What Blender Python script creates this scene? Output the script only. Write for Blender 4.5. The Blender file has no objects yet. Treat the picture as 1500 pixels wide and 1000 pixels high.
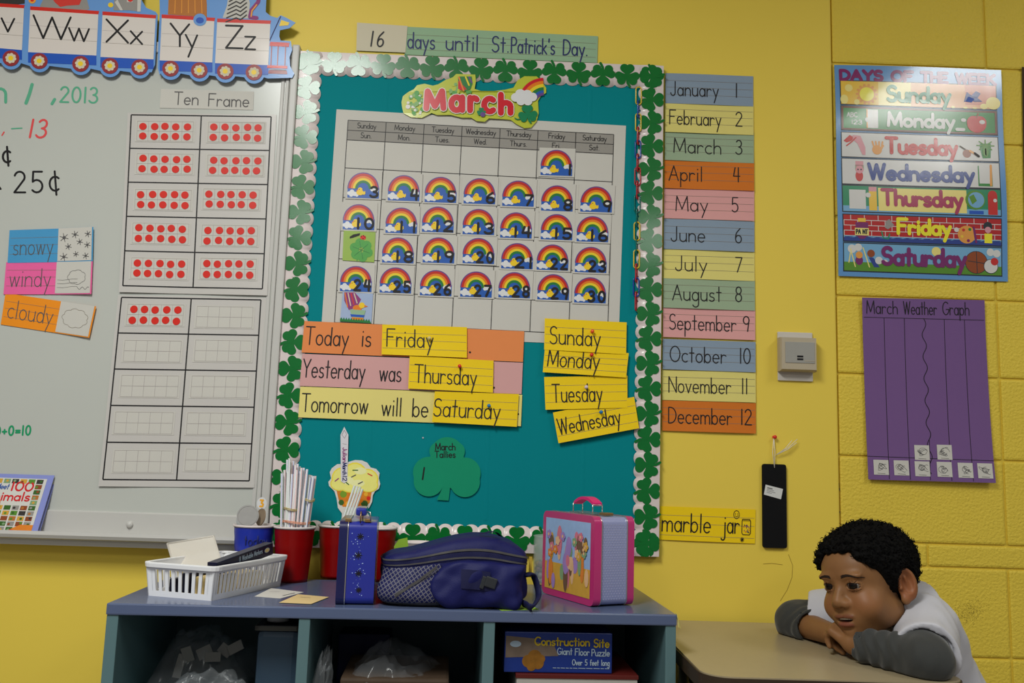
import bpy, bmesh, math, random
import numpy as np
from mathutils import Vector, Matrix, geometry, noise

scene = bpy.context.scene
COL = scene.collection
random.seed(7)
PI = math.pi

# ------------------------------------------------------------------ camera
CAM = Vector((0.0, -2.25, 1.10))
FPX = 1310.0
_p, _r, _y = math.radians(7.82), math.radians(1.82), math.radians(0.8)
FW = Vector((math.sin(_y) * math.cos(_p), math.cos(_y) * math.cos(_p), math.sin(_p)))
_r0 = Vector((math.cos(_y), -math.sin(_y), 0))
_u0 = _r0.cross(FW)
RT = _r0 * math.cos(_r) + _u0 * math.sin(_r)
UP = RT.cross(FW)
cd = bpy.data.cameras.new('camera')
cam = bpy.data.objects.new('camera', cd)
COL.objects.link(cam)
cd.sensor_width = 36.0
cd.lens = FPX / 1500.0 * 36.0
cd.clip_start = 0.02
cam.matrix_world = Matrix(((RT.x, UP.x, -FW.x, CAM.x), (RT.y, UP.y, -FW.y, CAM.y),
                           (RT.z, UP.z, -FW.z, CAM.z), (0, 0, 0, 1)))
scene.camera = cam

# ------------------------------------------------------------------ world and lamps
wd = bpy.data.worlds.new('classroom_ambient')
scene.world = wd
wd.use_nodes = True
wd.node_tree.nodes['Background'].inputs[0].default_value = (0.95, 0.97, 1.0, 1)
wd.node_tree.nodes['Background'].inputs[1].default_value = 0.10


def area(name, loc, sx, sy, power, color=(0.98, 1.0, 0.965)):
    ld = bpy.data.lights.new(name, 'AREA')
    ld.shape = 'RECTANGLE'
    ld.size, ld.size_y = sx, sy
    ld.energy = power
    ld.color = color
    o = bpy.data.objects.new(name, ld)
    COL.objects.link(o)
    o.location = loc
    return o


CEIL = 2.95
LAMPS = [(-0.85, -2.1, 36), (2.05, -1.72, 10), (-1.4, -4.6, 12), (1.2, -4.6, 12)]
for lx, ly, pw in LAMPS:
    area('ceiling_lamp_light', (lx, ly, CEIL - 0.075), 0.5, 1.15, pw)

vs = scene.view_settings
vs.view_transform = 'Standard'
vs.look = 'None'
vs.gamma = 1.0
vs.use_curve_mapping = False
vs.exposure = 0.91


# ------------------------------------------------------------------ pixel rays onto real planes of the room
def ray(px, py):
    return FW + RT * ((px - 750.0) / FPX) - UP * ((py - 500.0) / FPX)


def onwall(px, py, y=0.0):
    d = ray(px, py)
    return CAM + d * ((y - CAM.y) / d.y)


def onlevel(px, py, z):
    d = ray(px, py)
    return CAM + d * ((z - CAM.z) / d.z)


# ------------------------------------------------------------------ materials
MATS = {}
ALB = 0.81       # how bright a full white surface sits in the photograph


def lin(c):
    c = c / 255.0
    return c / 12.92 if c <= 0.04045 else ((c + 0.055) / 1.055) ** 2.4


def mat(name, rgb, rough=0.6, k=None, metal=0.0, spec=0.35, coat=0.0, noise_amt=0.06, noise_scale=18.0,
        bump=0.0, bump_scale=200.0, trans=0.0, alpha=1.0, sheen=0.0, ior=1.45, sss=0.0):
    """rgb is an observed 0..255 colour; it is divided by the typical light level to give the albedo"""
    if name in MATS:
        return MATS[name]
    kk = ALB if k is None else k
    col = [min(0.92, lin(v) / kk) for v in rgb]
    m = bpy.data.materials.new(name)
    m.use_nodes = True
    nt = m.node_tree
    b = nt.nodes['Principled BSDF']
    b.inputs['Roughness'].default_value = rough
    b.inputs['Metallic'].default_value = metal
    b.inputs['Specular IOR Level'].default_value = spec
    b.inputs['IOR'].default_value = ior
    b.inputs['Coat Weight'].default_value = coat
    b.inputs['Coat Roughness'].default_value = 0.12
    b.inputs['Transmission Weight'].default_value = trans
    b.inputs['Alpha'].default_value = alpha
    b.inputs['Sheen Weight'].default_value = sheen
    b.inputs['Subsurface Weight'].default_value = sss
    tc = nt.nodes.new('ShaderNodeTexCoord')
    if noise_amt > 0:
        n = nt.nodes.new('ShaderNodeTexNoise')
        n.inputs['Scale'].default_value = noise_scale
        n.inputs['Detail'].default_value = 3
        nt.links.new(tc.outputs['Object'], n.inputs['Vector'])
        mx = nt.nodes.new('ShaderNodeMix')
        mx.data_type = 'RGBA'
        mx.inputs['A'].default_value = [c * (1 - noise_amt) for c in col] + [1]
        mx.inputs['B'].default_value = [min(1, c * (1 + noise_amt)) for c in col] + [1]
        nt.links.new(n.outputs['Fac'], mx.inputs['Factor'])
        nt.links.new(mx.outputs['Result'], b.inputs['Base Color'])
    else:
        b.inputs['Base Color'].default_value = col + [1]
    if bump > 0:
        n2 = nt.nodes.new('ShaderNodeTexNoise')
        n2.inputs['Scale'].default_value = bump_scale
        n2.inputs['Detail'].default_value = 4
        nt.links.new(tc.outputs['Object'], n2.inputs['Vector'])
        bp = nt.nodes.new('ShaderNodeBump')
        bp.inputs['Strength'].default_value = bump
        bp.inputs['Distance'].default_value = 0.004
        nt.links.new(n2.outputs['Fac'], bp.inputs['Height'])
        nt.links.new(bp.outputs['Normal'], b.inputs['Normal'])
    MATS[name] = m
    return m


# ------------------------------------------------------------------ mesh builder
class MB:
    def __init__(self):
        self.v, self.f, self.m, self.s, self.slots = [], [], [], [], []

    def slot(self, name):
        if name not in self.slots:
            self.slots.append(name)
        return self.slots.index(name)

    def add(self, verts, faces, mname, smooth=False):
        o = len(self.v)
        self.v += [Vector(p) for p in verts]
        si = self.slot(mname)
        for f in faces:
            self.f.append([o + i for i in f])
            self.m.append(si)
            self.s.append(smooth)
        return self

    def build(self, name, parent=None, loc=None):
        """verts are in world space; loc = origin for a top-level object, a part takes its parent's origin"""
        if parent is not None:
            org = parent_origin(parent)
        else:
            org = Vector(loc) if loc is not None else (sum(self.v, Vector()) / max(1, len(self.v)))
        me = bpy.data.meshes.new(name)
        me.from_pydata([tuple(p - org) for p in self.v], [], self.f)
        for s in self.slots:
            me.materials.append(MATS[s])
        me.polygons.foreach_set('material_index', self.m)
        me.polygons.foreach_set('use_smooth', self.s)
        me.update()
        o = bpy.data.objects.new(name, me)
        COL.objects.link(o)
        if parent is not None:
            o.parent = parent
        else:
            o.location = org
        return o

    # ---- solids
    def box(self, c, size, mname, R=None, bev=0.0):
        hx, hy, hz = size[0] / 2, size[1] / 2, size[2] / 2
        c = Vector(c)
        if bev <= 0:
            P = [Vector((sx * hx, sy * hy, sz * hz)) for sx in (-1, 1) for sy in (-1, 1) for sz in (-1, 1)]
            F = [(0, 1, 3, 2), (4, 6, 7, 5), (0, 4, 5, 1), (2, 3, 7, 6), (0, 2, 6, 4), (1, 5, 7, 3)]
        else:
            bm = bmesh.new()
            bmesh.ops.create_cube(bm, size=1.0)
            for v in bm.verts:
                v.co = Vector((v.co.x * size[0], v.co.y * size[1], v.co.z * size[2]))
            bmesh.ops.bevel(bm, geom=bm.edges[:], offset=min(bev, 0.49 * min(size)), segments=2, affect='EDGES', profile=0.6)
            bm.verts.index_update()
            P = [v.co.copy() for v in bm.verts]
            F = [[v.index for v in f.verts] for f in bm.faces]
            bm.free()
        if R is not None:
            P = [R @ p for p in P]
        return self.add([p + c for p in P], F, mname)

    def tube(self, path, r, mname, seg=8, closed=False, caps=True, flat=None):
        path = [Vector(p) for p in path]
        n = len(path)
        rs = r if isinstance(r, (list, tuple)) else [r] * n
        V, F = [], []
        prevn = None
        for i, p in enumerate(path):
            if closed:
                t = (path[(i + 1) % n] - path[i - 1])
            else:
                t = path[min(i + 1, n - 1)] - path[max(i - 1, 0)]
            t.normalize()
            if prevn is None:
                a = Vector((0, 0, 1)) if abs(t.z) < 0.9 else Vector((1, 0, 0))
                nn = t.cross(a).normalized()
            else:
                nn = (prevn - t * prevn.dot(t))
                nn = nn.normalized() if nn.length > 1e-6 else t.orthogonal().normalized()
            prevn = nn
            bb = t.cross(nn)
            for k in range(seg):
                a = 2 * PI * k / seg
                fy = flat if flat else 1.0
                V.append(p + (nn * math.cos(a) + bb * math.sin(a) * fy) * rs[i])
        for i in range(n if closed else n - 1):
            j = (i + 1) % n
            for k in range(seg):
                k2 = (k + 1) % seg
                F.append((i * seg + k, i * seg + k2, j * seg + k2, j * seg + k))
        if caps and not closed:
            F.append(tuple(range(seg))[::-1])
            F.append(tuple((n - 1) * seg + k for k in range(seg)))
        return self.add(V, F, mname, True)

    def lathe(self, c, prof, mname, seg=40, R=None, smooth=True):
        c = Vector(c)
        V, F = [], []
        for (r, z) in prof:
            for k in range(seg):
                a = 2 * PI * k / seg
                p = Vector((r * math.cos(a), r * math.sin(a), z))
                V.append(c + (R @ p if R is not None else p))
        for i in range(len(prof) - 1):
            for k in range(seg):
                k2 = (k + 1) % seg
                F.append((i * seg + k, i * seg + k2, (i + 1) * seg + k2, (i + 1) * seg + k))
        return self.add(V, F, mname, smooth)

    def sphere(self, c, r, mname, seg=16, rings=10):
        prof = [(max(1e-5, math.sin(PI * i / rings)) * r, -math.cos(PI * i / rings) * r) for i in range(rings + 1)]
        return self.lathe(c, prof, mname, seg)

    def quadgrid(self, fn, nu, nv, mname, smooth=True):
        V = [fn(i / nu, j / nv) for j in range(nv + 1) for i in range(nu + 1)]
        F = [(j * (nu + 1) + i, j * (nu + 1) + i + 1, (j + 1) * (nu + 1) + i + 1, (j + 1) * (nu + 1) + i)
             for j in range(nv) for i in range(nu)]
        return self.add(V, F, mname, smooth)


_ORG = {}


def parent_origin(o):
    p = Vector((0, 0, 0))
    while o is not None:
        p = p + o.location
        o = o.parent
    return p


def tag(o, label, cat, group=None, kind=None):
    if label:
        o['label'] = label
    if cat:
        o['category'] = cat
    if group:
        o['group'] = group
    if kind:
        o['kind'] = kind
    return o


def thing(name, loc, label, cat, group=None):
    o = bpy.data.objects.new(name, None)
    o.empty_display_size = 0.03
    COL.objects.link(o)
    o.location = loc
    return tag(o, label, cat, group)


# ------------------------------------------------------------------ flat drawing on sheets
class Sheet:
    """a sheet of paper or board with its own thickness; (x, y) run 0..1 from its top left corner"""

    def __init__(self, tl, tr, br, bl, off, curl=None):
        self.c = [Vector(p) for p in (tl, tr, br, bl)]
        self.n = Vector((0, -1, 0))
        self.off = off
        self.curl = curl
        self.w = ((self.c[1] - self.c[0]).length + (self.c[2] - self.c[3]).length) / 2
        self.h = ((self.c[3] - self.c[0]).length + (self.c[2] - self.c[1]).length) / 2

    def P(self, u, v, lift=0.0):
        a, b, c, d = self.c
        p = a.lerp(b, u).lerp(d.lerp(c, u), v)
        l = self.off + lift
        if self.curl:
            l += self.curl(u, v)
        return p + self.n * l

    def centre(self):
        return self.P(0.5, 0.5)

    def ml(self):
        self.k = (getattr(self, 'k', 0) + 1) % 24
        return self.k * 7e-6

    def base(self, mb, mname, th=0.0006, nu=8, nv=4):
        mb.quadgrid(lambda u, v: self.P(u, 1 - v, 0), nu, nv, mname)
        mb.quadgrid(lambda u, v: self.P(u, v, -th), nu, nv, mname)
        rim = [(i / nu, 0) for i in range(nu)] + [(1, j / nv) for j in range(nv)] + \
              [(1 - i / nu, 1) for i in range(nu)] + [(0, 1 - j / nv) for j in range(nv)]
        n = len(rim)
        V = [self.P(u, v, 0) for u, v in rim] + [self.P(u, v, -th) for u, v in rim]
        mb.add(V, [(i, (i + 1) % n, n + (i + 1) % n, n + i) for i in range(n)], mname)

    def poly(self, mb, pts, mname, lift=0.0003, th=None):
        """filled polygon in (u, v); with th it becomes a cut-out with a real edge"""
        lift += self.ml()
        tri = geometry.tessellate_polygon([[Vector((x * self.w, -y * self.h, 0)) for x, y in pts]])
        mb.add([self.P(x, y, lift) for x, y in pts], [fixtri(t, pts) for t in tri], mname)
        if th:
            n = len(pts)
            mb.add([self.P(x, y, lift - th) for x, y in pts], [fixtri(t, pts)[::-1] for t in tri], mname)
            V = [self.P(x, y, lift) for x, y in pts] + [self.P(x, y, lift - th) for x, y in pts]
            mb.add(V, [(i, (i + 1) % n, n + (i + 1) % n, n + i) for i in range(n)], mname)

    def rect(self, mb, u0, v0, u1, v1, mname, lift=0.0003, n=6):
        mb.quadgrid(lambda a, b: self.P(u0 + (u1 - u0) * a, v1 + (v0 - v1) * b, lift), n if self.curl else 1, 2 if self.curl else 1, mname)

    def disc(self, mb, u, v, r, mname, lift=0.0003, ry=None, seg=20, a0=0.0, a1=360.0):
        """r in metres"""
        ry = r if ry is None else ry
        lift += self.ml()
        full = abs(a1 - a0) >= 359.9
        n = seg
        pts = [(u + r * math.cos(math.radians(a0 + (a1 - a0) * i / n)) / self.w,
                v - ry * math.sin(math.radians(a0 + (a1 - a0) * i / n)) / self.h) for i in range(n if full else n + 1)]
        mb.add([self.P(u, v, lift)] + [self.P(x, y, lift) for x, y in pts],
               [(0, i + 1, (i + 1) % len(pts) + 1) for i in range(len(pts) if full else len(pts) - 1)], mname)

    def band(self, mb, u, v, r0, r1, a0, a1, mname, lift=0.0003, seg=20, ky=1.0):
        V, F = [], []
        lift += self.ml()
        for i in range(seg + 1):
            a = math.radians(a0 + (a1 - a0) * i / seg)
            for r in (r0, r1):
                V.append(self.P(u + r * math.cos(a) / self.w, v - r * ky * math.sin(a) / self.h, lift))
        for i in range(seg):
            F.append((2 * i, 2 * i + 1, 2 * i + 3, 2 * i + 2))
        mb.add(V, F, mname)

    def stroke(self, mb, pts, width, mname, lift=0.0004, caps=True):
        """pts in (u, v), width in metres"""
        q = [Vector((x * self.w, y * self.h)) for x, y in pts]
        q2 = [q[0]]
        for p in q[1:]:
            if (p - q2[-1]).length > 1e-6:
                q2.append(p)
        q = q2
        W = width / 2
        if len(q) == 1:
            self.disc(mb, q[0].x / self.w, q[0].y / self.h, W, mname, lift, seg=8)
            return

        def emit(seg):
            L, Rr = [], []
            n = len(seg)
            for i, p in enumerate(seg):
                if i == 0:
                    t = (seg[1] - seg[0]).normalized()
                    k = 1
                elif i == n - 1:
                    t = (seg[-1] - seg[-2]).normalized()
                    k = 1
                else:
                    t1 = (seg[i] - seg[i - 1]).normalized()
                    t2 = (seg[i + 1] - seg[i]).normalized()
                    t = (t1 + t2).normalized()
                    k = 1 / max(0.6, t.dot(t1))
                nn = Vector((-t.y, t.x)) * W * k
                L.append(p + nn)
                Rr.append(p - nn)
            V = []
            for a, b in zip(L, Rr):
                V += [self.P(a.x / self.w, a.y / self.h, lift), self.P(b.x / self.w, b.y / self.h, lift)]
            dl = self.ml()
            V = [p + self.n * dl for p in V]
            mb.add(V, [(2 * i, 2 * i + 1, 2 * i + 3, 2 * i + 2) for i in range(n - 1)], mname)
            if caps:
                for e in (seg[0], seg[-1]):
                    self.disc(mb, e.x / self.w, e.y / self.h, W, mname, lift, seg=8)

        cur = [q[0]]
        for i in range(1, len(q)):
            cur.append(q[i])
            if i < len(q) - 1:
                t1 = (q[i] - q[i - 1]).normalized()
                t2 = (q[i + 1] - q[i]).normalized()
                if t1.dot(t2) < 0.5:
                    emit(cur)
                    cur = [q[i]]
        emit(cur)

    def text(self, mb, s, u, v, cap, width, mname, lift=0.0004, align='l', track=0.0, slant=0.0, fit=None, wx=1.0, jitter=0.0, rot=0.0):
        """stroke lettering; (u, v) = baseline start; cap = capital height in metres; fit = total width as a fraction of the sheet"""
        def adv(sp):
            return sum((GLYPH.get(ch, GLYPH['?'])[0] * wx + sp) for ch in s) * cap
        sp = 0.16 + track
        tot = adv(sp) - sp * cap
        if fit is not None:
            kx = fit * self.w / tot
        else:
            kx = 1.0
        tot *= kx
        x = u * self.w
        if align == 'c':
            x -= tot / 2
        elif align == 'r':
            x -= tot
        y0 = v * self.h
        x00 = x
        for ch in s:
            a, strokes = GLYPH.get(ch, GLYPH['?'])
            jy = random.uniform(-jitter, jitter) * cap
            for st in strokes:
                pts = []
                for (gx, gy) in st:
                    X = x + (gx * wx + slant * gy) * cap * kx
                    Y = y0 - gy * cap + jy + math.tan(rot) * (X - x00)
                    pts.append((X / self.w, Y / self.h))
                self.stroke(mb, pts, width, mname, lift)
            x += (a * wx + sp) * cap * kx


def fixtri(t, pts):
    (x0, y0), (x1, y1), (x2, y2) = (pts[i] for i in t)
    return tuple(t) if (x1 - x0) * (y2 - y0) - (x2 - x0) * (y1 - y0) < 0 else tuple(t)[::-1]


def wsheet(tl, tr, br, bl, off, curl=None):
    """a sheet whose corners were read on the wall plane itself"""
    return Sheet(*[onwall(px, py, -off) + Vector((0, off, 0)) for px, py in (tl, tr, br, bl)], off, curl)


# ------------------------------------------------------------------ handwriting: print-manuscript strokes, cap height 1, x height 0.55
def A(cx, cy, rx, ry, a0, a1, n=None):
    n = n or max(4, int(abs(a1 - a0) / 24))
    return [(cx + rx * math.cos(math.radians(a0 + (a1 - a0) * i / n)), cy + ry * math.sin(math.radians(a0 + (a1 - a0) * i / n))) for i in range(n + 1)]


def L(*c):
    return [(c[i], c[i + 1]) for i in range(0, len(c), 2)]


X = 0.56
BOWL = A(0.22, 0.28, 0.22, 0.28, 40, 400, 16)
GLYPH = {
    ' ': (0.42, []), '?': (0.4, []),
    'A': (0.64, [L(0, 0, 0.32, 1), L(0.32, 1, 0.64, 0), L(0.13, 0.38, 0.51, 0.38)]),
    'B': (0.5, [L(0, 0, 0, 1), L(0, 1, 0.2, 1) + A(0.2, 0.77, 0.24, 0.23, 90, -90) + L(0, 0.54), L(0, 0.54, 0.22, 0.54) + A(0.22, 0.27, 0.28, 0.27, 90, -90) + L(0, 0)]),
    'C': (0.62, [A(0.36, 0.5, 0.36, 0.5, 48, 312, 14)]),
    'D': (0.58, [L(0, 0, 0, 1), L(0, 1, 0.14, 1) + A(0.14, 0.5, 0.44, 0.5, 90, -90, 12) + L(0, 0)]),
    'E': (0.5, [L(0, 0, 0, 1), L(0, 1, 0.5, 1), L(0, 0.52, 0.4, 0.52), L(0, 0, 0.5, 0)]),
    'F': (0.5, [L(0, 0, 0, 1), L(0, 1, 0.52, 1), L(0, 0.55, 0.4, 0.55)]),
    'G': (0.66, [A(0.36, 0.5, 0.36, 0.5, 48, 350, 16) + L(0.4, 0.42)]),
    'H': (0.58, [L(0, 0, 0, 1), L(0.58, 0, 0.58, 1), L(0, 0.52, 0.58, 0.52)]),
    'J': (0.42, [L(0.36, 1, 0.36, 0.22) + A(0.18, 0.2, 0.18, 0.2, 0, -180)]),
    'K': (0.55, [L(0, 0, 0, 1), L(0.5, 1, 0, 0.45), L(0.14, 0.58, 0.55, 0)]),
    'L': (0.46, [L(0, 1, 0, 0), L(0, 0, 0.46, 0)]),
    'M': (0.76, [L(0, 0, 0.06, 1), L(0.06, 1, 0.38, 0.12), L(0.38, 0.12, 0.7, 1), L(0.7, 1, 0.76, 0)]),
    'N': (0.6, [L(0, 0, 0, 1), L(0, 1, 0.6, 0), L(0.6, 0, 0.6, 1)]),
    'O': (0.72, [A(0.36, 0.5, 0.36, 0.5, 90, 450, 20)]),
    'P': (0.5, [L(0, 0, 0, 1), L(0, 1, 0.22, 1) + A(0.22, 0.74, 0.27, 0.26, 90, -90) + L(0, 0.48)]),
    'S': (0.48, [A(0.25, 0.75, 0.23, 0.25, 35, 250, 12) + A(0.23, 0.26, 0.25, 0.26, 80, -150, 12)]),
    'T': (0.62, [L(0, 1, 0.62, 1), L(0.31, 1, 0.31, 0)]),
    'U': (0.58, [L(0, 1, 0, 0.28) + A(0.29, 0.28, 0.29, 0.28, 180, 360) + L(0.58, 1)]),
    'V': (0.6, [L(0, 1, 0.3, 0), L(0.3, 0, 0.6, 1)]),
    'W': (0.84, [L(0, 1, 0.22, 0), L(0.22, 0, 0.42, 0.95), L(0.42, 0.95, 0.62, 0), L(0.62, 0, 0.84, 1)]),
    'X': (0.6, [L(0, 1, 0.6, 0), L(0.6, 1, 0, 0)]),
    'Y': (0.6, [L(0, 1, 0.3, 0.48), L(0.6, 1, 0.3, 0.48), L(0.3, 0.48, 0.3, 0)]),
    'Z': (0.56, [L(0, 1, 0.56, 1), L(0.56, 1, 0, 0), L(0, 0, 0.56, 0)]),
    'a': (0.46, [BOWL, L(0.45, X, 0.45, 0)]),
    'b': (0.46, [L(0, 1, 0, 0), A(0.23, 0.28, 0.22, 0.28, 140, -220, 16)]),
    'c': (0.4, [A(0.24, 0.28, 0.24, 0.28, 50, 310, 12)]),
    'd': (0.46, [BOWL, L(0.45, 1, 0.45, 0)]),
    'e': (0.46, [L(0.02, 0.29, 0.45, 0.29) + A(0.23, 0.28, 0.225, 0.28, 0, 315, 14)]),
    'f': (0.34, [A(0.26, 0.8, 0.14, 0.2, 40, 180) + L(0.12, 0), L(0, X, 0.3, X)]),
    'g': (0.46, [BOWL, L(0.45, X, 0.45, -0.22) + A(0.24, -0.22, 0.21, 0.2, 0, -160)]),
    'h': (0.44, [L(0, 1, 0, 0), L(0, 0.3) + A(0.22, 0.34, 0.21, 0.22, 160, 0) + L(0.43, 0)]),
    'i': (0.1, [L(0.05, X, 0.05, 0), L(0.05, 0.8, 0.05, 0.83)]),
    'j': (0.22, [L(0.18, X, 0.18, -0.22) + A(0.02, -0.22, 0.16, 0.18, 0, -150), L(0.18, 0.8, 0.18, 0.83)]),
    'k': (0.42, [L(0, 1, 0, 0), L(0.36, X, 0, 0.22), L(0.1, 0.3, 0.42, 0)]),
    'l': (0.1, [L(0.05, 1, 0.05, 0)]),
    'm': (0.7, [L(0, X, 0, 0), L(0, 0.34) + A(0.17, 0.36, 0.17, 0.2, 160, 0) + L(0.34, 0), L(0.34, 0.34) + A(0.52, 0.36, 0.17, 0.2, 160, 0) + L(0.69, 0)]),
    'n': (0.44, [L(0, X, 0, 0), L(0, 0.3) + A(0.22, 0.34, 0.21, 0.22, 160, 0) + L(0.43, 0)]),
    'o': (0.46, [A(0.23, 0.28, 0.23, 0.28, 90, 450, 18)]),
    'p': (0.46, [L(0, X, 0, -0.42), A(0.23, 0.28, 0.22, 0.28, 140, -220, 16)]),
    'r': (0.34, [L(0, X, 0, 0), L(0, 0.28) + A(0.2, 0.34, 0.19, 0.2, 160, 40)]),
    's': (0.36, [A(0.19, 0.42, 0.16, 0.14, 35, 250, 9) + A(0.17, 0.14, 0.18, 0.14, 80, -150, 9)]),
    't': (0.32, [L(0.16, 0.95, 0.16, 0), L(0, X + 0.04, 0.32, X + 0.04)]),
    'u': (0.44, [L(0, X, 0, 0.22) + A(0.21, 0.22, 0.21, 0.22, 180, 350), L(0.43, X, 0.43, 0)]),
    'v': (0.42, [L(0, X, 0.21, 0), L(0.21, 0, 0.42, X)]),
    'w': (0.62, [L(0, X, 0.16, 0), L(0.16, 0, 0.31, X), L(0.31, X, 0.46, 0), L(0.46, 0, 0.62, X)]),
    'x': (0.42, [L(0, X, 0.42, 0), L(0.42, X, 0, 0)]),
    'y': (0.44, [L(0, X, 0.23, 0.04), L(0.44, X, 0.1, -0.42)]),
    'z': (0.42, [L(0, X, 0.42, X), L(0.42, X, 0, 0), L(0, 0, 0.42, 0)]),
    '0': (0.5, [A(0.25, 0.5, 0.25, 0.5, 90, 450, 18)]),
    '1': (0.12, [L(0.06, 1, 0.06, 0)]),
    '2': (0.5, [A(0.24, 0.74, 0.23, 0.26, 165, -25, 10) + L(0, 0), L(0, 0, 0.5, 0)]),
    '3': (0.48, [A(0.22, 0.76, 0.21, 0.24, 150, -90, 10), A(0.21, 0.26, 0.26, 0.26, 90, -150, 10)]),
    '4': (0.5, [L(0.12, 1, 0, 0.4), L(0, 0.4, 0.5, 0.4), L(0.38, 1, 0.38, 0)]),
    '5': (0.5, [L(0.46, 1, 0.06, 1), L(0.06, 1, 0.04, 0.56), A(0.22, 0.3, 0.26, 0.3, 135, -140, 12)]),
    '6': (0.46, [L(0.36, 1) + A(0.3, 0.35, 0.3, 0.5, 130, 180, 4) + A(0.23, 0.26, 0.23, 0.26, 180, 530, 16)]),
    '7': (0.5, [L(0, 1, 0.5, 1), L(0.5, 1, 0.14, 0)]),
    '8': (0.46, [A(0.23, 0.76, 0.2, 0.24, 90, 450, 16), A(0.23, 0.26, 0.23, 0.26, 90, 450, 16)]),
    '9': (0.46, [A(0.23, 0.74, 0.22, 0.26, 0, 360, 16), L(0.45, 0.78, 0.34, 0)]),
    '.': (0.1, [L(0.05, 0.02, 0.05, 0.03)]), ',': (0.14, [L(0.1, 0.06, 0.02, -0.14)]),
    "'": (0.1, [L(0.06, 1, 0.04, 0.8)]), '!': (0.1, [L(0.05, 1, 0.05, 0.3), L(0.05, 0.02, 0.05, 0.03)]),
    '+': (0.44, [L(0, 0.4, 0.44, 0.4), L(0.22, 0.62, 0.22, 0.18)]), '=': (0.44, [L(0, 0.5, 0.44, 0.5), L(0, 0.28, 0.44, 0.28)]),
    '-': (0.36, [L(0, 0.42, 0.36, 0.42)]), '_': (0.4, [L(0, -0.1, 0.4, -0.1)]),
    '\u00a2': (0.5, [A(0.26, 0.42, 0.25, 0.34, 50, 310, 12), L(0.24, 1.02, 0.32, -0.12)]),
}

# ================================================================== materials of the place
mat('yellow_paint', (195, 171, 66), 0.5, k=0.64, noise_amt=0.03, noise_scale=3, bump=0.05, bump_scale=60)
mat('yellow_block', (190, 166, 58), 0.5, k=0.64, noise_amt=0.05, noise_scale=6, bump=0.7, bump_scale=150)
mat('mortar', (182, 158, 54), 0.6, k=0.64, noise_amt=0.05)
mat('floor_tile', (120, 112, 100), 0.4)
mat('ceiling_tile', (225, 222, 214), 0.9, bump=0.2, bump_scale=120)
mat('lamp_metal', (215, 215, 212), 0.4)
mat('board_white', (178, 180, 174), 0.22, noise_amt=0.02, noise_scale=4, spec=0.5)
mat('aluminium', (182, 180, 176), 0.35, noise_amt=0.02)
mat('tray_shade', (150, 146, 146), 0.4)
mat('paper_white', (188, 185, 178), 0.7, noise_amt=0.02)
mat('paper_cream', (196, 188, 166), 0.7, noise_amt=0.02)
mat('laminate_white', (186, 182, 178), 0.28, noise_amt=0.02, coat=0.3)
mat('ink_black', (24, 22, 24), 0.5, noise_amt=0)
mat('ink_grey', (82, 80, 80), 0.6, noise_amt=0)
mat('ink_navy', (34, 40, 92), 0.5, noise_amt=0)
mat('rule_line', (120, 110, 96), 0.7, noise_amt=0)
mat('rule_faint', (150, 140, 140), 0.7, noise_amt=0)
mat('marker_green', (82, 158, 126), 0.5, noise_amt=0)
mat('marker_deep_green', (24, 140, 92), 0.5, noise_amt=0)
mat('marker_red', (206, 70, 72), 0.5, noise_amt=0)
mat('dot_red', (204, 40, 28), 0.45, noise_amt=0)
mat('teal_paper', (0, 120, 127), 0.7, noise_amt=0.04, noise_scale=5, spec=0.12)
mat('border_white', (204, 192, 190), 0.35, noise_amt=0.02, coat=0.2)
mat('shamrock_green', (0, 100, 38), 0.3, noise_amt=0.08, noise_scale=30, coat=0.35)
mat('staple', (150, 140, 130), 0.3, metal=0.8)

# ================================================================== the room
XS = 0.861        # where the smooth wall panel ends and the block wall begins
mb = MB()
mb.box(((-3.4 + XS) / 2, 0.08, CEIL / 2), (3.4 + XS, 0.16, CEIL), 'yellow_paint', bev=0.004)
# faint pencil scribble and a small chip on the paint
sh = Sheet(onwall(1100, 800), onwall(1212, 800), onwall(1212, 910), onwall(1100, 910), 0.0)


def pu(sheet_px, px, py):
    x0, y0, x1, y1 = sheet_px
    return ((px - x0) / (x1 - x0), (py - y0) / (y1 - y0))


mat('pencil', (150, 124, 40), 0.7, noise_amt=0)
bx = (1100, 800, 1212, 910)
sh.stroke(mb, [pu(bx, *p) for p in ((1118, 826), (1130, 825), (1146, 827))], 0.0012, 'pencil')
sh.stroke(mb, [pu(bx, *p) for p in ((1155, 812), (1161, 828), (1160, 846), (1153, 864), (1143, 880))], 0.0012, 'pencil')
o = mb.build('wall_back', loc=((-3.4 + XS) / 2, 0, 0))
o['kind'] = 'structure'

# block wall: courses of painted blocks with tooled joints, one mesh
mb = MB()
zc = [0.0, 0.245, 0.455, 0.6655, 0.8808, 0.9372, 1.148, 1.3565, 1.5585, 1.7700, 1.9807, 2.1925, 2.402, 2.612, 2.822, CEIL]
g = 0.0042
BY = 0.008
for i in range(len(zc) - 1):
    short = (abs(zc[i] - 0.8808) < 0.01)
    xs = [XS + 0.003, 1.283, 1.70, 2.117, 2.534, 3.2]
    if short:
        xs = [XS + 0.003, 1.083, 1.50, 1.917, 2.334, 3.2]
    for a, b in zip(xs[:-1], xs[1:]):
        mb.box(((a + b) / 2, BY + 0.04, (zc[i] + zc[i + 1]) / 2), (b - a - g, 0.08, zc[i + 1] - zc[i] - g), 'yellow_block', bev=0.0055)
mb.box(((XS + 3.2) / 2, BY + 0.065, CEIL / 2), (3.2 - XS, 0.12, CEIL), 'mortar')
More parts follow.
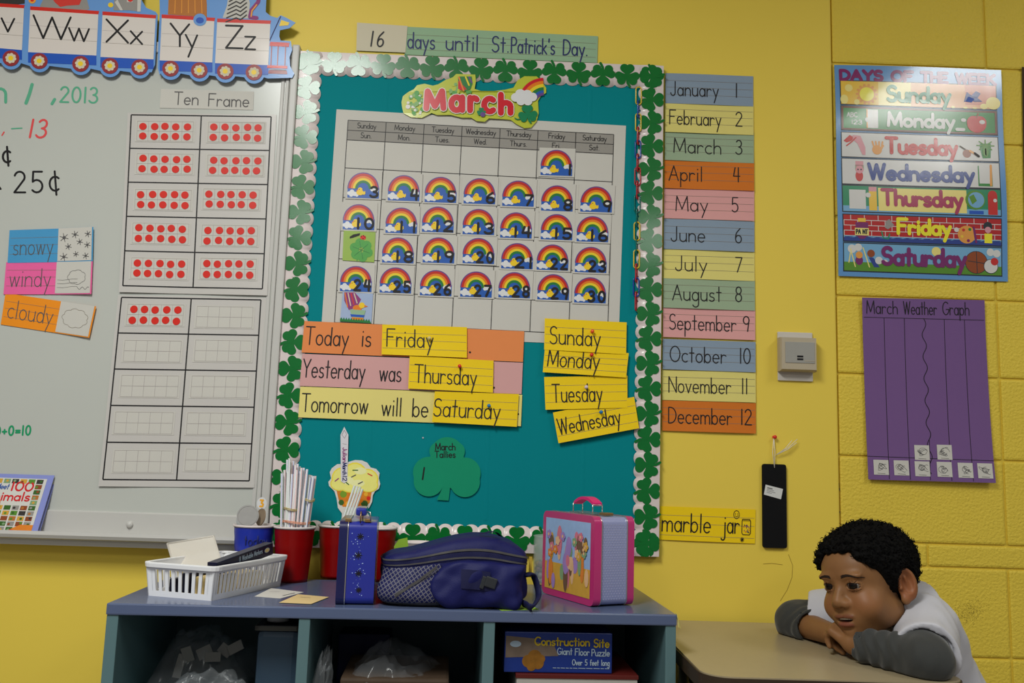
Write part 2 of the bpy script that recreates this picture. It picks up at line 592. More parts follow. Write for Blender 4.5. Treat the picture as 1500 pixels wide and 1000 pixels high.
# dark scuff of rubbed crayon on the block beside the shirt
mat('scuff', (126, 110, 40), 0.8, noise_amt=0.2, noise_scale=300)
sc = Sheet(onwall(1390, 870, BY), onwall(1450, 870, BY), onwall(1450, 925, BY), onwall(1390, 925, BY), 0.0)
sc.c = [p + Vector((0, 0, 0)) for p in sc.c]
rs = random.Random(3)
for k in range(420):
    t = rs.gauss(0.5, 0.22)
    q = rs.gauss(0, 0.12)
    u, v = 0.12 + t * 0.72 + q * 0.6, 0.72 - t * 0.5 + q
    if 0.02 < u < 0.98 and 0.02 < v < 0.98:
        sc.disc(mb, u, v, rs.uniform(0.0002, 0.0009), 'scuff', lift=0.0004, seg=5)
# chips of missing paint down the seam
mat('chip', (92, 82, 48), 0.8)
for px, py, hh in ((1227, 706, 9), (1228, 714, 5), (1228.5, 748, 4)):
    q = Sheet(onwall(px, py, BY), onwall(px + 2, py, BY), onwall(px + 2.5, py + hh, BY), onwall(px + 1, py + hh, BY), 0.0)
    q.poly(mb, [(0, 0), (1, 0.2), (0.8, 1), (0.1, 0.8)], 'chip', lift=0.0006)
o = mb.build('wall_right', loc=((XS + 3.2) / 2, BY, 0))
o['kind'] = 'structure'

mb = MB()
mb.box((-0.1, -2.9, -0.05), (6.6, 6.4, 0.1), 'floor_tile')
o = mb.build('floor', loc=(-0.1, -2.9, 0))
o['kind'] = 'structure'
mb = MB()
mb.box((-0.1, -2.9, CEIL + 0.05), (6.6, 6.4, 0.1), 'ceiling_tile')
o = mb.build('ceiling', loc=(-0.1, -2.9, CEIL))
o['kind'] = 'structure'
WHERE = ['over the calendar board', 'over the desk corner', 'at the rear left', 'at the rear right']
for (lx, ly, pw), wh in zip(LAMPS, WHERE):
    t = thing('ceiling_light', (lx, ly, CEIL), 'white recessed ceiling light fixture ' + wh, 'ceiling light', 'classroom ceiling lights')
    mb = MB()
    for dx in (-0.275, 0.275):
        mb.box((lx + dx, ly, CEIL - 0.03), (0.02, 1.22, 0.06), 'lamp_metal')
    for dy in (-0.6, 0.6):
        mb.box((lx, ly + dy, CEIL - 0.03), (0.53, 0.02, 0.06), 'lamp_metal')
    mb.box((lx, ly, CEIL - 0.03), (0.53, 1.18, 0.03), 'lamp_metal')
    mb.build('frame', t)

# ================================================================== whiteboard
WB = 0.018
t = thing('whiteboard', (-1.3, 0, 1.55), 'large grey-white whiteboard with green red and black marker writing', 'whiteboard')
wr = onwall(430, 115, -WB).x
wz0 = onwall(170, 762, -WB).z
WX0, WZ1 = -2.35, 2.15
mb = MB()
mb.box(((WX0 + wr) / 2, -WB / 2, (wz0 + WZ1) / 2), (wr - WX0, WB, WZ1 - wz0), 'board_white')


class PxSheet(Sheet):
    """sheet whose corners are read on a wall-parallel plane; U turns a reading into (u, v)"""

    def __init__(self, x0, y0, x1, y1, off, curl=None):
        pts = [onwall(px, py, -off) + Vector((0, off, 0)) for px, py in ((x0, y0), (x1, y0), (x1, y1), (x0, y1))]
        super().__init__(*pts, off, curl)
        self.b = (x0, y0, x1, y1)

    def U(self, px, py):
        x0, y0, x1, y1 = self.b
        return ((px - x0) / (x1 - x0), (py - y0) / (y1 - y0))

    def Ul(self, *pp):
        return [self.U(*p) for p in pp]


PXM = 1 / 583.0     # metres per reading on the wall
ws = PxSheet(-20, 100, 220, 660, WB)


def wtext(s, px, py, cap, wid, m, rot=0.03, slant=0.0, **k):
    u, v = ws.U(px, py)
    ws.text(mb, s, u, v, cap * PXM, wid * PXM, m, rot=rot, slant=slant, **k)


wtext('n', -8, 152, 38, 4.4, 'marker_green')
ws.stroke(mb, ws.Ul((47, 125), (43, 140), (38, 154)), 5 * PXM, 'marker_green')
ws.stroke(mb, ws.Ul((80, 148), (76, 155)), 4.5 * PXM, 'marker_green')
wtext('2013', 88, 152, 24, 2.9, 'marker_green', slant=0.05, track=0.06)
ws.stroke(mb, ws.Ul((6, 198), (3, 203)), 2 * PXM, 'marker_red')
ws.stroke(mb, ws.Ul((17, 193), (32, 192)), 2 * PXM, 'marker_green')
wtext('13', 42, 206, 28, 3.2, 'marker_red', slant=0.18, track=0.1)
wtext('\u00a2', 4, 246, 26, 3.2, 'ink_black', rot=0, slant=0.0)
ws.stroke(mb, ws.Ul((-1, 281), (1, 284)), 3 * PXM, 'ink_black')
wtext('25\u00a2', 21, 289, 32, 3.0, 'ink_black', rot=0.0, track=0.14)
wtext('10+0=10', -12, 639, 13, 2.6, 'marker_deep_green', rot=-0.02, slant=0.08, track=0.12)
mb.build('writing_surface', t)
mb = MB()
fx = onwall(421, 300, -0.026).x
mb.box((wr + 0.003, -0.014, (wz0 + WZ1) / 2), (0.020, 0.028, WZ1 - wz0 + 0.04), 'aluminium', bev=0.004)
mb.box((wr - 0.014, -0.011, (wz0 + WZ1) / 2), (0.010, 0.024, WZ1 - wz0), 'aluminium', bev=0.003)
mb.box((wr - 0.026, -0.0106, (wz0 + WZ1) / 2), (0.010, 0.021, WZ1 - wz0), 'aluminium', bev=0.003)
mb.box(((WX0 + wr) / 2, -0.012, WZ1), (wr - WX0, 0.024, 0.03), 'aluminium', bev=0.004)
mb.build('frame', t)
mb = MB()
TD = 0.075
tz = onwall(170, 781, -TD).z
tzb = onwall(170, 801, -TD * 0.7).z
mb.box(((WX0 + wr) / 2, -0.012, (wz0 + tz) / 2 + 0.006), (wr - WX0, 0.024, wz0 - tz + 0.03), 'aluminium', bev=0.003)
# tray: shelf, rolled lip and a sloping underside, extruded along the board
prof = [(0, tz - 0.012), (-0.02, tz - 0.010), (-TD + 0.008, tz - 0.008), (-TD + 0.004, tz), (-TD - 0.002, tz), (-TD - 0.004, tz - 0.008),
        (-TD, tz - 0.016), (-TD * 0.78, tz - 0.020), (-TD * 0.72, tzb), (-0.01, tzb - 0.004), (0, tzb)]
n = len(prof)
V = [Vector((x, y, z)) for x in (WX0, wr + 0.006) for y, z in prof]
mb.add(V, [(i, (i + 1) % n, n + (i + 1) % n, n + i) for i in range(n)] + [tuple(range(n)), tuple(range(n, 2 * n))[::-1]], 'aluminium')
mb.build('marker_tray', t)
mb = MB()
p = onwall(190, 768, -0.026)
mb.lathe(p, [(0.0001, 0.006), (0.006, 0.005), (0.008, 0.002), (0.008, -0.006)], 'aluminium', 18, Matrix.Rotation(PI / 2, 3, 'X'))
mb.build('fastener', t)

# ================================================================== alphabet train border (two overlapping cut-out strips)
mat('train_sky', (96, 142, 200), 0.4, noise_amt=0.03, coat=0.2)
mat('train_red', (196, 40, 30), 0.4, noise_amt=0.03, coat=0.2)
mat('train_blue', (28, 78, 172), 0.4, noise_amt=0.04, coat=0.2)
mat('train_panel', (204, 196, 190), 0.4, noise_amt=0.02, coat=0.2)
mat('wheel_red', (138, 44, 48), 0.4, coat=0.2)
mat('wheel_yellow', (226, 190, 36), 0.4, coat=0.2)
mat('animal_grey', (138, 134, 130), 0.5)
mat('animal_dark', (52, 48, 46), 0.5)
mat('animal_brown', (168, 104, 42), 0.5)
mat('animal_orange', (226, 150, 56), 0.5)
mat('scarf_red', (196, 52, 44), 0.5)
mat('purple_ink', (132, 50, 110), 0.5)

TR = 0.0300


def arc_px(cx, cy, r, a0, a1, n=10):
    return [(cx + r * math.cos(math.radians(a0 + (a1 - a0) * i / n)), cy + r * math.sin(math.radians(a0 + (a1 - a0) * i / n))) for i in range(n + 1)]


def train_strip(label, box, outline, cars, wheels, off, extra=None):
    x0, y0, x1, y1 = box
    s = PxSheet(x0, y0, x1, y1, off)
    t = thing('alphabet_train_border', s.centre(), label, 'wall border', 'alphabet train strips over the whiteboard')
    mb = MB()
    s.poly(mb, s.Ul(*outline), 'train_sky', lift=0.0, th=0.0012)
    if extra:
        extra(s, mb)
    mb.build('backing', t)
    for (cx0, cx1, yl, yr, bl, br, txt, tx, ty, cap, dy) in cars:
        mb = MB()
        s.poly(mb, s.Ul((cx0, yl), (cx1, yr), (cx1 - 1, yr + 5), (cx0, yl + 5.5)), 'train_red', lift=0.0006)
        s.poly(mb, s.Ul((cx0, yl + 5.5), (cx1 - 1, yr + 5), (cx1 - 4, br), (cx0 - 3, bl)), 'train_panel', lift=0.0006)
        s.poly(mb, s.Ul((cx0 - 3, bl), (cx1 - 4, br), (cx1 - 4, br + 14), (cx0 - 3, bl + 15)), 'train_blue', lift=0.0006)
        for fr, mm in ((0.36, 'rule_faint'), (0.66, 'rule_line')):
            a = yl + 6 + (bl - yl - 6) * fr
            b = yr + 5 + (br - yr - 5) * fr
            s.stroke(mb, s.Ul((cx0, a), (cx1 - 3, b)), 0.0007, mm, lift=0.0007, caps=False)
        u, v = s.U(tx, ty)
        WX = {'W': 1.85, 'w': 1.35, 'X': 1.5, 'x': 1.15, 'Y': 1.3, 'y': 1.1, 'Z': 1.25, 'z': 1.0, 'V': 1.5, 'v': 1.2}
        s.text(mb, txt[0], u, v, cap * PXM, 3.1 * PXM, 'ink_black', lift=0.0009, rot=dy, wx=WX[txt[0]])
        ww = GLYPH[txt[0]][0] * WX[txt[0]] * cap - (6 if txt[0] == 'Y' else (4 if txt[0] == 'W' else -3))
        u, v = s.U(tx + ww, ty + dy * ww + 1)
        s.text(mb, txt[1], u, v, cap * 1.0 * PXM, 2.9 * PXM, 'ink_black', lift=0.0009, rot=dy, wx=WX[txt[1]])
        mb.build('train_car', t)
    for (wx, wy) in wheels:
        mb = MB()
        u, v = s.U(wx, wy)
        s.disc(mb, u, v, 12.6 * PXM, 'wheel_red', lift=0.0012, seg=24)
        for k in range(8):
            a = k * PI / 4 + 0.2
            s.disc(mb, u + 5.8 * math.cos(a) * PXM / s.w, v + 5.8 * math.sin(a) * PXM / s.h, 2.7 * PXM, 'paper_cream', lift=0.0015, seg=10)
        s.disc(mb, u, v, 5.6 * PXM, 'paper_cream', lift=0.0016, seg=14)
        s.disc(mb, u, v, 3.9 * PXM, 'wheel_yellow', lift=0.0018, seg=14)
        mb.build('wheel', t)
    return t


def wheel_edge(ws_, y_mid):
    """lower outline from right to left dipping around each wheel"""
    out = []
    for (wx, wy) in sorted(ws_, reverse=True):
        out += arc_px(wx, wy, 16, 25, 155, 10)
    return out


w1 = [(-45, 82), (16, 86), (57.5, 90), (118, 94), (161, 97), (204.7, 99)]
out1 = [(-80, -45), (205, -45), (207, 0), (214, 12), (228, 18), (231, 22), (229, 60), (227, 95), (222, 106)] + wheel_edge(w1, 0) + [(-80, 90)]


def animals1(s, mb):
    s.poly(mb, s.Ul((-40, -40), (36, -40), (36, 6), (12, 9), (-40, 4)), 'animal_dark', lift=0.0004)
    s.poly(mb, s.Ul((58, 10), (66, -6), (80, -20), (112, -20), (126, -4), (131, 14), (118, 19), (96, 14), (76, 17)), 'animal_grey', lift=0.0004)
    s.poly(mb, s.Ul((72, -8), (122, -6), (116, 8), (98, 9), (88, 11), (80, 4)), 'scarf_red', lift=0.0007)
    s.poly(mb, s.Ul((166, 16), (168, -20), (206, -20), (206, 18), (188, 16)), 'animal_grey', lift=0.0004)
    s.poly(mb, s.Ul((172, 0), (180, 16), (176, 16), (168, 4)), 'paper_white', lift=0.0007)
    s.poly(mb, s.Ul((184, -20), (199, -20), (194, 4), (186, 4)), 'paper_white', lift=0.0007)
    s.poly(mb, s.Ul((202, -20), (208, -20), (206, 18), (201, 18)), 'paper_white', lift=0.0007)
    s.disc(mb, *s.U(191, 0), 4 * PXM, 'dot_red', lift=0.0009)
    s.disc(mb, *s.U(47, 1), 5.5 * PXM, 'animal_orange', lift=0.0007)
    s.disc(mb, *s.U(47, 1), 2.6 * PXM, 'dot_red', lift=0.0009)
    s.disc(mb, *s.U(162, 8), 4 * PXM, 'wheel_yellow', lift=0.0005)


train_strip('blue alphabet train strip with Vv, Ww and Xx cars, left of the caboose strip', (-80, -45, 232, 118), out1,
            [(-60, 36, 2, 8, 66, 74, 'Vv', -35, 44, 38, 0.05), (44, 145, 10, 17, 77, 82, 'Ww', 49, 56, 36, 0.06),
             (150, 229, 17.5, 23, 84, 87.5, 'Xx', 156, 62, 36, 0.05)], w1, TR, animals1)
w2 = [(250, 101), (292, 103.5), (330, 105), (372, 106.5)]
out2 = [(233, -45), (392, -45), (390, 0), (389, 18), (396, 24), (406, 27), (411, 23), (418, 26), (433, 34), (424, 42), (410, 45), (409, 54), (411, 60),
        (426, 61), (428, 74), (424, 84), (425, 97), (431, 108), (428, 114), (392, 115)] + wheel_edge(w2, 0) + [(234, 110), (231, 100), (232, 60), (234, 20)]


def animals2(s, mb):
    s.poly(mb, s.Ul((246, 22), (248, -30), (300, -30), (303, 8), (303, 26)), 'animal_brown', lift=0.0004)
    for k in range(5):
        s.stroke(mb, s.Ul((258 + 9 * k, -28), (256 + 10 * k, 20)), 0.0016, 'animal_orange', lift=0.0007)
    s.disc(mb, *s.U(293, 30), 10 * PXM, 'train_sky', lift=0.0014)
    s.disc(mb, *s.U(293, 31), 6 * PXM, 'train_blue', lift=0.0015, ry=5 * PXM)
    s.poly(mb, s.Ul((326, 27), (332, 10), (338, -25), (360, -25), (366, 6), (364, 28)), 'paper_white', lift=0.0004)
    for k in range(9):
        a = -22 + k * 6
        s.stroke(mb, s.Ul((336 - max(0, k - 3), a + 7), (346, a + 1), (352, a + 4), (361, a - 3)), 0.0036, 'animal_dark', lift=0.0007)
    s.stroke(mb, s.Ul((384, -25), (378, 4), (368, 16), (366, 26), (376, 27)), 0.010, 'purple_ink', lift=0.0007)
    s.stroke(mb, s.Ul((376, 8), (369, 17), (368, 25)), 0.0035, 'animal_orange', lift=0.001)
    s.poly(mb, s.Ul((412, 30), (424, 34), (422, 38), (409, 39)), 'wheel_yellow', lift=0.0005)
    s.stroke(mb, s.Ul((411, 25), (395, 60)), 0.0024, 'ink_navy', lift=0.0006)
    s.poly(mb, s.Ul((396, 62), (424, 63.5), (423, 69.5), (395, 68)), 'train_red', lift=0.0006)
    for px in (398, 407.5, 418.5):
        s.stroke(mb, s.Ul((px, 68), (px - 1.2, 96)), 0.0028, 'wheel_red', lift=0.0006)
    s.poly(mb, s.Ul((392, 96), (421, 97), (421, 101), (391, 100)), 'train_red', lift=0.0007)
    s.poly(mb, s.Ul((394, 103), (420, 104), (421, 109), (392, 108)), 'wheel_red', lift=0.0006)
    s.stroke(mb, s.Ul((396, 102), (419, 103)), 0.002, 'paper_white', lift=0.0007)


train_strip('blue alphabet train strip with Yy and Zz cars ending in a caboose', (233, -45, 435, 122), out2,
            [(237, 315, 22, 27, 89, 92, 'Yy', 250, 68, 36, 0.05), (318, 397, 28, 31, 93, 96, 'Zz', 331, 71, 36, 0.03)], w2, TR + 0.002, animals2)

# ================================================================== ten frame charts on the whiteboard
OB = WB + 0.0012
t = wsheet((236, 130), (372, 134), (371, 161), (234, 158), OB)
mb = MB()
t.base(mb, 'paper_white')
t.text(mb, 'Ten', 0.15, 0.80, 0.0335, 0.0027, 'ink_grey', lift=0.0005, track=0.0)
t.text(mb, 'Frame', 0.52, 0.84, 0.0335, 0.0027, 'ink_grey', lift=0.0005, fit=0.43)
tag(mb.build('title_card', loc=t.centre()), 'white paper card lettered Ten Frame taped to whiteboard', 'card')

mat('red_sticker', (200, 36, 24), 0.45, noise_amt=0)


def tenframe(label, corners, ins, dots, off):
    s = wsheet(*corners, off, curl=lambda u, v: 0.004 * (v ** 3) * (0.6 + 0.4 * math.cos(u * 7)))
    root = thing('ten_frame_chart', s.centre(), label, 'chart', 'ten frame charts')
    mb = MB()
    s.base(mb, 'laminate_white', 0.0008, 12, 12)
    l, tt, r, b = ins
    rows = [tt + (b - tt) * i / 5 for i in range(6)]
    for v in rows:
        s.stroke(mb, [(l + (r - l) * i / 8, v) for i in range(9)], 0.0032, 'ink_black', caps=False)
    for u in (l, (l + r) / 2, r):
        s.stroke(mb, [(u, tt + (b - tt) * i / 10) for i in range(11)], 0.0032, 'ink_black', caps=False)
    mb.build('chart_sheet', root)
    rs = random.Random(len(label))
    for i in range(5):
        for j in range(2):
            mb = MB()
            cw = (r - l) / 2
            ch = (b - tt) / 5
            du, dv = rs.uniform(-0.012, 0.012), rs.uniform(-0.006, 0.006)
            u0 = l + cw * j + cw * 0.08 + du
            u1 = l + cw * (j + 1) - cw * 0.07 + du
            v0 = rows[i] + ch * 0.15 + dv
            v1 = rows[i] + ch * 0.80 + dv
            s.rect(mb, u0, v0, u1, v1, 'paper_white', 0.0007)
            for k in range(6):
                u = u0 + (u1 - u0) * (0.03 + 0.94 * k / 5)
                s.stroke(mb, [(u, v0 + (v1 - v0) * 0.05), (u, v1 - (v1 - v0) * 0.05)], 0.0006, 'rule_faint', 0.001, caps=False)
            for k in range(3):
                v = v0 + (v1 - v0) * (0.05 + 0.9 * k / 2)
                s.stroke(mb, [(u0 + (u1 - u0) * (0.03 + 0.94 * q / 5), v) for q in range(6)], 0.0006, 'rule_faint', 0.001, caps=False)
            if (i, j) in dots:
                for k in range(5):
                    for q in range(2):
                        u = u0 + (u1 - u0) * (0.13 + 0.185 * k) + rs.uniform(-0.004, 0.004)
                        v = v0 + (v1 - v0) * (0.28 + 0.46 * q) + rs.uniform(-0.003, 0.003)
                        s.disc(mb, u, v, 0.0096, 'red_sticker', 0.0014, seg=18)
            mb.build('ten_frame_card', root)


allc = {(i, j) for i in range(5) for j in range(2)}
tenframe('upper laminated ten frame chart filled with rows of red dots', [(187, 165), (405, 168), (392, 433), (175, 428)], (0.025, 0.012, 0.965, 0.965), allc, OB + 0.0006)
tenframe('lower laminated ten frame chart with mostly empty white boxes', [(173, 432), (390, 436), (373, 714), (145, 712)], (0.025, 0.012, 0.965, 0.965), {(0, 0)}, OB)

# weather word cards
mat('card_blue', (66, 140, 186), 0.6)
mat('card_pink', (220, 92, 150), 0.6)
mat('card_orange', (238, 134, 22), 0.6)


def weather(word, c, colour, split, pic, label, k):
    s = wsheet(*c, OB + 0.001 + 0.0006 * k, curl=lambda u, v: 0.005 * max(0, u - 0.5) ** 2 * 4)
    t = thing('weather_card', s.centre(), label, 'word card', 'weather word cards')
    mb = MB()
    s.base(mb, colour, 0.0005)
    for v in (0.25, 0.47, 0.74):
        s.stroke(mb, [(0.02, v), (split, v)], 0.0007, 'rule_line', 0.0003, caps=False)
    s.text(mb, word, 0.06, 0.76, 0.046, 0.0021, 'ink_grey', 0.0005, fit=split - 0.12)
    mb.build('word_strip', t)
    mb = MB()
    s.rect(mb, split, 0.0, 0.985, 0.97, 'paper_white', 0.0007)
    pic(s, mb, split)
    mb.build('picture', t)


def snow(s, mb, sp):
    for fx_, fy, r in ((.17, .28, .011), (.48, .2, .009), (.85, .2, .008), (.3, .55, .008), (.62, .42, .008), (.84, .52, .008), (.18, .85, .010), (.52, .78, .007), (.8, .84, .008)):
        u, v = sp + (1 - sp) * fx_, fy
        for k in range(3):
            a = k * PI / 3 + 0.3
            s.stroke(mb, [(u - r * math.cos(a) / s.w, v - r * math.sin(a) / s.h), (u + r * math.cos(a) / s.w, v + r * math.sin(a) / s.h)], 0.0016, 'ink_grey', 0.001)
        s.disc(mb, u, v, r * 0.4, 'ink_grey', 0.0011, seg=8)


def cloud_line(s, mb, sp, box, mname, n=7, wdt=0.0009):
    u0, v0, u1, v1 = box
    pts = []
    for k in range(n * 8 + 1):
        a = 2 * PI * k / (n * 8)
        rr = 1 + 0.13 * abs(math.sin(a * n / 2))
        pts.append((sp + (1 - sp) * ((u0 + u1) / 2 + (u1 - u0) / 2 * rr * math.cos(a)), (v0 + v1) / 2 + (v1 - v0) / 2 * rr * math.sin(a)))
    s.stroke(mb, pts, wdt, mname, 0.001)


def wind(s, mb, sp):
    cloud_line(s, mb, sp, (0.35, 0.28, 0.8, 0.68), 'ink_grey')
    for v in (0.55, 0.66, 0.78):
        s.stroke(mb, [(sp + (1 - sp) * q, v + 0.02 * math.sin(9 * q)) for q in (0.05, 0.2, 0.3, 0.45, 0.6)], 0.0007, 'ink_grey', 0.001)
    s.stroke(mb, [(sp + (1 - sp) * q, 0.82 + 0.04 * math.sin(40 * q)) for q in [0.6 + 0.03 * i for i in range(12)]], 0.001, 'ink_grey', 0.001)


def cloudy(s, mb, sp):
    cloud_line(s, mb, sp, (0.15, 0.2, 0.82, 0.74), 'rule_line', 9)


weather('snowy', [(14, 337), (138, 333), (137, 383), (11, 385)], 'card_blue', 0.58, snow, 'blue paper card reading snowy with drawn snowflakes', 2)
weather('windy', [(9, 384), (137, 383), (135, 431), (5, 431)], 'card_pink', 0.58, wind, 'pink paper card reading windy with a cloud drawing', 1)
weather('cloudy', [(8, 429), (142, 449), (132, 495), (1, 475)], 'card_orange', 0.61, cloudy, 'orange paper card reading cloudy with a cloud outline', 0)

# ================================================================== bulletin board
BB = 0.016
bt = wsheet((437, 75), (972, 97), (965, 815), (393, 800), BB)
board = thing('bulletin_board', bt.centre(), 'bulletin board covered in teal paper with shamrock border', 'bulletin board')
mat('board_edge', (150, 128, 110), 0.6)
mb = MB()
bt.base(mb, 'teal_paper', BB - 0.001, 2, 2)
for u in (0.245, 0.552, 0.80):     # creases in the stretched paper
    mb.quadgrid(lambda a, b: bt.P(u - 0.006 + 0.012 * a, 0.06 + 0.88 * b, 0.0001 + 0.0006 * math.sin(PI * a)), 4, 6, 'teal_paper')
mat('foil', (190, 200, 204), 0.3, metal=0.5)
bt.disc(mb, 0.383, 0.785, 0.0022, 'foil', 0.002, seg=8)
mb.build('backing', board)


def shamrock(s, mb, u, v, r, ang, mname, lift, stem=True):
    """three notched leaves and a stem as one outline; r = leaf reach in metres"""
    discs = []
    for k in range(3):
        a = ang + (k - 1) * 2 * PI / 3 * 0.95
        for d in (-0.36, 0.36):
            discs.append((0.64 * math.cos(a + d), 0.64 * math.sin(a + d), 0.34))
        discs.append((0.36 * math.cos(a), 0.36 * math.sin(a), 0.24))
    discs.append((0, 0, 0.22))
    pts = []
    for i in range(96):
        th = 2 * PI * i / 96
        dx, dy = math.cos(th), math.sin(th)
        best = 0.2
        for (cx, cy, rr) in discs:
            q = cx * dx + cy * dy
            dd = cx * cx + cy * cy - q * q
            if dd < rr * rr and q > -rr:
                best = max(best, q + math.sqrt(rr * rr - dd))
        pts.append((u + best * r * dx / s.w, v - best * r * dy / s.h))
    lf = lift + s.ml()
    s_ = [s.P(u, v, lf)] + [s.P(x, y, lf) for x, y in pts]
    mb.add(s_, [(0, i + 1, (i + 1) % 96 + 1) for i in range(96)], mname)
    if stem:
        a = ang + PI
        e = [(u + q * math.cos(a + b) * r / s.w, v - q * math.sin(a + b) * r / s.h) for q, b in ((0.1, 0.0), (0.6, 0.05), (0.95, 0.22))]
        s.stroke(mb, e, r * 0.2, mname, lift + 0.0002)


def border(side, n, seedv):
    mb = MB()
    wid = 0.0660
    horiz = side in 'tb'
    Ls = bt.w if horiz else bt.h
    w2 = wid

    def uv(t, d):        # t along, d inward from outer edge, in metres
        if side == 't':
            return (t / bt.w, d / bt.h)
        if side == 'b':
            return (t / bt.w, 1 - d / bt.h)
        if side == 'l':
            return (d / bt.w, t / bt.h)
        return (1 - d / bt.w, t / bt.h)
    per = Ls / n
    pts = []
    for i in range(n * 12 + 1):
        t = Ls * i / (n * 12)
        ph = (t / per) % 1.0
        d = w2 - 0.008 + 0.0075 * abs(math.sin(PI * 2 * ph + 0.0)) ** 0.6
        pts.append((t, d))
    lift = 0.0016 if horiz else 0.0024
    V, F = [], []
    for (t, d) in pts:
        V += [bt.P(*uv(t, 0), lift), bt.P(*uv(t, d * 0.5), lift + 0.0016), bt.P(*uv(t, d), lift), bt.P(*uv(t, d), lift - 0.0006)]
    for i in range(len(pts) - 1):
        for k in range(3):
            F.append((4 * i + k, 4 * i + k + 1, 4 * i + 5 + k, 4 * i + 4 + k))
    mb.add(V, F, 'border_white', True)
    for i in range(n):
        t = per * (i + 0.5)
        u, v = uv(t, w2 * 0.5 - 0.002)
        flip = i % 2
        if horiz:
            ang = PI / 2 if flip else -PI / 2
        else:
            ang = 0.0 if flip else PI
            ang = PI if side in 'lr' and not flip else (0.0)
        shamrock(bt, mb, u, v, 0.0335, ang, 'shamrock_green', lift + 0.0020)
    for i in (1, n // 2, n - 2):
        t = per * (i + 0.02)
        u, v = uv(t, w2 * 0.35)
        bt.stroke(mb, [(u - 0.004, v), (u + 0.004, v + 0.001)], 0.0008, 'staple', lift + 0.0022)
    mb.build('shamrock_border', board)


border('t', 15, 0)
border('b', 15, 1)
border('l', 19, 2)
border('r', 20, 3)

# ---- countdown strip behind the board's top edge, on the wall
mat('strip_mint', (140, 170, 138), 0.7, noise_amt=0.02)
s = wsheet((594, 39), (876, 53), (875, 92), (593, 80), 0.003)
mb = MB()
s.base(mb, 'strip_mint', 0.0006)
for v in (0.28, 0.5, 0.8):
    s.stroke(mb, [(0.01, v), (0.99, v)], 0.0008, 'rule_line', 0.0003, caps=False)
for wd_, x0, x1 in (('days', 598, 637), ('until', 654, 700), ('St.', 721, 745), ("Patrick's", 749, 812), ('Day.', 825, 860)):
    u0, u1 = (x0 - 594) / 281, (x1 - 594) / 281
    s.text(mb, wd_, u0, 0.76, 0.043, 0.0037, 'ink_navy', 0.0006, fit=u1 - u0)
tag(mb.build('sentence_strip', loc=s.centre()), 'pale green strip reading days until the holiday, above the board', 'sentence strip')
s = wsheet((523, 33), (597, 38), (594, 77), (522, 74), 0.0045)
mb = MB()
s.base(mb, 'paper_cream', 0.0006)
s.text(mb, '16', 0.28, 0.82, 0.041, 0.0042, 'ink_black', 0.0006, slant=0.1, track=0.18, wx=0.8)
tag(mb.build('number_card', loc=s.centre()), 'cream card with handwritten 16 at the left of the green strip', 'card')

# ---- calendar sheet
CO = BB + 0.0012
mat('calendar_grey', (140, 136, 130), 0.6, noise_amt=0.02)
cal = wsheet((493, 160), (917, 184), (906, 506), (470, 489), CO)
gq = [(510, 176), (899, 197), (890, 491), (490, 472)]
grid = wsheet(*gq, CO)
RV = [0, 0.051, 0.1, 0.2416, 0.389, 0.538, 0.692, 0.846, 1.0]
root = thing('calendar_sheet', cal.centre(), 'large white March calendar sheet pinned on teal paper', 'calendar')
mb = MB()
cal.base(mb, 'paper_white', 0.0006)
grid.rect(mb, 0, 0, 1, RV[2], 'calendar_grey', 0.0004)
for v in RV:
    grid.stroke(mb, [(0, v), (1, v)], 0.0015, 'ink_black', 0.0008, caps=False)
for k in range(8):
    grid.stroke(mb, [(k / 7, 0), (k / 7, 1)], 0.0016, 'ink_black', 0.0008, caps=False)
DAYS = ['Sunday', 'Monday', 'Tuesday', 'Wednesday', 'Thursday', 'Friday', 'Saturday']
SH = ['Sun.', 'Mon.', 'Tues.', 'Wed.', 'Thurs.', 'Fri.', 'Sat.']
for k in range(7):
    grid.text(mb, DAYS[k], (k + 0.5) / 7, RV[1] - 0.014, 0.0140, 0.0016, 'ink_black', 0.0009, align='c', track=-0.02)
    grid.text(mb, SH[k], (k + 0.5) / 7, RV[2] - 0.014, 0.0140, 0.0016, 'ink_black', 0.0009, align='c')
mb.build('printed_sheet', root)

for nm, c in (('rb_purple', (96, 62, 128)), ('rb_red', (180, 34, 28)), ('rb_orange', (214, 116, 24)), ('rb_yellow', (216, 192, 38)),
              ('rb_green', (30, 112, 50)), ('rb_blue', (34, 84, 164)), ('bird_yellow', (228, 188, 34)), ('cloud_white', (206, 206, 208))):
    mat(nm, c, 0.35, noise_amt=0.02, coat=0.2)
POS = {1: (791.7, 256), 3: (508.7, 289), 4: (568, 293), 5: (622, 295.5), 6: (679, 297.5), 7: (735.5, 301), 8: (792.5, 308), 9: (850, 309.5),
       10: (502, 335.5), 11: (564.5, 340.5), 12: (618, 339), 13: (677.5, 342.5), 14: (732.5, 347.5), 15: (792, 350), 16: (844.5, 353),
       18: (559.5, 384), 19: (619, 384), 20: (677.5, 385), 21: (734, 392.5), 22: (786, 394.5), 23: (842, 398),
       24: (498, 426), 25: (556, 428), 26: (615, 432), 27: (674, 434), 28: (730, 435), 29: (787, 438), 30: (841, 442.5)}
ORD = ['first', 'second', 'third', 'fourth', 'fifth']
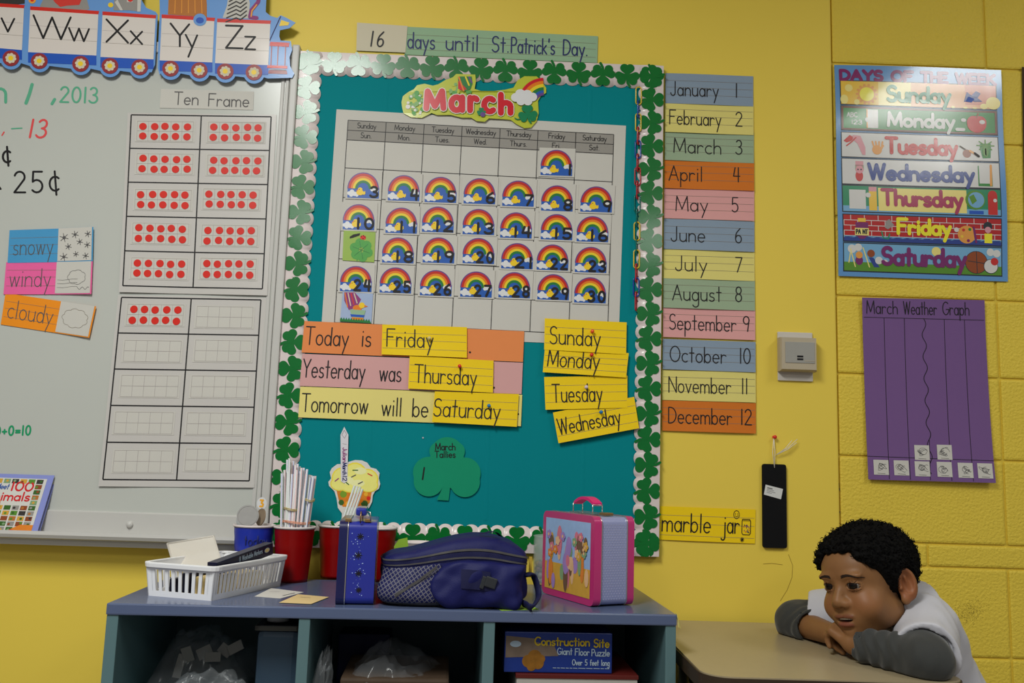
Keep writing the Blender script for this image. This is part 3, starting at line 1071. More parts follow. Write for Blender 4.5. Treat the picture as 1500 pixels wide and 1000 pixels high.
for n, (px, py) in POS.items():
    W_, H_ = 46.5, 37.5
    sl = 0.035
    k = 0.02
    x0, x1, y0, y1 = px - 3, px + W_ + 3.5, py - H_ - 2.5, py + 2
    s = wsheet((x0 + 1.5, y0), (x1 + 1.5, y0 + sl * 52), (x1 - 0.5, y1 + sl * 52), (x0, y1), CO + 0.0022, curl=None)
    mb = MB()
    s.base(mb, 'paper_white', 0.0012)
    uw = W_ / (x1 - x0)
    ul = 3 / (x1 - x0)
    vb = 0.955
    hh = H_ / (y1 - y0)
    v0 = vb - 0.40 * hh
    s.rect(mb, ul, v0 - 0.02, ul + uw, vb, 'rb_blue', 0.0003)
    cx, cy = ul + uw * 0.49, vb - 0.36 * hh
    R_ = uw * 0.5 * s.w
    ky = (hh * 0.64 * s.h) / R_
    s.disc(mb, cx, cy, R_ * 0.98, 'rb_blue', 0.0003, ry=R_ * 0.98 * ky, a0=0, a1=180)
    for r0, r1, m_ in ((0.93, 1.0, 'rb_purple'), (0.78, 0.93, 'rb_red'), (0.65, 0.78, 'rb_orange'), (0.51, 0.65, 'rb_yellow'), (0.36, 0.51, 'rb_green')):
        s.band(mb, cx, cy, R_ * r0, R_ * r1, 0, 180, m_, 0.0005, seg=22, ky=ky)
    for du, dv, rr in ((0.03, 0.86, 0.07), (0.12, 0.80, 0.085), (0.2, 0.88, 0.085), (0.1, 0.93, 0.07), (0.28, 0.93, 0.06), (0.3, 0.84, 0.06)):
        s.disc(mb, ul + uw * du + 0.02, v0 + (vb - v0) * (dv - 0.62) * 2.4, rr * R_ * 2 * 0.9, 'cloud_white', 0.0007, seg=10)
    for du, dv, rr in ((0.78, 0.63, 0.06), (0.85, 0.60, 0.07), (0.92, 0.66, 0.06)):
        s.disc(mb, ul + uw * du, v0 + (vb - v0) * (dv - 0.62) * 2.4 + 0.05, rr * R_ * 2, 'cloud_white', 0.0007, seg=10)
    bu, bv = ul + uw * 0.40, v0 + (vb - v0) * 0.48
    s.disc(mb, bu, bv, 0.0098, 'bird_yellow', 0.0009, ry=0.0074, seg=12)
    s.disc(mb, bu - 0.0, bv - 0.105, 0.0058, 'bird_yellow', 0.0009, seg=10)
    q = lambda a, b: (bu + a / s.w, bv + b / s.h)
    s.poly(mb, [q(0.004, 0.003), q(0.013, -0.005), q(0.014, 0.002), q(0.011, 0.006)], 'bird_yellow', 0.0009)
    s.poly(mb, [q(-0.011, -0.003), q(-0.005, -0.009), q(-0.005, -0.005)], 'rb_orange', 0.001)
    s.disc(mb, bu - 0.0018 / s.w, bv - 0.11, 0.0011, 'ink_black', 0.0011, seg=6)
    tx = str(n)
    fw = uw * (0.50 if n > 9 else (0.05 if n == 1 else 0.22))
    s.text(mb, tx, ul + uw * 0.955 - fw, vb - 0.05, 0.0262, 0.0060, 'ink_black', 0.0012, track=0.22, fit=(fw if n != 1 else None))
    row = (n + 4) // 7
    tag(mb.build('number_card', loc=s.centre()), 'rainbow calendar card numbered %d in the %s calendar row, %s column' % (n, ORD[row], DAYS[(n + 4) % 7]), 'calendar card', 'rainbow number cards on the calendar')

mat('clover_card', (140, 168, 72), 0.4, noise_amt=0.05)
mat('clover_leaf', (74, 150, 66), 0.4, noise_amt=0.08, noise_scale=60)
s = wsheet((503.5, 337.5), (550, 340), (548, 384), (501.5, 381), CO + 0.0022)
mb = MB()
s.base(mb, 'clover_card', 0.0012)
for k in range(6):
    a = 2 * PI * k / 6 + 0.3
    s.disc(mb, 0.58 + 0.22 * math.cos(a), 0.62 + 0.24 * math.sin(a), 0.0125, 'clover_leaf', 0.0004, seg=12)
    s.stroke(mb, [(0.58, 0.62), (0.58 + 0.28 * math.cos(a), 0.62 + 0.3 * math.sin(a))], 0.0012, 'rb_green', 0.0007)
s.stroke(mb, [(0.56, 0.66), (0.46, 0.97)], 0.0035, 'clover_leaf', 0.0004)
s.poly(mb, [(0.2, 0.2), (0.3, 0.12), (0.52, 0.06), (0.5, 0.14), (0.32, 0.22), (0.2, 0.26)], 'ink_black', 0.0005)
s.disc(mb, 0.62, 0.2, 0.0075, 'dot_red', 0.0005, ry=0.006)
for a, b in ((0.56, 0.17), (0.62, 0.24), (0.68, 0.18), (0.63, 0.14)):
    s.disc(mb, a, b, 0.0016, 'ink_black', 0.0008, seg=6)
tag(mb.build('number_card', loc=s.centre()), 'green clover picture card at the left of the fourth calendar row', 'calendar card')
mat('sky_card', (150, 166, 196), 0.4, noise_amt=0.05)
s = wsheet((502, 427), (546.5, 430), (544, 473.5), (498, 470.5), CO + 0.0022)
mb = MB()
s.base(mb, 'sky_card', 0.0012)
s.poly(mb, [(0.05, 0.02), (0.4, 0.0), (0.62, 0.22), (0.5, 0.5), (0.25, 0.6), (0.08, 0.3)], 'purple_ink', 0.0004)
for k in range(4):
    s.stroke(mb, [(0.08 + 0.1 * k, 0.04), (0.2 + 0.1 * k, 0.5 - 0.05 * k)], 0.0028, ('rb_orange', 'paper_cream', 'scarf_red', 'paper_cream')[k], 0.0006)
s.disc(mb, 0.52, 0.52, 0.0115, 'rb_orange', 0.0008, ry=0.008)
s.disc(mb, 0.66, 0.42, 0.0075, 'bird_yellow', 0.001)
s.poly(mb, [(0.74, 0.4), (0.86, 0.44), (0.75, 0.48)], 'rb_orange', 0.001)
s.poly(mb, [(0.28, 0.58), (0.8, 0.58), (0.72, 0.9), (0.4, 0.9)], 'strip_mint', 0.0011)
s.poly(mb, [(0.31, 0.74), (0.77, 0.74), (0.745, 0.82), (0.345, 0.82)], 'train_blue', 0.0013)
s.poly(mb, [(0.36, 0.84), (0.74, 0.84), (0.72, 0.93), (0.4, 0.93)], 'rb_orange', 0.0013)
gr = [(0, 1), (0, 0.92)]
for k in range(12):
    gr += [(0.04 + k / 12.5, 0.86), (0.08 + k / 12.5, 0.94)]
s.poly(mb, gr + [(1, 1)], 'rb_green', 0.0015)
tag(mb.build('number_card', loc=s.centre()), 'picture card of a yellow chick in a striped basket, lowest calendar row', 'calendar card')

# ---- March title cut-out
mat('title_lime', (176, 182, 50), 0.35, coat=0.3)
mat('title_red', (192, 24, 40), 0.3, coat=0.3)
mat('title_white', (206, 202, 196), 0.35)
mat('leaf_teal', (0, 116, 74), 0.35, coat=0.2)
mat('leaf_pale', (120, 164, 96), 0.4, noise_amt=0.25, noise_scale=160)
s = PxSheet(580, 100, 810, 200, CO + 0.0034, curl=lambda u, v: 0.004 * math.sin(PI * u) - 0.001)
root = thing('month_title', s.centre(), 'lime cut-out title with red letters reading March over the calendar', 'sign')
mb = MB()
ol = [(588, 150), (590, 141), (598, 135), (606, 131), (611, 125), (622, 123), (634, 126), (642, 124), (652, 118), (663, 114), (668, 109), (696, 110), (697, 120),
      (695, 131), (704, 134), (724, 134), (740, 132), (752, 129), (758, 118), (768, 112), (786, 112), (793, 118), (800, 129), (800, 136), (792, 141),
      (788, 148), (789, 166), (786, 178), (778, 187), (768, 188), (756, 182), (748, 176), (736, 175), (716, 174), (710, 179), (698, 178), (690, 173), (676, 173), (660, 169),
      (640, 169), (632, 166), (618, 173), (602, 172), (591, 166), (589, 158)]
s.poly(mb, s.Ul(*ol), 'title_lime', 0.0, th=0.0012)
rs = random.Random(5)
for k in range(40):
    a, r = rs.uniform(0, 6.28), rs.uniform(0, 1) ** 0.5
    s.disc(mb, *s.U(610 + 13 * r * math.cos(a), 152 + 16 * r * math.sin(a)), rs.uniform(0.003, 0.007), rs.choice(['leaf_pale', 'leaf_pale', 'clover_leaf', 'title_white']), 0.0005 + 0.00001 * k, seg=8)
for k in range(20):
    s.disc(mb, *s.U(rs.uniform(654, 690), rs.uniform(124, 138)), rs.uniform(0.003, 0.006), rs.choice(['leaf_pale', 'title_lime', 'clover_leaf']), 0.0005 + 0.00001 * k, seg=8)
shq = [(671, 113), (691, 113), (692, 124), (689, 132), (680, 135), (671, 131)]
s.poly(mb, s.Ul(*shq), 'rb_green', 0.0008)
s.poly(mb, s.Ul((671, 119), (671, 131), (676, 133.5), (684, 132)), 'title_red', 0.001)
for k, m_ in enumerate(('rb_orange', 'rb_green', 'rb_yellow', 'rb_purple')):
    s.stroke(mb, s.Ul((672 + 5 * k, 114), (679 + 4 * k, 126 + 4 * (2 - k))), 0.0040, m_, 0.0011 + 0.00005 * k)
shamrock(s, mb, *s.U(705, 165), 0.012, PI / 2, 'leaf_teal', 0.0022)
s.disc(mb, *s.U(707, 169), 0.0065, 'rb_purple', 0.0026)
for r0, r1, m_ in ((34, 39, 'title_red'), (29, 34, 'rb_orange'), (24, 29, 'rb_yellow'), (19, 24, 'rb_green'), (15, 19, 'rb_blue'), (11, 15, 'rb_purple')):
    s.band(mb, *s.U(797, 150), r0 * PXM, r1 * PXM, 92, 160, m_, 0.0008, seg=14)
for dx, dy, r in ((-12, 0, 7), (-5, -5, 8), (5, -4, 8), (13, -1, 7), (6, 5, 7), (-4, 5, 7), (0, 0, 9)):
    s.disc(mb, *s.U(767 + dx, 144 + dy), r * PXM, 'cloud_white', 0.0028, seg=14)
shamrock(s, mb, *s.U(773, 168), 0.026, PI / 2 + 0.1, 'leaf_teal', 0.0024)
s.stroke(mb, s.Ul((766, 174), (758, 176), (754, 174)), 0.003, 'leaf_teal', 0.0024)
mb.build('backing', root)
x = 621
for ch, w_, y_ in (('M', 33, 163), ('a', 24, 166), ('r', 17, 166.5), ('c', 21, 168), ('h', 22, 170)):
    mb = MB()
    cap = (32 if ch in 'M' else (34 if ch == 'h' else 40)) * PXM
    gw = GLYPH[ch][0] * cap
    for wd_, m_, lf in ((0.0200, 'title_white', 0.0012), (0.0155, 'title_red', 0.0017)):
        u, v = s.U(x + 3.5, y_ - 3.5)
        st = GLYPH[ch][1]
        for stc in st:
            pts = [(u + gx / GLYPH[ch][0] * (w_ - 7) * PXM / s.w, v - gy * (cap - 0.008 if ch in 'Mh' else cap * 0.92) / s.h) for gx, gy in stc]
            s.stroke(mb, pts, wd_, m_, lf)
    mb.build('letter', root)
    x += w_ + 3.5

# ---- plastic chain of coloured links down the right of the board
for nm, c in (('link_yellow', (206, 176, 40)), ('link_blue', (22, 62, 150)), ('link_red', (170, 36, 44)), ('link_green', (0, 100, 90))):
    mat(nm, c, 0.25, coat=0.3)
top, bot = onwall(935, 132, -BB), onwall(931, 452, -BB)
root = thing('link_chain', top, 'hanging chain of red, blue, yellow and green plastic links beside the calendar', 'chain')
seq = ['yellow', 'blue', 'yellow', 'red', 'blue', 'red', 'red', 'red', 'green', 'green', 'yellow', 'green', 'yellow', 'red', 'blue', 'red']
n = len(seq)
for k, c in enumerate(seq):
    ln = (bot - top) / n
    cpos = top + ln * (k + 0.5)
    hl = ln.length * 0.66
    hw = 0.0072
    faceon = k % 2 == 0
    mb = MB()
    pts = []
    for i in range(20):
        a = 2 * PI * i / 20
        x_ = hw * math.cos(a)
        z_ = (hl - hw) * (1 if math.sin(a) > 0 else -1) + hw * math.sin(a)
        p = Vector((x_, -0.006, z_)) if faceon else Vector((x_ * 0.35, -0.006 + x_ * 0.6, z_))
        pts.append(cpos + p)
    mb.tube(pts, 0.0017, 'link_' + c, 7, closed=True)
    mb.build('link', root)

# ---- sentence strips and yellow day cards
mat('strip_orange', (214, 128, 72), 0.7, noise_amt=0.02)
mat('strip_pink', (198, 150, 148), 0.7, noise_amt=0.02)
mat('strip_yellow', (214, 200, 118), 0.7, noise_amt=0.02)
mat('card_yellow', (230, 190, 10), 0.65, noise_amt=0.02)


def strip(words, c, m_, off, label, dot, rules=True):
    s = wsheet(*c, off, curl=lambda u, v: 0.0012 * math.sin(u * 6 + v))
    mb = MB()
    s.base(mb, m_, 0.0006, 12, 3)
    for wd_, x0, x1, y in words:
        u0 = (x0 - c[0][0]) / (c[1][0] - c[0][0])
        u1 = (x1 - c[0][0]) / (c[1][0] - c[0][0])
        s.text(mb, wd_, u0, y, 0.0445, 0.0031, 'ink_black', 0.0006, fit=u1 - u0)
    s.disc(mb, *dot, 0.0028, 'ink_black', 0.0006, seg=8)
    tag(mb.build('sentence_strip', loc=s.centre()), label, 'sentence strip')


SO = CO + 0.0034
strip([('Today', 450, 512, 0.74), ('is', 532, 545, 0.72)], [(446, 470), (768, 485), (766, 530), (442, 516)], 'strip_orange', SO, 'orange strip starting Today is, uppermost sentence strip on the board', (0.758, 0.76))
strip([('Yesterday', 446, 536, 0.72), ('was', 558, 589, 0.75)], [(443, 518), (766, 531), (764, 577), (439, 565)], 'strip_pink', SO, 'pink strip starting Yesterday was, between orange and yellow strips', (0.874, 0.83))
strip([('Tomorrow', 444, 540, 0.80), ('will', 561, 589, 0.83), ('be', 606, 628, 0.83)], [(440, 566), (765, 578), (763, 624), (437, 611)], 'strip_yellow', SO, 'pale yellow strip starting Tomorrow will be, lowest sentence strip', (0.985, 0.62))


def daycard(word, c, off, label, tu0, tu1, base, pin, ptx, curl=0.004):
    s = wsheet(*c, off, curl=lambda u, v: curl * v ** 2 * (0.5 + 0.5 * math.sin(3 * u)))
    mb = MB()
    s.base(mb, 'card_yellow', 0.0006, 10, 5)
    for v in (0.27, 0.5, 0.78):
        s.stroke(mb, [(0.01 + 0.98 * i / 10, v) for i in range(11)], 0.0008, 'rule_line', 0.0003, caps=False)
    s.text(mb, word, tu0, base, 0.0445 if word != 'Wednesday' else 0.040, 0.0030, 'ink_black', 0.0006, fit=tu1 - tu0)
    tag(mb.build('day_card', loc=s.centre()), label, 'word card', 'yellow day cards on the board')
    if pin:
        u, v = ptx
        p = s.P(u, v, 0.0008)
        mb = MB()
        R = Matrix.Rotation(PI / 2, 3, 'X')
        mb.lathe(p, [(0.0001, -0.0005), (0.0042, -0.0003), (0.0042, 0.0012), (0.0024, 0.0026), (0.0026, 0.0065), (0.0046, 0.0082), (0.0044, 0.0098), (0.0001, 0.0102)], pin[0], 16, R)
        tag(mb.build('push_pin', loc=p), pin[1], 'push pin', 'push pins')


mat('pin_clear', (196, 180, 120), 0.2, coat=0.5)
mat('pin_red', (204, 44, 30), 0.3, coat=0.4)
mat('pin_orange', (222, 84, 34), 0.3, coat=0.4)
mat('pin_white', (206, 186, 196), 0.3, coat=0.4)
mat('pin_blue', (24, 110, 168), 0.3, coat=0.4)
DO = SO + 0.0030
daycard('Friday', [(560, 475), (684, 479), (684, 524), (559, 519)], DO, 'yellow card reading Friday on the orange strip', 0.06, 0.60, 0.72, ('pin_clear', 'clear yellowish push pin in the Friday card'), (0.56, 0.42))
daycard('Thursday', [(600, 521), (723, 528), (722, 575), (598, 569)], DO + 0.0012, 'yellow card reading Thursday on the pink strip', 0.07, 0.80, 0.80, ('pin_red', 'red push pin in the Thursday card on the pink strip'), (0.60, 0.24))
daycard('Saturday', [(637, 573), (760, 577), (757, 625), (633, 618)], DO + 0.0024, 'yellow card reading Saturday on the pale yellow strip', 0.01, 0.79, 0.80, ('pin_blue', 'blue push pin in the Saturday card'), (0.655, 0.40))
daycard('Sunday', [(798, 466), (918, 472), (917, 519), (797, 512)], DO + 0.0010, 'yellow card reading Sunday, uppermost of the loose day cards', 0.07, 0.68, 0.80, ('pin_orange', 'orange push pin in the Sunday card'), (0.58, 0.35))
daycard('Monday', [(798, 511), (921, 517), (917, 553), (795, 545)], DO + 0.0024, 'yellow card reading Monday, second of the loose day cards', 0.05, 0.66, 0.72, ('pin_red', 'red push pin in the Monday card'), (0.56, 0.16))
daycard('Tuesday', [(797, 552), (919, 550), (919, 597), (799, 600)], DO + 0.0010, 'yellow card reading Tuesday, third of the loose day cards', 0.09, 0.69, 0.78, ('pin_white', 'white push pin in the Tuesday card'), (0.5, 0.34))
daycard('Wednesday', [(810, 604), (929, 581), (936, 627), (818, 649)], DO + 0.0024, 'tilted yellow card reading Wednesday, lowest loose day card', 0.03, 0.79, 0.74, ('pin_blue', 'blue push pin in the tilted Wednesday card'), (0.57, 0.28))

# ---- tally shamrock
mat('tally_green', (0, 132, 96), 0.7, noise_amt=0.05)
s = PxSheet(595, 640, 710, 740, CO + 0.003)
root = thing('tally_shamrock', s.centre(), 'green paper shamrock lettered March Tallies on the teal board', 'cut-out')
mb = MB()
dd_ = [(655, 664, 24), (643, 661, 14), (667, 661, 14), (628, 692, 23), (628, 705, 22), (681, 693, 23), (681, 706, 22), (655, 694, 21), (640, 697, 18), (670, 697, 18)]
pts = []
for i in range(120):
    th = 2 * PI * i / 120
    dx_, dy_ = math.cos(th), math.sin(th)
    best = 10
    for cx, cy, rr in dd_:
        ex_, ey_ = cx - 655, cy - 692
        q = ex_ * dx_ + ey_ * dy_
        dd2 = ex_ * ex_ + ey_ * ey_ - q * q
        if dd2 < rr * rr and q > -rr:
            best = max(best, q + math.sqrt(rr * rr - dd2))
    pts.append((655 + best * dx_, 692 + best * dy_))
s.poly(mb, s.Ul(*pts), 'tally_green', 0.0002, th=0.0009)
s.poly(mb, s.Ul((651, 708), (660, 708), (657, 733), (640, 732)), 'tally_green', 0.0, th=0.0008)
s.text(mb, 'March', *s.U(638, 659), 0.0165, 0.0023, 'ink_black', 0.0006, fit=0.25)
s.text(mb, 'Tallies', *s.U(637, 670), 0.0155, 0.0022, 'ink_black', 0.0006, fit=0.26)
s.stroke(mb, s.Ul((621.5, 685), (619, 702)), 0.0038, 'ink_black', 0.0006)
mb.build('leaf_cutout', root)

# ---- cupcake cut-out with paper candle
mat('icing', (232, 218, 120), 0.6, noise_amt=0.06, noise_scale=40)
mat('icing_edge', (238, 206, 64), 0.6)
mat('icing_pale', (232, 222, 162), 0.6)
mat('wrapper', (206, 120, 30), 0.6, noise_amt=0.3, noise_scale=70)
mat('wrap_dark', (52, 92, 34), 0.6)
mat('wrap_green', (112, 144, 40), 0.6)
mat('wrap_yellow', (226, 164, 46), 0.6)
mat('candle_white', (204, 200, 206), 0.6)
s = PxSheet(475, 620, 565, 765, CO + 0.003)
root = thing('birthday_cupcake', s.centre(), 'paper cupcake cut-out with tall white candle pinned on teal paper', 'cut-out')
mb = MB()
ol = [(482, 712), (481, 706), (485, 701), (483, 692), (486, 686), (494, 680), (502, 680), (510, 677), (520, 674), (530, 674.5), (538, 678), (543, 685), (551, 687), (556, 693),
      (555, 701), (557, 709), (555, 716), (549, 720), (546, 726), (545, 735), (541, 743), (537, 748), (541, 756), (540, 764), (500, 764), (501, 752), (495, 744), (493, 730), (490, 720)]
s.poly(mb, s.Ul(*ol), 'title_white', 0.0, th=0.0008)
s.poly(mb, s.Ul((492, 714), (545, 718), (542, 736), (534, 744), (502, 742), (496, 732)), 'wrapper', 0.0004)
for x_, y_, r, m_ in ((503, 724, 5, 'wrap_green'), (500, 736, 4, 'wrap_dark'), (510, 738, 4, 'wrap_yellow'), (536, 724, 3, 'wrap_yellow'), (534, 738, 5, 'wrap_dark'), (512, 730, 4, 'rb_orange'), (529, 733, 3, 'rb_orange'), (540, 730, 3, 'dot_red')):
    s.disc(mb, *s.U(x_, y_), r * PXM, m_, 0.0006, seg=10)
for m_, k, lf in (('icing_edge', 1.0, 0.0007), ('icing', 0.88, 0.0009)):
    for x_, y_, rx, ry in ((520, 697, 18, 19), (502, 701, 16, 16), (537, 702, 17, 15), (498, 709, 14, 10), (518, 711, 22, 11), (540, 711, 14, 10)):
        s.disc(mb, *s.U(x_, y_), rx * k * PXM, m_, lf, ry=ry * k * PXM, seg=18)
for x_, y_, rx, ry in ((510, 704, 8, 6), (524, 708, 10, 5), (528, 690, 9, 5)):
    s.disc(mb, *s.U(x_, y_), rx * PXM, 'icing_pale', 0.0011, ry=ry * PXM, seg=14)
for x0, y0, x1, y1, m_ in ((517, 689, 524, 689, 'wrap_dark'), (515, 699, 521, 696, 'ink_grey'), (539, 694, 545, 697, 'scarf_red'), (491, 705, 496, 701, 'purple_ink'), (506, 706, 511, 710, 'wrap_dark'), (525, 709, 531, 706, 'ink_grey')):
    s.stroke(mb, s.Ul((x0, y0), (x1, y1)), 0.0026, m_, 0.0013)
mb.build('cupcake', root)
mb = MB()
s.poly(mb, s.Ul((499, 637), (504.5, 625), (510.5, 637), (509, 705), (504, 708), (499.5, 705)), 'candle_white', 0.0022, th=0.0008)
s.stroke(mb, s.Ul((501, 637), (504.5, 630), (508, 636), (505, 642), (501, 637)), 0.0007, 'ink_grey', 0.0026)
s.stroke(mb, s.Ul((502, 650), (508, 651)), 0.0006, 'rule_line', 0.0026)
# writing runs down the candle: draw it on a turned sheet
c0 = s.P(*s.U(509.5, 654), 0.0026)
c1 = s.P(*s.U(509.0, 706), 0.0026)
c2 = s.P(*s.U(500.0, 706), 0.0026)
c3 = s.P(*s.U(500.0, 654), 0.0026)
ts = Sheet(c0, c1, c2, c3, 0.0)
ts.text(mb, 'Julian', 0.04, 0.74, 0.0096, 0.0020, 'purple_ink', 0.0, fit=0.40)
ts.text(mb, 'March', 0.47, 0.74, 0.0096, 0.0020, 'ink_navy', 0.0, fit=0.33)
ts.text(mb, '12', 0.84, 0.74, 0.0098, 0.0020, 'ink_navy', 0.0, fit=0.13)
mb.build('candle', root)

# ================================================================== month cards
for nm, c in (('month_blue', (126, 142, 160)), ('month_yellow', (206, 194, 112)), ('month_green', (142, 160, 132)), ('month_orange', (194, 106, 30)), ('month_pink', (204, 148, 146))):
    mat(nm, c, 0.7, noise_amt=0.03)
MON = [('January', 'blue', 107, .06, .60, '1', .80), ('February', 'yellow', 149, .05, .63, '2', .80), ('March', 'green', 190, .10, .63, '3', .80), ('April', 'orange', 231, .05, .42, '4', .77),
       ('May', 'pink', 275, .13, .48, '5', .75), ('June', 'blue', 320, .08, .45, '6', .79), ('July', 'yellow', 363, .13, .47, '7', .79), ('August', 'green', 406, .10, .63, '8', .79),
       ('September', 'pink', 449, .07, .79, '9', .87), ('October', 'blue', 496, .08, .68, '10', .83), ('November', 'yellow', 541, .07, .73, '11', .85), ('December', 'orange', 586, .07, .74, '12', .84)]
rs = random.Random(11)
for i, (nm, c, y, u0, u1, num, nu) in enumerate(MON):
    j = rs.uniform(-1, 1)
    xr = 1103.5 + i * 0.35
    s = wsheet((975 - 0.45 * i, y), (xr, y + 4.5 + j * 0.5), (xr - 0.3, y + 49 + j * 0.5), (975 - 0.45 * i - 0.4, y + 44.5), 0.0032 + (0.0008 if i % 2 else 0.0),
               curl=lambda u, v: 0.0010 * math.sin(5 * u + i) + 0.002 * v * v)
    mb = MB()
    s.base(mb, 'month_' + c, 0.0006, 8, 4)
    for v in (0.24, 0.46, 0.70):
        s.stroke(mb, [(0.01 + 0.98 * q / 8, v) for q in range(9)], 0.0008, 'rule_line', 0.0003, caps=False)
    s.text(mb, nm, u0, 0.74, 0.0395, 0.0027, 'ink_black', 0.0006, fit=u1 - u0)
    s.text(mb, num, nu, 0.72, 0.0385, 0.0028, 'ink_black', 0.0006, wx=0.85)
    tag(mb.build('month_card', loc=s.centre()), '%s paper month card reading %s %s in the column beside the board' % ({'blue': 'grey-blue', 'yellow': 'pale yellow', 'green': 'grey-green', 'orange': 'orange', 'pink': 'pink'}[c], nm, num), 'word card', 'month cards in a column')
s = wsheet((967, 741), (1107, 746), (1106, 796), (965, 790), 0.0032, curl=lambda u, v: 0.001 * math.sin(4 * u))
mb = MB()
s.base(mb, 'card_yellow', 0.0006)
for v in (0.26, 0.5, 0.85):
    s.stroke(mb, [(0.01 + 0.98 * q / 8, v) for q in range(9)], 0.0008, 'rule_line', 0.0003, caps=False)
s.text(mb, 'marble', 0.03, 0.74, 0.045, 0.0031, 'ink_black', 0.0006, fit=0.50)
s.text(mb, 'jar', 0.66, 0.72, 0.044, 0.0031, 'ink_black', 0.0006, fit=0.17)
s.stroke(mb, [(0.865, 0.30), (0.94, 0.30), (0.95, 0.36), (0.95, 0.70), (0.94, 0.75), (0.87, 0.75), (0.86, 0.70), (0.86, 0.36), (0.865, 0.30)], 0.0018, 'ink_black', 0.0006)
s.stroke(mb, [(0.87, 0.34), (0.94, 0.34)], 0.0012, 'ink_black', 0.0006)
rs2 = random.Random(2)
for k in range(18):
    s.disc(mb, 0.875 + rs2.random() * 0.06, 0.42 + rs2.random() * 0.28, 0.0014, rs2.choice(['ink_black', 'scarf_red', 'ink_navy', 'purple_ink']), 0.0007, seg=6)
for dx in (-0.012, 0.012):
    s.disc(mb, 0.80 + dx, 0.15, 0.0012, 'ink_black', 0.0007, seg=6)
s.stroke(mb, A(0.80, 0.17, 0.03, 0.12, 90, 450, 14), 0.0014, 'ink_black', 0.0006)
s.stroke(mb, A(0.80, 0.17, 0.016, 0.06, 20, 160, 6), 0.0010, 'ink_black', 0.0006)
for a in range(5):
    q = a * PI / 5
    s.stroke(mb, [(0.865 - 0.02 * math.cos(q), 0.90 - 0.07 * math.sin(q)), (0.865 + 0.02 * math.cos(q), 0.90 + 0.07 * math.sin(q))], 0.0012, 'ink_black', 0.0006)
tag(mb.build('word_card', loc=s.centre()), 'yellow card reading marble jar with small doodles, low on the wall', 'word card')

# ================================================================== thermostat
mat('thermo_beige', (168, 156, 134), 0.5)
mat('thermo_plate', (186, 180, 172), 0.5)
mat('thermo_face', (146, 144, 138), 0.4)
c = onwall(1164, 522)
root = thing('thermostat', c, 'small beige wall thermostat with grey face and white back plate', 'thermostat')
mb = MB()
a, b = onwall(1138, 486), onwall(1190, 559)
mb.box(((a.x + b.x) / 2, -0.003, (a.z + b.z) / 2), (b.x - a.x, 0.006, a.z - b.z), 'thermo_plate', bev=0.002)
mb.build('back_plate', root)
mb = MB()
a, b = onwall(1141, 494, -0.02), onwall(1195, 545, -0.02)
cx, cz, W_, H_ = (a.x + b.x) / 2, (a.z + b.z) / 2, b.x - a.x, a.z - b.z
V = []
for (y, k, dz) in ((-0.006, 1.0, 0.0), (-0.026, 1.0, 0.0), (-0.034, 0.94, 0.0015)):
    V += [Vector((cx + sx * W_ / 2 * k, y, cz + dz + sz * H_ / 2 * k)) for sx, sz in ((-1, 1), (1, 1), (1, -1), (-1, -1))]
F = [(4 * r + i, 4 * r + (i + 1) % 4, 4 * r + 4 + (i + 1) % 4, 4 * r + 4 + i) for r in range(2) for i in range(4)] + [(8, 9, 10, 11)]
mb.add(V, F, 'thermo_beige')
mb.build('housing', root)
mb = MB()
mb.box((cx + 0.002, -0.0345, cz + 0.004), (W_ * 0.80, 0.002, H_ * 0.62), 'thermo_face', bev=0.0008)
for dz in (-0.006, -0.013):
    mb.box((cx + 0.002, -0.0357, cz + dz), (0.015, 0.001, 0.0045), 'ink_black')
mb.box((cx + 0.026, -0.0357, cz - 0.017), (0.026, 0.0008, 0.0015), 'thermo_beige')
mb.build('face_panel', root)

# ================================================================== black panel hanging from a red pin
mat('black_panel', (16, 16, 18), 0.75, spec=0.15, noise_amt=0)
mat('sticker_white', (196, 196, 194), 0.5)
mat('string', (206, 198, 180), 0.8)
tl, br = onwall(1117, 679, -0.008), onwall(1153, 803, -0.008)
root = thing('hanging_panel', Vector(((tl.x + br.x) / 2, 0, (tl.z + br.z) / 2)), 'flat black oblong panel hanging by white string beside the month cards', 'panel')
mb = MB()
W_, H_ = br.x - tl.x, tl.z - br.z
cxp, czp = (tl.x + br.x) / 2, (tl.z + br.z) / 2
r = 0.006
rim = []
for sx, sz, a0 in ((1, 1, 0), (-1, 1, 90), (-1, -1, 180), (1, -1, 270)):
    for k in range(5):
        a = math.radians(a0 + 22.5 * k)
        rim.append((cxp + sx * (W_ / 2 - r) + r * math.cos(a), czp + sz * (H_ / 2 - r) + r * math.sin(a)))
n = len(rim)
V = [Vector((x, -0.008, z)) for x, z in rim] + [Vector((x, -0.0005, z)) for x, z in rim]
mb.add(V, [tuple(range(n)), tuple(range(n, 2 * n))[::-1]] + [(i, (i + 1) % n, n + (i + 1) % n, n + i) for i in range(n)], 'black_panel')
mb.build('panel', root)
s = wsheet((1121.5, 709.5), (1147, 716), (1144, 731), (1119, 724), 0.0084)
mb = MB()
s.base(mb, 'sticker_white', 0.0003)
for k, v in enumerate((0.25, 0.4, 0.55, 0.7)):
    s.stroke(mb, [(0.12, v), (0.42 + 0.1 * ((k * 7) % 3), v)], 0.0008 if k else 0.0022, 'ink_grey', 0.0003, caps=False)
mb.build('label', root)
mb = MB()
pin = onwall(1133.5, 640, -0.006)
hole = onwall(1134.5, 685, -0.009)
for dx in (-0.004, 0.002):
    mb.tube([pin, pin.lerp(hole, 0.5) + Vector((dx, 0, 0)), hole], 0.0009, 'string', 6)
kn = onwall(1137, 666, -0.009)
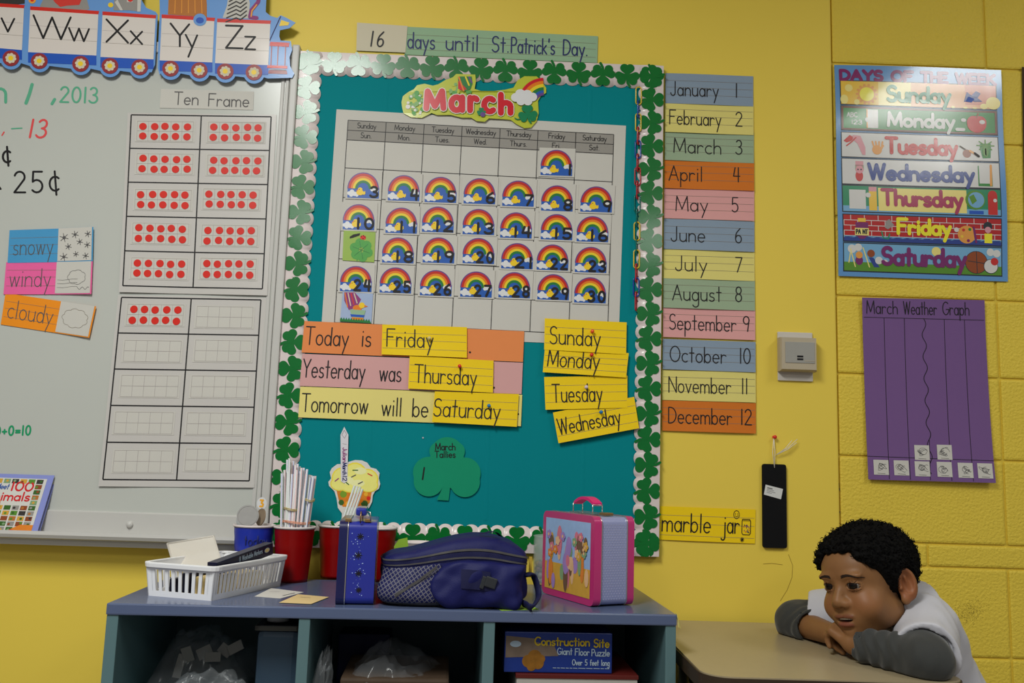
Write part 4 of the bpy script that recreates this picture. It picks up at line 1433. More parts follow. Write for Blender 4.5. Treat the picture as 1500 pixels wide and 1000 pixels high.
for ex, ey in ((1168, 643), (1167, 648), (1160, 645)):
    mb.tube([kn, onwall((1137 + ex) / 2 + 2, (666 + ey) / 2 + 1, -0.014), onwall(ex, ey, -0.010)], 0.0009, 'string', 6)
mb.build('string', root)
mb = MB()
R = Matrix.Rotation(PI / 2, 3, 'X')
p = onwall(1133.5, 640)
mb.lathe(p, [(0.0001, 0.0005), (0.0042, 0.0005), (0.0042, 0.002), (0.0026, 0.0035), (0.0028, 0.008), (0.0048, 0.010), (0.0046, 0.0115), (0.0001, 0.012)], 'pin_red', 16, R)
tag(mb.build('push_pin', loc=p), 'red push pin in the yellow wall holding the black panel', 'push pin', 'push pins')

# ================================================================== days of the week poster
for nm, c in (('poster_blue', (88, 138, 190)), ('poster_purple', (120, 20, 92)), ('poster_green', (36, 124, 44)), ('poster_teal', (40, 130, 92)), ('poster_white', (200, 198, 196)),
              ('poster_cream', (222, 206, 122)), ('poster_sunset', (216, 158, 108)), ('poster_pinksky', (200, 124, 100)), ('poster_gold', (220, 180, 60)), ('poster_brick', (168, 32, 34)),
              ('poster_navy', (42, 62, 132)), ('poster_red', (186, 44, 40)), ('poster_magenta', (160, 54, 88)), ('poster_plum', (112, 36, 96)), ('poster_yellow', (226, 214, 44)),
              ('poster_grass', (82, 132, 38)), ('poster_sky', (110, 160, 196)), ('poster_brown', (136, 66, 28)), ('poster_line', (40, 46, 52)), ('poster_pink', (204, 140, 150)),
              ('poster_orange', (212, 146, 66)), ('poster_wood', (110, 54, 30))):
    mat(nm, c, 0.22, noise_amt=0.02, spec=0.5, coat=1.0)
s = wsheet((1222, 95), (1466, 103), (1477, 412), (1228, 404), -BY + 0.006,
           curl=lambda u, v: 0.010 * max(0, 0.16 - v) / 0.16 * math.sin(PI * min(1, u * 1.1)) * 0.4 + 0.006 * math.sin(PI * v) * (0.4 + 0.6 * abs(u - 0.5)) + 0.002 * math.sin(9 * v + 2 * u))
root = thing('days_poster', s.centre(), 'glossy blue poster titled Days of the Week on the block wall', 'poster')
mb = MB()
s.base(mb, 'poster_blue', 0.0006, 24, 40)
s.text(mb, 'DAYS', 0.035, 0.073, 0.0265, 0.0090, 'poster_purple', 0.0006, fit=0.245)
s.text(mb, 'OF', 0.34, 0.073, 0.0265, 0.0090, 'poster_purple', 0.0006, fit=0.12)
s.text(mb, 'THE', 0.515, 0.073, 0.0265, 0.0090, 'poster_purple', 0.0006, fit=0.155)
s.text(mb, 'WEEK', 0.725, 0.073, 0.0265, 0.0090, 'poster_purple', 0.0006, fit=0.235)
mb.build('poster_sheet', root)


def rr_rect(s, mb, u0, v0, u1, v1, m_, lift):
    nx, ny = 16, 4
    mb.quadgrid(lambda a, b: s.P(u0 + (u1 - u0) * a, v1 + (v0 - v1) * b, lift), nx, ny, m_)


class Sub:
    """a strip of the poster in its own 0..1 frame"""

    def __init__(self, s, u0, v0, u1, v1):
        self.s, self.a = s, (u0, v0, u1, v1)
        self.w, self.h = s.w * (u1 - u0), s.h * (v1 - v0)

    def q(self, x, y):
        u0, v0, u1, v1 = self.a
        return (u0 + (u1 - u0) * x, v0 + (v1 - v0) * y)

    def rect(self, mb, x0, y0, x1, y1, m_, l):
        a, b = self.q(x0, y0), self.q(x1, y1)
        rr_rect(self.s, mb, a[0], a[1], b[0], b[1], m_, l)

    def disc(self, mb, x, y, r, m_, l, ry=None, **k):
        self.s.disc(mb, *self.q(x, y), r * self.h, m_, l, ry=(ry * self.h if ry else None), **k)

    def poly(self, mb, pts, m_, l):
        self.s.poly(mb, [self.q(*p) for p in pts], m_, l)

    def stroke(self, mb, pts, w, m_, l):
        self.s.stroke(mb, [self.q(*p) for p in pts], w * self.h, m_, l)

    def text(self, mb, t, x0, x1, base, cap, w, m_, l):
        u, v = self.q(x0, base)
        self.s.text(mb, t, u, v, cap * self.h, w * self.h, m_, l, fit=(x1 - x0) * (self.a[2] - self.a[0]))


VV = [(.080, .192), (.203, .315), (.329, .442), (.453, .570), (.580, .700), (.717, .838), (.850, .974)]


def panel(k, bg):
    p = Sub(s, 0.033, VV[k][0], 0.962, VV[k][1])
    mb = MB()
    p.rect(mb, -0.006, -0.04, 1.006, 1.04, 'poster_line', 0.0006)
    p.rect(mb, 0, 0, 1, 1, bg, 0.0009)
    return p, mb


T1, T2 = 0.0016, 0.0013
p, mb = panel(0, 'poster_sunset')
p.rect(mb, 0, 0, 0.24, 1, 'poster_gold', 0.0011)
p.rect(mb, 0.24, 0, 0.45, 1, 'poster_cream', 0.0010)
p.rect(mb, 0.8, 0, 1, 0.85, 'poster_pinksky', 0.0010)
for x, y, r in ((0.05, 0.3, .16), (0.02, 0.8, .2), (0.1, 0.9, .14), (0.98, 0.75, .3), (0.92, 0.9, .2), (0.8, 0.98, .12), (0.72, 0.97, .1), (0.86, 1.0, .12)):
    p.disc(mb, x, min(y, 0.98 - r * 0.0), r if y < 0.8 else r * 0.8, 'poster_cream', 0.0012, ry=min(r, 1.0 - min(y, .98) + 0.02))
for q in range(14):
    a = q * 2 * PI / 14
    p.disc(mb, 0.165 + 0.062 * math.cos(a), 0.55 + 0.40 * math.sin(a), 0.06, 'poster_orange', 0.00125, seg=6)
p.disc(mb, 0.165, 0.55, 0.36, 'poster_orange', T2)
p.disc(mb, 0.165, 0.55, 0.30, 'poster_yellow', 0.0015)
p.poly(mb, [(0.79, 0.75), (0.81, 0.3), (0.84, 0.45), (0.87, 0.25), (0.90, 0.35), (0.88, 0.55), (0.91, 0.7), (0.86, 0.72), (0.83, 0.62)], 'poster_navy', 0.0014)
p.poly(mb, [(0.80, 0.72), (0.82, 0.5), (0.86, 0.6), (0.84, 0.75)], 'train_blue', T1)
p.text(mb, 'Sunday', 0.30, 0.70, 0.80, 0.62, 0.145, 'poster_teal', 0.0018)
mb.build('day_panel', root)
p, mb = panel(1, 'poster_green')
p.rect(mb, 0, 0, 1, 0.07, 'poster_wood', 0.0011)
p.rect(mb, 0, 0.93, 1, 1, 'poster_wood', 0.0011)
p.rect(mb, 0, 0, 0.012, 1, 'poster_wood', 0.0011)
p.rect(mb, 0.988, 0, 1, 1, 'poster_wood', 0.0011)
p.text(mb, 'ABC', 0.035, 0.10, 0.45, 0.18, 0.035, 'poster_white', T2)
p.text(mb, '123', 0.065, 0.13, 0.76, 0.18, 0.035, 'poster_white', T2)
p.rect(mb, 0.165, 0.1, 0.235, 0.9, 'poster_white', T2)
p.rect(mb, 0.16, 0.1, 0.168, 0.9, 'poster_orange', 0.0015)
p.disc(mb, 0.165, 0.55, 0.1, 'poster_white', T1)
p.disc(mb, 0.87, 0.58, 0.40, 'poster_red', T2, ry=0.36)
p.disc(mb, 0.85, 0.50, 0.28, 'poster_red', 0.0014)
p.disc(mb, 0.89, 0.50, 0.28, 'poster_red', 0.0014)
p.stroke(mb, [(0.87, 0.3), (0.88, 0.13)], 0.06, 'poster_brown', T1)
p.disc(mb, 0.905, 0.48, 0.12, 'poster_white', T1, ry=0.09)
p.disc(mb, 0.785, 0.42, 0.11, 'poster_white', T1, ry=0.08)
p.text(mb, 'Monday_', 0.30, 0.785, 0.77, 0.56, 0.135, 'poster_white', 0.0018)
mb.build('day_panel', root)
p, mb = panel(2, 'poster_white')
p.poly(mb, [(0.01, 0.35), (0.05, 0.1), (0.08, 0.2), (0.06, 0.35), (0.03, 0.42)], 'poster_red', T2)
p.poly(mb, [(0.07, 0.1), (0.12, 0.12), (0.15, 0.6), (0.15, 0.92), (0.13, 0.9), (0.10, 0.45), (0.07, 0.3)], 'poster_pink', T2)
p.stroke(mb, [(0.03, 0.55), (0.06, 0.4), (0.09, 0.2)], 0.05, 'poster_red', T1)
p.disc(mb, 0.225, 0.68, 0.2, 'poster_orange', T2)
for q in range(4):
    p.stroke(mb, [(0.205 + 0.017 * q, 0.55), (0.195 + 0.022 * q, 0.34)], 0.07, 'poster_orange', T2)
p.stroke(mb, [(0.245, 0.7), (0.265, 0.5)], 0.08, 'poster_orange', T2)
p.stroke(mb, [(0.76, 0.42), (0.79, 0.55)], 0.07, 'animal_grey', T2)
p.disc(mb, 0.80, 0.72, 0.17, 'poster_brown', T2)
p.stroke(mb, [(0.82, 0.6), (0.86, 0.75)], 0.09, 'poster_orange', T1)
p.stroke(mb, [(0.85, 0.7), (0.875, 0.82)], 0.1, 'ink_grey', T1)
p.poly(mb, [(0.885, 0.28), (0.955, 0.26), (0.955, 0.45), (0.95, 0.88), (0.90, 0.9), (0.885, 0.5)], 'poster_green', T2)
for q in range(8):
    a = q * 2 * PI / 8
    p.stroke(mb, [(0.92, 0.36), (0.92 + 0.055 * math.cos(a), 0.36 + 0.24 * math.sin(a))], 0.05, 'poster_grass', T1)
p.disc(mb, 0.92, 0.62, 0.12, 'poster_grass', 0.0018, ry=0.22)
p.stroke(mb, [(0.92, 0.5), (0.92, 0.75)], 0.05, 'ink_black', 0.002)
p.text(mb, 'Tuesday', 0.285, 0.735, 0.78, 0.62, 0.145, 'poster_red', 0.0018)
mb.build('day_panel', root)
p, mb = panel(3, 'poster_white')
p.rect(mb, 0.085, 0.08, 0.135, 0.3, 'poster_pink', T2)
p.rect(mb, 0.083, 0.24, 0.137, 0.42, 'strip_mint', T2)
p.disc(mb, 0.11, 0.42, 0.16, 'poster_pink', 0.0014)
p.disc(mb, 0.108, 0.68, 0.15, 'poster_red', T2, ry=0.22)
p.disc(mb, 0.12, 0.42, 0.035, 'poster_line', T1, seg=6)
p.disc(mb, 0.10, 0.42, 0.035, 'poster_line', T1, seg=6)
p.rect(mb, 0.865, 0.12, 0.955, 0.95, 'poster_green', T2)
p.rect(mb, 0.872, 0.1, 0.94, 0.84, 'poster_white', 0.0015)
p.stroke(mb, [(0.948, 0.1), (0.944, 0.9)], 0.09, 'poster_orange', T1)
p.text(mb, 'Wednesday', 0.17, 0.835, 0.78, 0.60, 0.14, 'poster_navy', 0.0018)
mb.build('day_panel', root)
p, mb = panel(4, 'poster_teal')
p.rect(mb, 0, 0.78, 1, 1, 'poster_sky', 0.0010)
p.rect(mb, 0.225, 0.05, 0.785, 0.95, 'poster_cream', 0.0012)
p.rect(mb, 0.04, 0.15, 0.145, 0.9, 'poster_white', T2)
p.rect(mb, 0.165, 0.2, 0.215, 0.95, 'poster_gold', T2)
p.rect(mb, 0.165, 0.02, 0.215, 0.2, 'poster_pink', T2)
p.disc(mb, 0.16, 0.35, 0.1, 'poster_white', T1)
p.disc(mb, 0.84, 0.42, 0.38, 'poster_grass', T2)
p.disc(mb, 0.845, 0.42, 0.31, 'poster_sky', 0.0015)
p.poly(mb, [(0.80, 0.3), (0.83, 0.2), (0.85, 0.45), (0.82, 0.6)], 'poster_grass', T1)
p.rect(mb, 0.80, 0.84, 0.89, 0.97, 'train_blue', T1)
p.disc(mb, 0.95, 0.2, 0.17, 'poster_red', T2)
p.rect(mb, 0.92, 0.2, 0.98, 0.98, 'poster_red', T2)
p.disc(mb, 0.965, 0.42, 0.07, 'poster_white', T1)
p.text(mb, 'Thursday', 0.25, 0.755, 0.70, 0.58, 0.14, 'poster_magenta', 0.0018)
mb.build('day_panel', root)
p, mb = panel(5, 'poster_brick')
for r in range(1, 5):
    p.rect(mb, 0, r * 0.2 - 0.012, 1, r * 0.2 + 0.012, 'poster_white', 0.0011)
    for q in range(12):
        x = (q + 0.5 * (r % 2)) / 11.5
        if x < 0.985:
            p.rect(mb, x, (r - 1) * 0.2, x + 0.004, r * 0.2, 'poster_white', 0.0011)
p.rect(mb, 0, 0.82, 1, 1, 'poster_navy', 0.0012)
p.rect(mb, 0, 0.80, 1, 0.86, 'poster_sky', 0.0012)
p.rect(mb, 0.075, 0.28, 0.155, 0.82, 'poster_plum', T2)
p.disc(mb, 0.115, 0.8, 0.17, 'poster_plum', T2, ry=0.12)
p.rect(mb, 0.09, 0.12, 0.14, 0.26, 'poster_gold', 0.0014)
p.rect(mb, 0.07, 0.5, 0.158, 0.78, 'poster_cream', 0.0015)
p.text(mb, 'PAINT', 0.078, 0.15, 0.72, 0.16, 0.04, 'poster_line', 0.0018)
p.poly(mb, [(0.26, 0.45), (0.27, 0.2), (0.29, 0.12), (0.32, 0.35), (0.28, 0.52)], 'animal_grey', T2)
p.stroke(mb, [(0.24, 0.62), (0.25, 0.85), (0.28, 0.88), (0.29, 0.7)], 0.05, 'poster_teal', T2)
p.disc(mb, 0.78, 0.62, 0.34, 'poster_orange', T2)
for x, y, m_ in ((0.76, 0.45, 'poster_red'), (0.80, 0.42, 'poster_green'), (0.79, 0.85, 'poster_purple'), (0.75, 0.7, 'poster_gold')):
    p.disc(mb, x, y, 0.06, m_, T1, seg=8)
p.stroke(mb, [(0.825, 0.35), (0.84, 0.9)], 0.08, 'poster_plum', T1)
p.disc(mb, 0.715, 0.45, 0.09, 'poster_white', T1)
p.disc(mb, 0.915, 0.28, 0.17, 'poster_line', T2)
p.disc(mb, 0.915, 0.42, 0.12, 'poster_pink', T1)
p.rect(mb, 0.893, 0.56, 0.942, 0.92, 'poster_yellow', T2)
p.text(mb, 'Friday', 0.345, 0.675, 0.66, 0.55, 0.135, 'poster_yellow', 0.0018)
mb.build('day_panel', root)
p, mb = panel(6, 'poster_sky')
p.rect(mb, 0, 0.68, 1, 1, 'poster_grass', 0.0011)
for x, y, r in ((0.05, 0.2, .16), (0.09, 0.14, .14), (0.22, 0.6, .14), (0.26, 0.66, .1), (0.93, 0.16, .14), (0.97, 0.2, .14)):
    p.disc(mb, x, y, r, 'poster_white', 0.00125, ry=min(r, y))
p.disc(mb, 0.585, 0.2, 0.17, 'poster_cream', T2)
p.stroke(mb, [(0.07, 0.85), (0.04, 0.2)], 0.04, 'poster_cream', T2)
p.stroke(mb, [(0.03, 0.7), (0.045, 0.15)], 0.04, 'poster_cream', T2)
p.stroke(mb, [(0.12, 0.15), (0.16, 0.85)], 0.04, 'poster_cream', T2)
p.disc(mb, 0.095, 0.42, 0.13, 'poster_orange', T1)
p.disc(mb, 0.095, 0.62, 0.14, 'poster_plum', T2, ry=0.17)
p.disc(mb, 0.17, 0.35, 0.14, 'poster_brown', T1)
p.poly(mb, [(0.155, 0.5), (0.185, 0.5), (0.225, 0.85), (0.19, 0.85)], 'poster_navy', T2)
p.disc(mb, 0.84, 0.55, 0.42, 'poster_line', T2, seg=24)
p.disc(mb, 0.84, 0.55, 0.40, 'poster_brown', 0.0015, seg=24)
p.stroke(mb, [(0.84, 0.16), (0.845, 0.94)], 0.025, 'poster_line', T1)
p.stroke(mb, [(0.785, 0.5), (0.895, 0.58)], 0.025, 'poster_line', T1)
p.disc(mb, 0.932, 0.68, 0.27, 'poster_line', T1)
p.disc(mb, 0.932, 0.68, 0.25, 'poster_white', 0.0018)
p.disc(mb, 0.955, 0.5, 0.14, 'poster_red', 0.0019)
p.text(mb, 'Saturday', 0.245, 0.77, 0.72, 0.60, 0.145, 'poster_plum', 0.0020)
mb.build('day_panel', root)

# ================================================================== purple weather graph
mat('graph_purple', (108, 78, 128), 0.75, noise_amt=0.04, noise_scale=8)
s = wsheet((1262, 436), (1441, 440), (1455, 707), (1271, 702), -BY + 0.006, curl=lambda u, v: 0.012 * v ** 4 * (0.4 + u * 0.6) + 0.004 * (1 - v) ** 6)
root = thing('weather_graph', s.centre(), 'purple paper sheet titled March Weather Graph on the block wall', 'chart')
mb = MB()
s.base(mb, 'graph_purple', 0.0006, 12, 24)


def lineuv(a, b, w_=0.0014, n=16):
    s.stroke(mb, [(a[0] + (b[0] - a[0]) * i / n, a[1] + (b[1] - a[1]) * i / n) for i in range(n + 1)], w_, 'ink_black', 0.0004, caps=False)


lineuv((0.01, 0.110), (0.99, 0.112))
lineuv((0.0, 0.875), (1, 0.882))
for a, b in ((0.175, 0.165), (0.34, 0.33), (0.665, 0.655), (0.83, 0.825)):
    lineuv((a, 0.11), (b, 0.995))
lineuv((0.50, 0.78), (0.487, 0.995))
s.stroke(mb, [(0.497 + 0.016 * math.sin(v * 44), 0.11 + 0.85 * v) for v in [i / 90 for i in range(91)]], 0.0018, 'ink_black', 0.0005)
s.text(mb, 'March', 0.035, 0.088, 0.0330, 0.0022, 'ink_black', 0.0006, fit=0.25)
s.text(mb, 'Weather', 0.335, 0.088, 0.0330, 0.0022, 'ink_black', 0.0006, fit=0.27)
s.text(mb, 'Graph', 0.655, 0.086, 0.0330, 0.0022, 'ink_black', 0.0006, fit=0.215)
mb.build('graph_sheet', root)
rs = random.Random(9)
for (u, v, a) in ((0.045, 0.893, 0.0), (0.205, 0.893, 0.0), (0.37, 0.895, 0.02), (0.545, 0.895, 0.0), (0.71, 0.897, 0.0), (0.865, 0.897, 0.0), (0.375, 0.808, 0.0), (0.555, 0.803, 0.03)):
    mb = MB()
    w_, h_ = 0.118, 0.080
    s.rect(mb, u, v, u + w_, v + h_, 'paper_white', 0.0009)
    for k in range(5):
        cu, cv, rr = u + w_ * rs.uniform(0.35, 0.65), v + h_ * rs.uniform(0.4, 0.6), rs.uniform(0.15, 0.32)
        s.stroke(mb, [(cu + w_ * rr * math.cos(q * 0.7), cv + h_ * rr * 0.8 * math.sin(q * 0.7 + k)) for q in range(8)], 0.0008, 'ink_grey', 0.0012)
    s.stroke(mb, [(u + w_ * 0.25, v + h_ * 0.9), (u + w_ * 0.75, v + h_ * 0.92)], 0.0009, 'ink_grey', 0.0012)
    mb.build('picture_square', root)

# ---- edge of another dark sheet at the far right
mat('dark_sheet', (60, 44, 22), 0.7)
s = wsheet((1497, 98), (1660, 106), (1664, 400), (1502, 390), -BY + 0.004)
mb = MB()
s.base(mb, 'dark_sheet', 0.0006)
tag(mb.build('wall_poster', loc=s.centre()), 'thin edge of a dark brown poster at the right edge of the photo', 'poster')

# ================================================================== low cubby shelf
ZS = 0.82
mat('shelf_top', (76, 87, 116), 0.22, noise_amt=0.04, noise_scale=5, spec=0.5)
mat('shelf_teal', (80, 106, 110), 0.45, noise_amt=0.05, noise_scale=8)
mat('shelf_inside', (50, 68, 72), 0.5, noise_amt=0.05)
FL, FR = onlevel(156, 883, ZS), onlevel(992, 900, ZS)
AX = (FR - FL).normalized()                 # along the shelf
AY = Vector((-AX.y, AX.x, 0))               # into the wall
AZ = Vector((0, 0, 1))
SW = (FR - FL).length
SD = 0.40
SR = Matrix((AX, AY, AZ)).transposed()


def sp(a, b, z):
    return FL + AX * a + AY * b + AZ * (z - ZS)


def onfront(px, py, inset=0.0):
    """where a sight line meets the plane of the shelf front, pushed inwards by inset"""
    d = ray(px, py)
    p0 = FL + AY * inset
    return CAM + d * ((p0 - CAM).dot(AY) / d.dot(AY))


shelf = thing('cubby_shelf', sp(SW / 2, SD / 2, 0), 'low blue-topped cubby shelf with teal dividers below the bulletin board', 'shelf')
TH = 0.0215


def sbox(mb, a0, a1, b0, b1, z0, z1, m_, bev=0.002):
    mb.box(sp((a0 + a1) / 2, (b0 + b1) / 2, (z0 + z1) / 2), (a1 - a0, b1 - b0, z1 - z0), m_, SR, bev)


mb = MB()
sbox(mb, 0, SW, 0, SD, ZS - TH, ZS, 'shelf_top', 0.003)
mb.build('top', shelf)


def fa(px, py):
    return (onfront(px, py) - FL).dot(AX)


mb = MB()
sbox(mb, 0.001, 0.023, 0.003, SD, 0, ZS - TH, 'shelf_teal')
mb.build('side_panel', shelf)
mb = MB()
sbox(mb, SW - 0.022, SW - 0.001, 0.003, SD, 0, ZS - TH, 'shelf_teal')
mb.build('side_panel', shelf)
D1 = (fa(436, 930), fa(453, 930))
D2 = (fa(708, 930), fa(725, 930))
for d in (D1, D2):
    mb = MB()
    sbox(mb, d[0], d[1], 0.003, SD - 0.01, 0.06, ZS - TH, 'shelf_teal')
    mb.build('divider', shelf)
mb = MB()
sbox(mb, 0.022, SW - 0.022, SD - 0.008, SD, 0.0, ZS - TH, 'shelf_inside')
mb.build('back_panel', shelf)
ZM = 0.60
for z in (0.06, ZM):
    for a0, a1 in ((0.023, D1[0]), (D1[1], D2[0]), (D2[1], SW - 0.022)):
        mb = MB()
        sbox(mb, a0, a1, 0.006, SD - 0.008, z - 0.018, z, 'shelf_teal', 0.001)
        mb.build('shelf_board', shelf)

# ---- inside the right cubby: puzzle box on a game box
mat('puzzle_blue', (18, 42, 112), 0.35, noise_amt=0.05, coat=0.2)
mat('puzzle_yellow', (170, 146, 20), 0.4, noise_amt=0)
mat('puzzle_white', (140, 156, 172), 0.4, noise_amt=0)
mat('puzzle_photo', (100, 86, 76), 0.4, noise_amt=0.3, noise_scale=40)
mat('digger', (120, 80, 26), 0.4, noise_amt=0.4, noise_scale=90)
IN = 0.045
tl, tr, br = onfront(740, 923, IN), onfront(897, 929, IN), onfront(895, 983, IN)
bl = onfront(738, 976, IN)
a0, a1 = (tl - FL).dot(AX), (tr - FL).dot(AX)
z1, z0 = (tl.z + tr.z) / 2, (br.z + bl.z) / 2
PD = 0.22
GB0, GB1 = (onfront(755, 990, IN) - FL).dot(AX), (onfront(934, 990, IN) - FL).dot(AX)
gz = onfront(840, 988, IN - 0.01).z
mat('game_white', (160, 156, 150), 0.5)
mat('game_red', (80, 22, 18), 0.5)
gr_ = thing('game_box', sp((GB0 + GB1) / 2, 0.15, ZM), 'white game box with red lid under the blue puzzle box', 'box')
mb = MB()
sbox(mb, GB0 + 0.002, GB1 - 0.002, IN - 0.008, 0.27, ZM + 0.001, gz - 0.006, 'game_white', 0.001)
mb.build('base', gr_)
mb = MB()
sbox(mb, GB0, GB1, IN - 0.010, 0.272, gz - 0.008, gz, 'game_red', 0.001)
mb.build('lid', gr_)
pz = thing('puzzle_box', sp((a0 + a1) / 2, IN + PD / 2, gz), 'blue Construction Site floor puzzle box in the right cubby', 'box')
mb = MB()
sbox(mb, a0, a1, IN, IN + PD, gz + 0.001, z1, 'puzzle_blue', 0.0015)
fs = Sheet(sp(a0, IN, z1), sp(a1, IN, z1), sp(a1, IN, gz + 0.001), sp(a0, IN, gz + 0.001), 0.0004)
fs.n = -AY
fs.poly(mb, [(0.01, 0.1), (0.28, 0.16), (0.28, 0.24), (0.46, 0.34), (0.50, 0.58), (0.01, 0.64)], 'puzzle_photo', 0.0002)
for x, y, r in ((0.22, 0.72, 0.012), (0.28, 0.62, 0.014), (0.31, 0.76, 0.012), (0.25, 0.85, 0.009), (0.34, 0.66, 0.008)):
    fs.disc(mb, x, y, r, 'digger', 0.0003)
fs.disc(mb, 0.1, 0.3, 0.011, 'puzzle_white', 0.0004, ry=0.006)
fs.text(mb, 'Construction', 0.28, 0.32, 0.0150, 0.0026, 'puzzle_yellow', 0.0006, fit=0.505)
fs.text(mb, 'Site', 0.83, 0.345, 0.0150, 0.0026, 'puzzle_yellow', 0.0006, fit=0.14)
fs.text(mb, 'Giant', 0.49, 0.545, 0.0125, 0.0018, 'puzzle_white', 0.0006, fit=0.135)
fs.text(mb, 'Floor', 0.655, 0.555, 0.0125, 0.0018, 'puzzle_white', 0.0006, fit=0.13)
fs.text(mb, 'Puzzle', 0.81, 0.565, 0.0125, 0.0018, 'puzzle_white', 0.0006, fit=0.165)
fs.text(mb, 'Over 5 feet long', 0.63, 0.80, 0.0105, 0.0015, 'puzzle_white', 0.0006, fit=0.345)
rs = random.Random(4)
x = 0.45
while x < 0.97:
    w_ = rs.uniform(0.02, 0.07)
    fs.stroke(mb, [(x, 0.875), (min(0.975, x + w_), 0.878)], 0.0012, 'puzzle_white', 0.0006, caps=False)
    x += w_ + 0.008
mb.build('carton', pz)

# ---- left cubby: blue-grey bin and a crumpled clear plastic bag; middle cubby: dark blue box and wrapped trays
mat('bin_blue', (52, 70, 88), 0.4, noise_amt=0.05)
mat('navy_box', (16, 20, 60), 0.5)
mat('brown_tray', (64, 50, 38), 0.6, noise_amt=0.2, noise_scale=40)
mat('clear_film', (150, 154, 158), 0.14, alpha=0.14, noise_amt=0, spec=0.8)
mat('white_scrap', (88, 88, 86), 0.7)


def pxa(px, inset):
    return (onfront(px, 950, inset) - FL).dot(AX)


c0, c1 = pxa(372, 0.09), D1[0] - 0.006
t = thing('storage_bin', sp((c0 + c1) / 2, 0.2, ZM), 'blue-grey plastic bin with white rim at the right of the left cubby', 'bin')
mb = MB()
zt = onfront(400, 914, 0.09).z
sbox(mb, c0 + 0.004, c1 - 0.004, 0.09, 0.33, ZM + 0.001, zt - 0.012, 'bin_blue', 0.012)
mb.build('body', t)
mb = MB()
for (q0, q1, w0, w1) in ((c0, c1, 0.085, 0.097), (c0, c1, 0.323, 0.335), (c0, c0 + 0.012, 0.085, 0.335), (c1 - 0.012, c1, 0.085, 0.335)):
    sbox(mb, q0, q1, w0, w1, zt - 0.012, zt - 0.002, 'white_scrap', 0.002)
mb.build('rim', t)
mat('lidwhite', (190, 190, 188), 0.4)
p = sp(c0 + 0.035, 0.14, zt)
mb = MB()
mb.lathe(p, [(0.0001, -0.001), (0.022, -0.001), (0.022, 0.008), (0.0001, 0.009)], 'lidwhite', 24)
tag(mb.build('jar_lid', loc=p), 'round white lid lying on the blue-grey bin', 'lid')


def film(name, label, a0, a1, b0, b1, z0, hgt, seed, m_='clear_film', peak=0.5, rough_=1.0):
    """a crumpled bag: a closed bumpy dome that rests on the board"""
    mb = MB()
    nu, nv = 44, 34

    def f(u, v):
        a = a0 + (a1 - a0) * u
        b = b0 + (b1 - b0) * v
        e = (max(0.0, 1 - abs(2 * u - 1) ** 3.0) * max(0.0, 1 - abs(2 * v - 1) ** 3.0)) ** 0.45
        nz = noise.fractal(Vector((u * 4 + seed, v * 4, seed * 0.7)), 1.0, 2.0, 4)
        nr = abs(noise.noise(Vector((u * 7 + seed * 2, v * 6, 3.1)))) * 0.9
        z = z0 + 0.002 + hgt * e * (0.62 + 0.38 * math.sin(PI * (u * 0.7 + peak * 0.5))) * (0.9 + 0.28 * rough_ * nz - 0.22 * rough_ * nr)
        return sp(a + 0.010 * nz * e, b + 0.012 * nr * e, max(z0 + 0.002, z))
    mb.quadgrid(f, nu, nv, m_, True)
    return mb


mb = film('b', '', 0.035, c0 - 0.008, 0.11, 0.34, ZM, onfront(300, 920, 0.16).z - ZM, 2.0)
rs = random.Random(8)
pbag = thing('plastic_bag', sp(0.15, 0.16, ZM), 'crumpled clear plastic bag of paper scraps in the left cubby', 'bag', None)
mb.build('film', pbag)
for k, (px, py, ww, hh, ins) in enumerate(((275, 958, 0.020, 0.03, 0.07), (300, 955, 0.03, 0.022, 0.08), (345, 948, 0.030, 0.020, 0.07), (330, 952, 0.026, 0.02, 0.075), (263, 975, 0.016, 0.045, 0.07), (312, 962, 0.03, 0.018, 0.06))):
    p = onfront(px, py, ins + 0.055)
    mb = MB()
    R = SR @ Matrix.Rotation(rs.uniform(-0.6, 0.6), 3, 'Y') @ Matrix.Rotation(rs.uniform(-0.6, 0.2), 3, 'X')
    mb.box(p, (ww, 0.002, hh), 'white_scrap', R)
    mb.build('paper_scrap', pbag)
# second, whiter bag sagging at the front of the left cubby
mb = film('b', '', 0.09, 0.30, 0.012, 0.10, ZM, onfront(280, 984, 0.05).z - ZM, 5.0)
tag(mb.build('plastic_bag', loc=sp(0.2, 0.06, ZM)), 'low clear plastic bag at the front edge of the left cubby', 'bag')
# middle cubby
n0, n1 = pxa(495, 0.3), pxa(570, 0.3)
mb = MB()
sbox(mb, n0, n1, 0.298, 0.385, ZM + 0.001, onfront(530, 928, 0.3).z, 'navy_box', 0.003)
tag(mb.build('storage_box', loc=sp((n0 + n1) / 2, 0.3, ZM)), 'dark navy box at the back of the middle cubby', 'box')
t0, t1 = pxa(500, 0.03), pxa(660, 0.03)
wt = thing('wrapped_tray', sp((t0 + t1) / 2, 0.12, ZM), 'brown tray wrapped in shiny clear film in the middle cubby', 'tray')
tzp = onfront(580, 981, 0.06).z
mb = MB()
sbox(mb, t0, t1, 0.035, 0.25, ZM + 0.001, tzp - 0.01, 'brown_tray', 0.006)
mb.build('tray', wt)
mb = film('w', '', t0 - 0.012, t1 + 0.012, 0.02, 0.262, ZM, (tzp + 0.016 - ZM) / 0.86, 9.0, rough_=0.9)
mb.build('film', wt)
mb = film('b', '', D1[1] + 0.004, t0 - 0.015, 0.010, 0.11, ZM, onfront(455, 972, 0.05).z - ZM + 0.03, 3.3)
tag(mb.build('plastic_bag', loc=sp(0.4, 0.06, ZM)), 'bunched shiny plastic bag beside the divider in the middle cubby', 'bag')
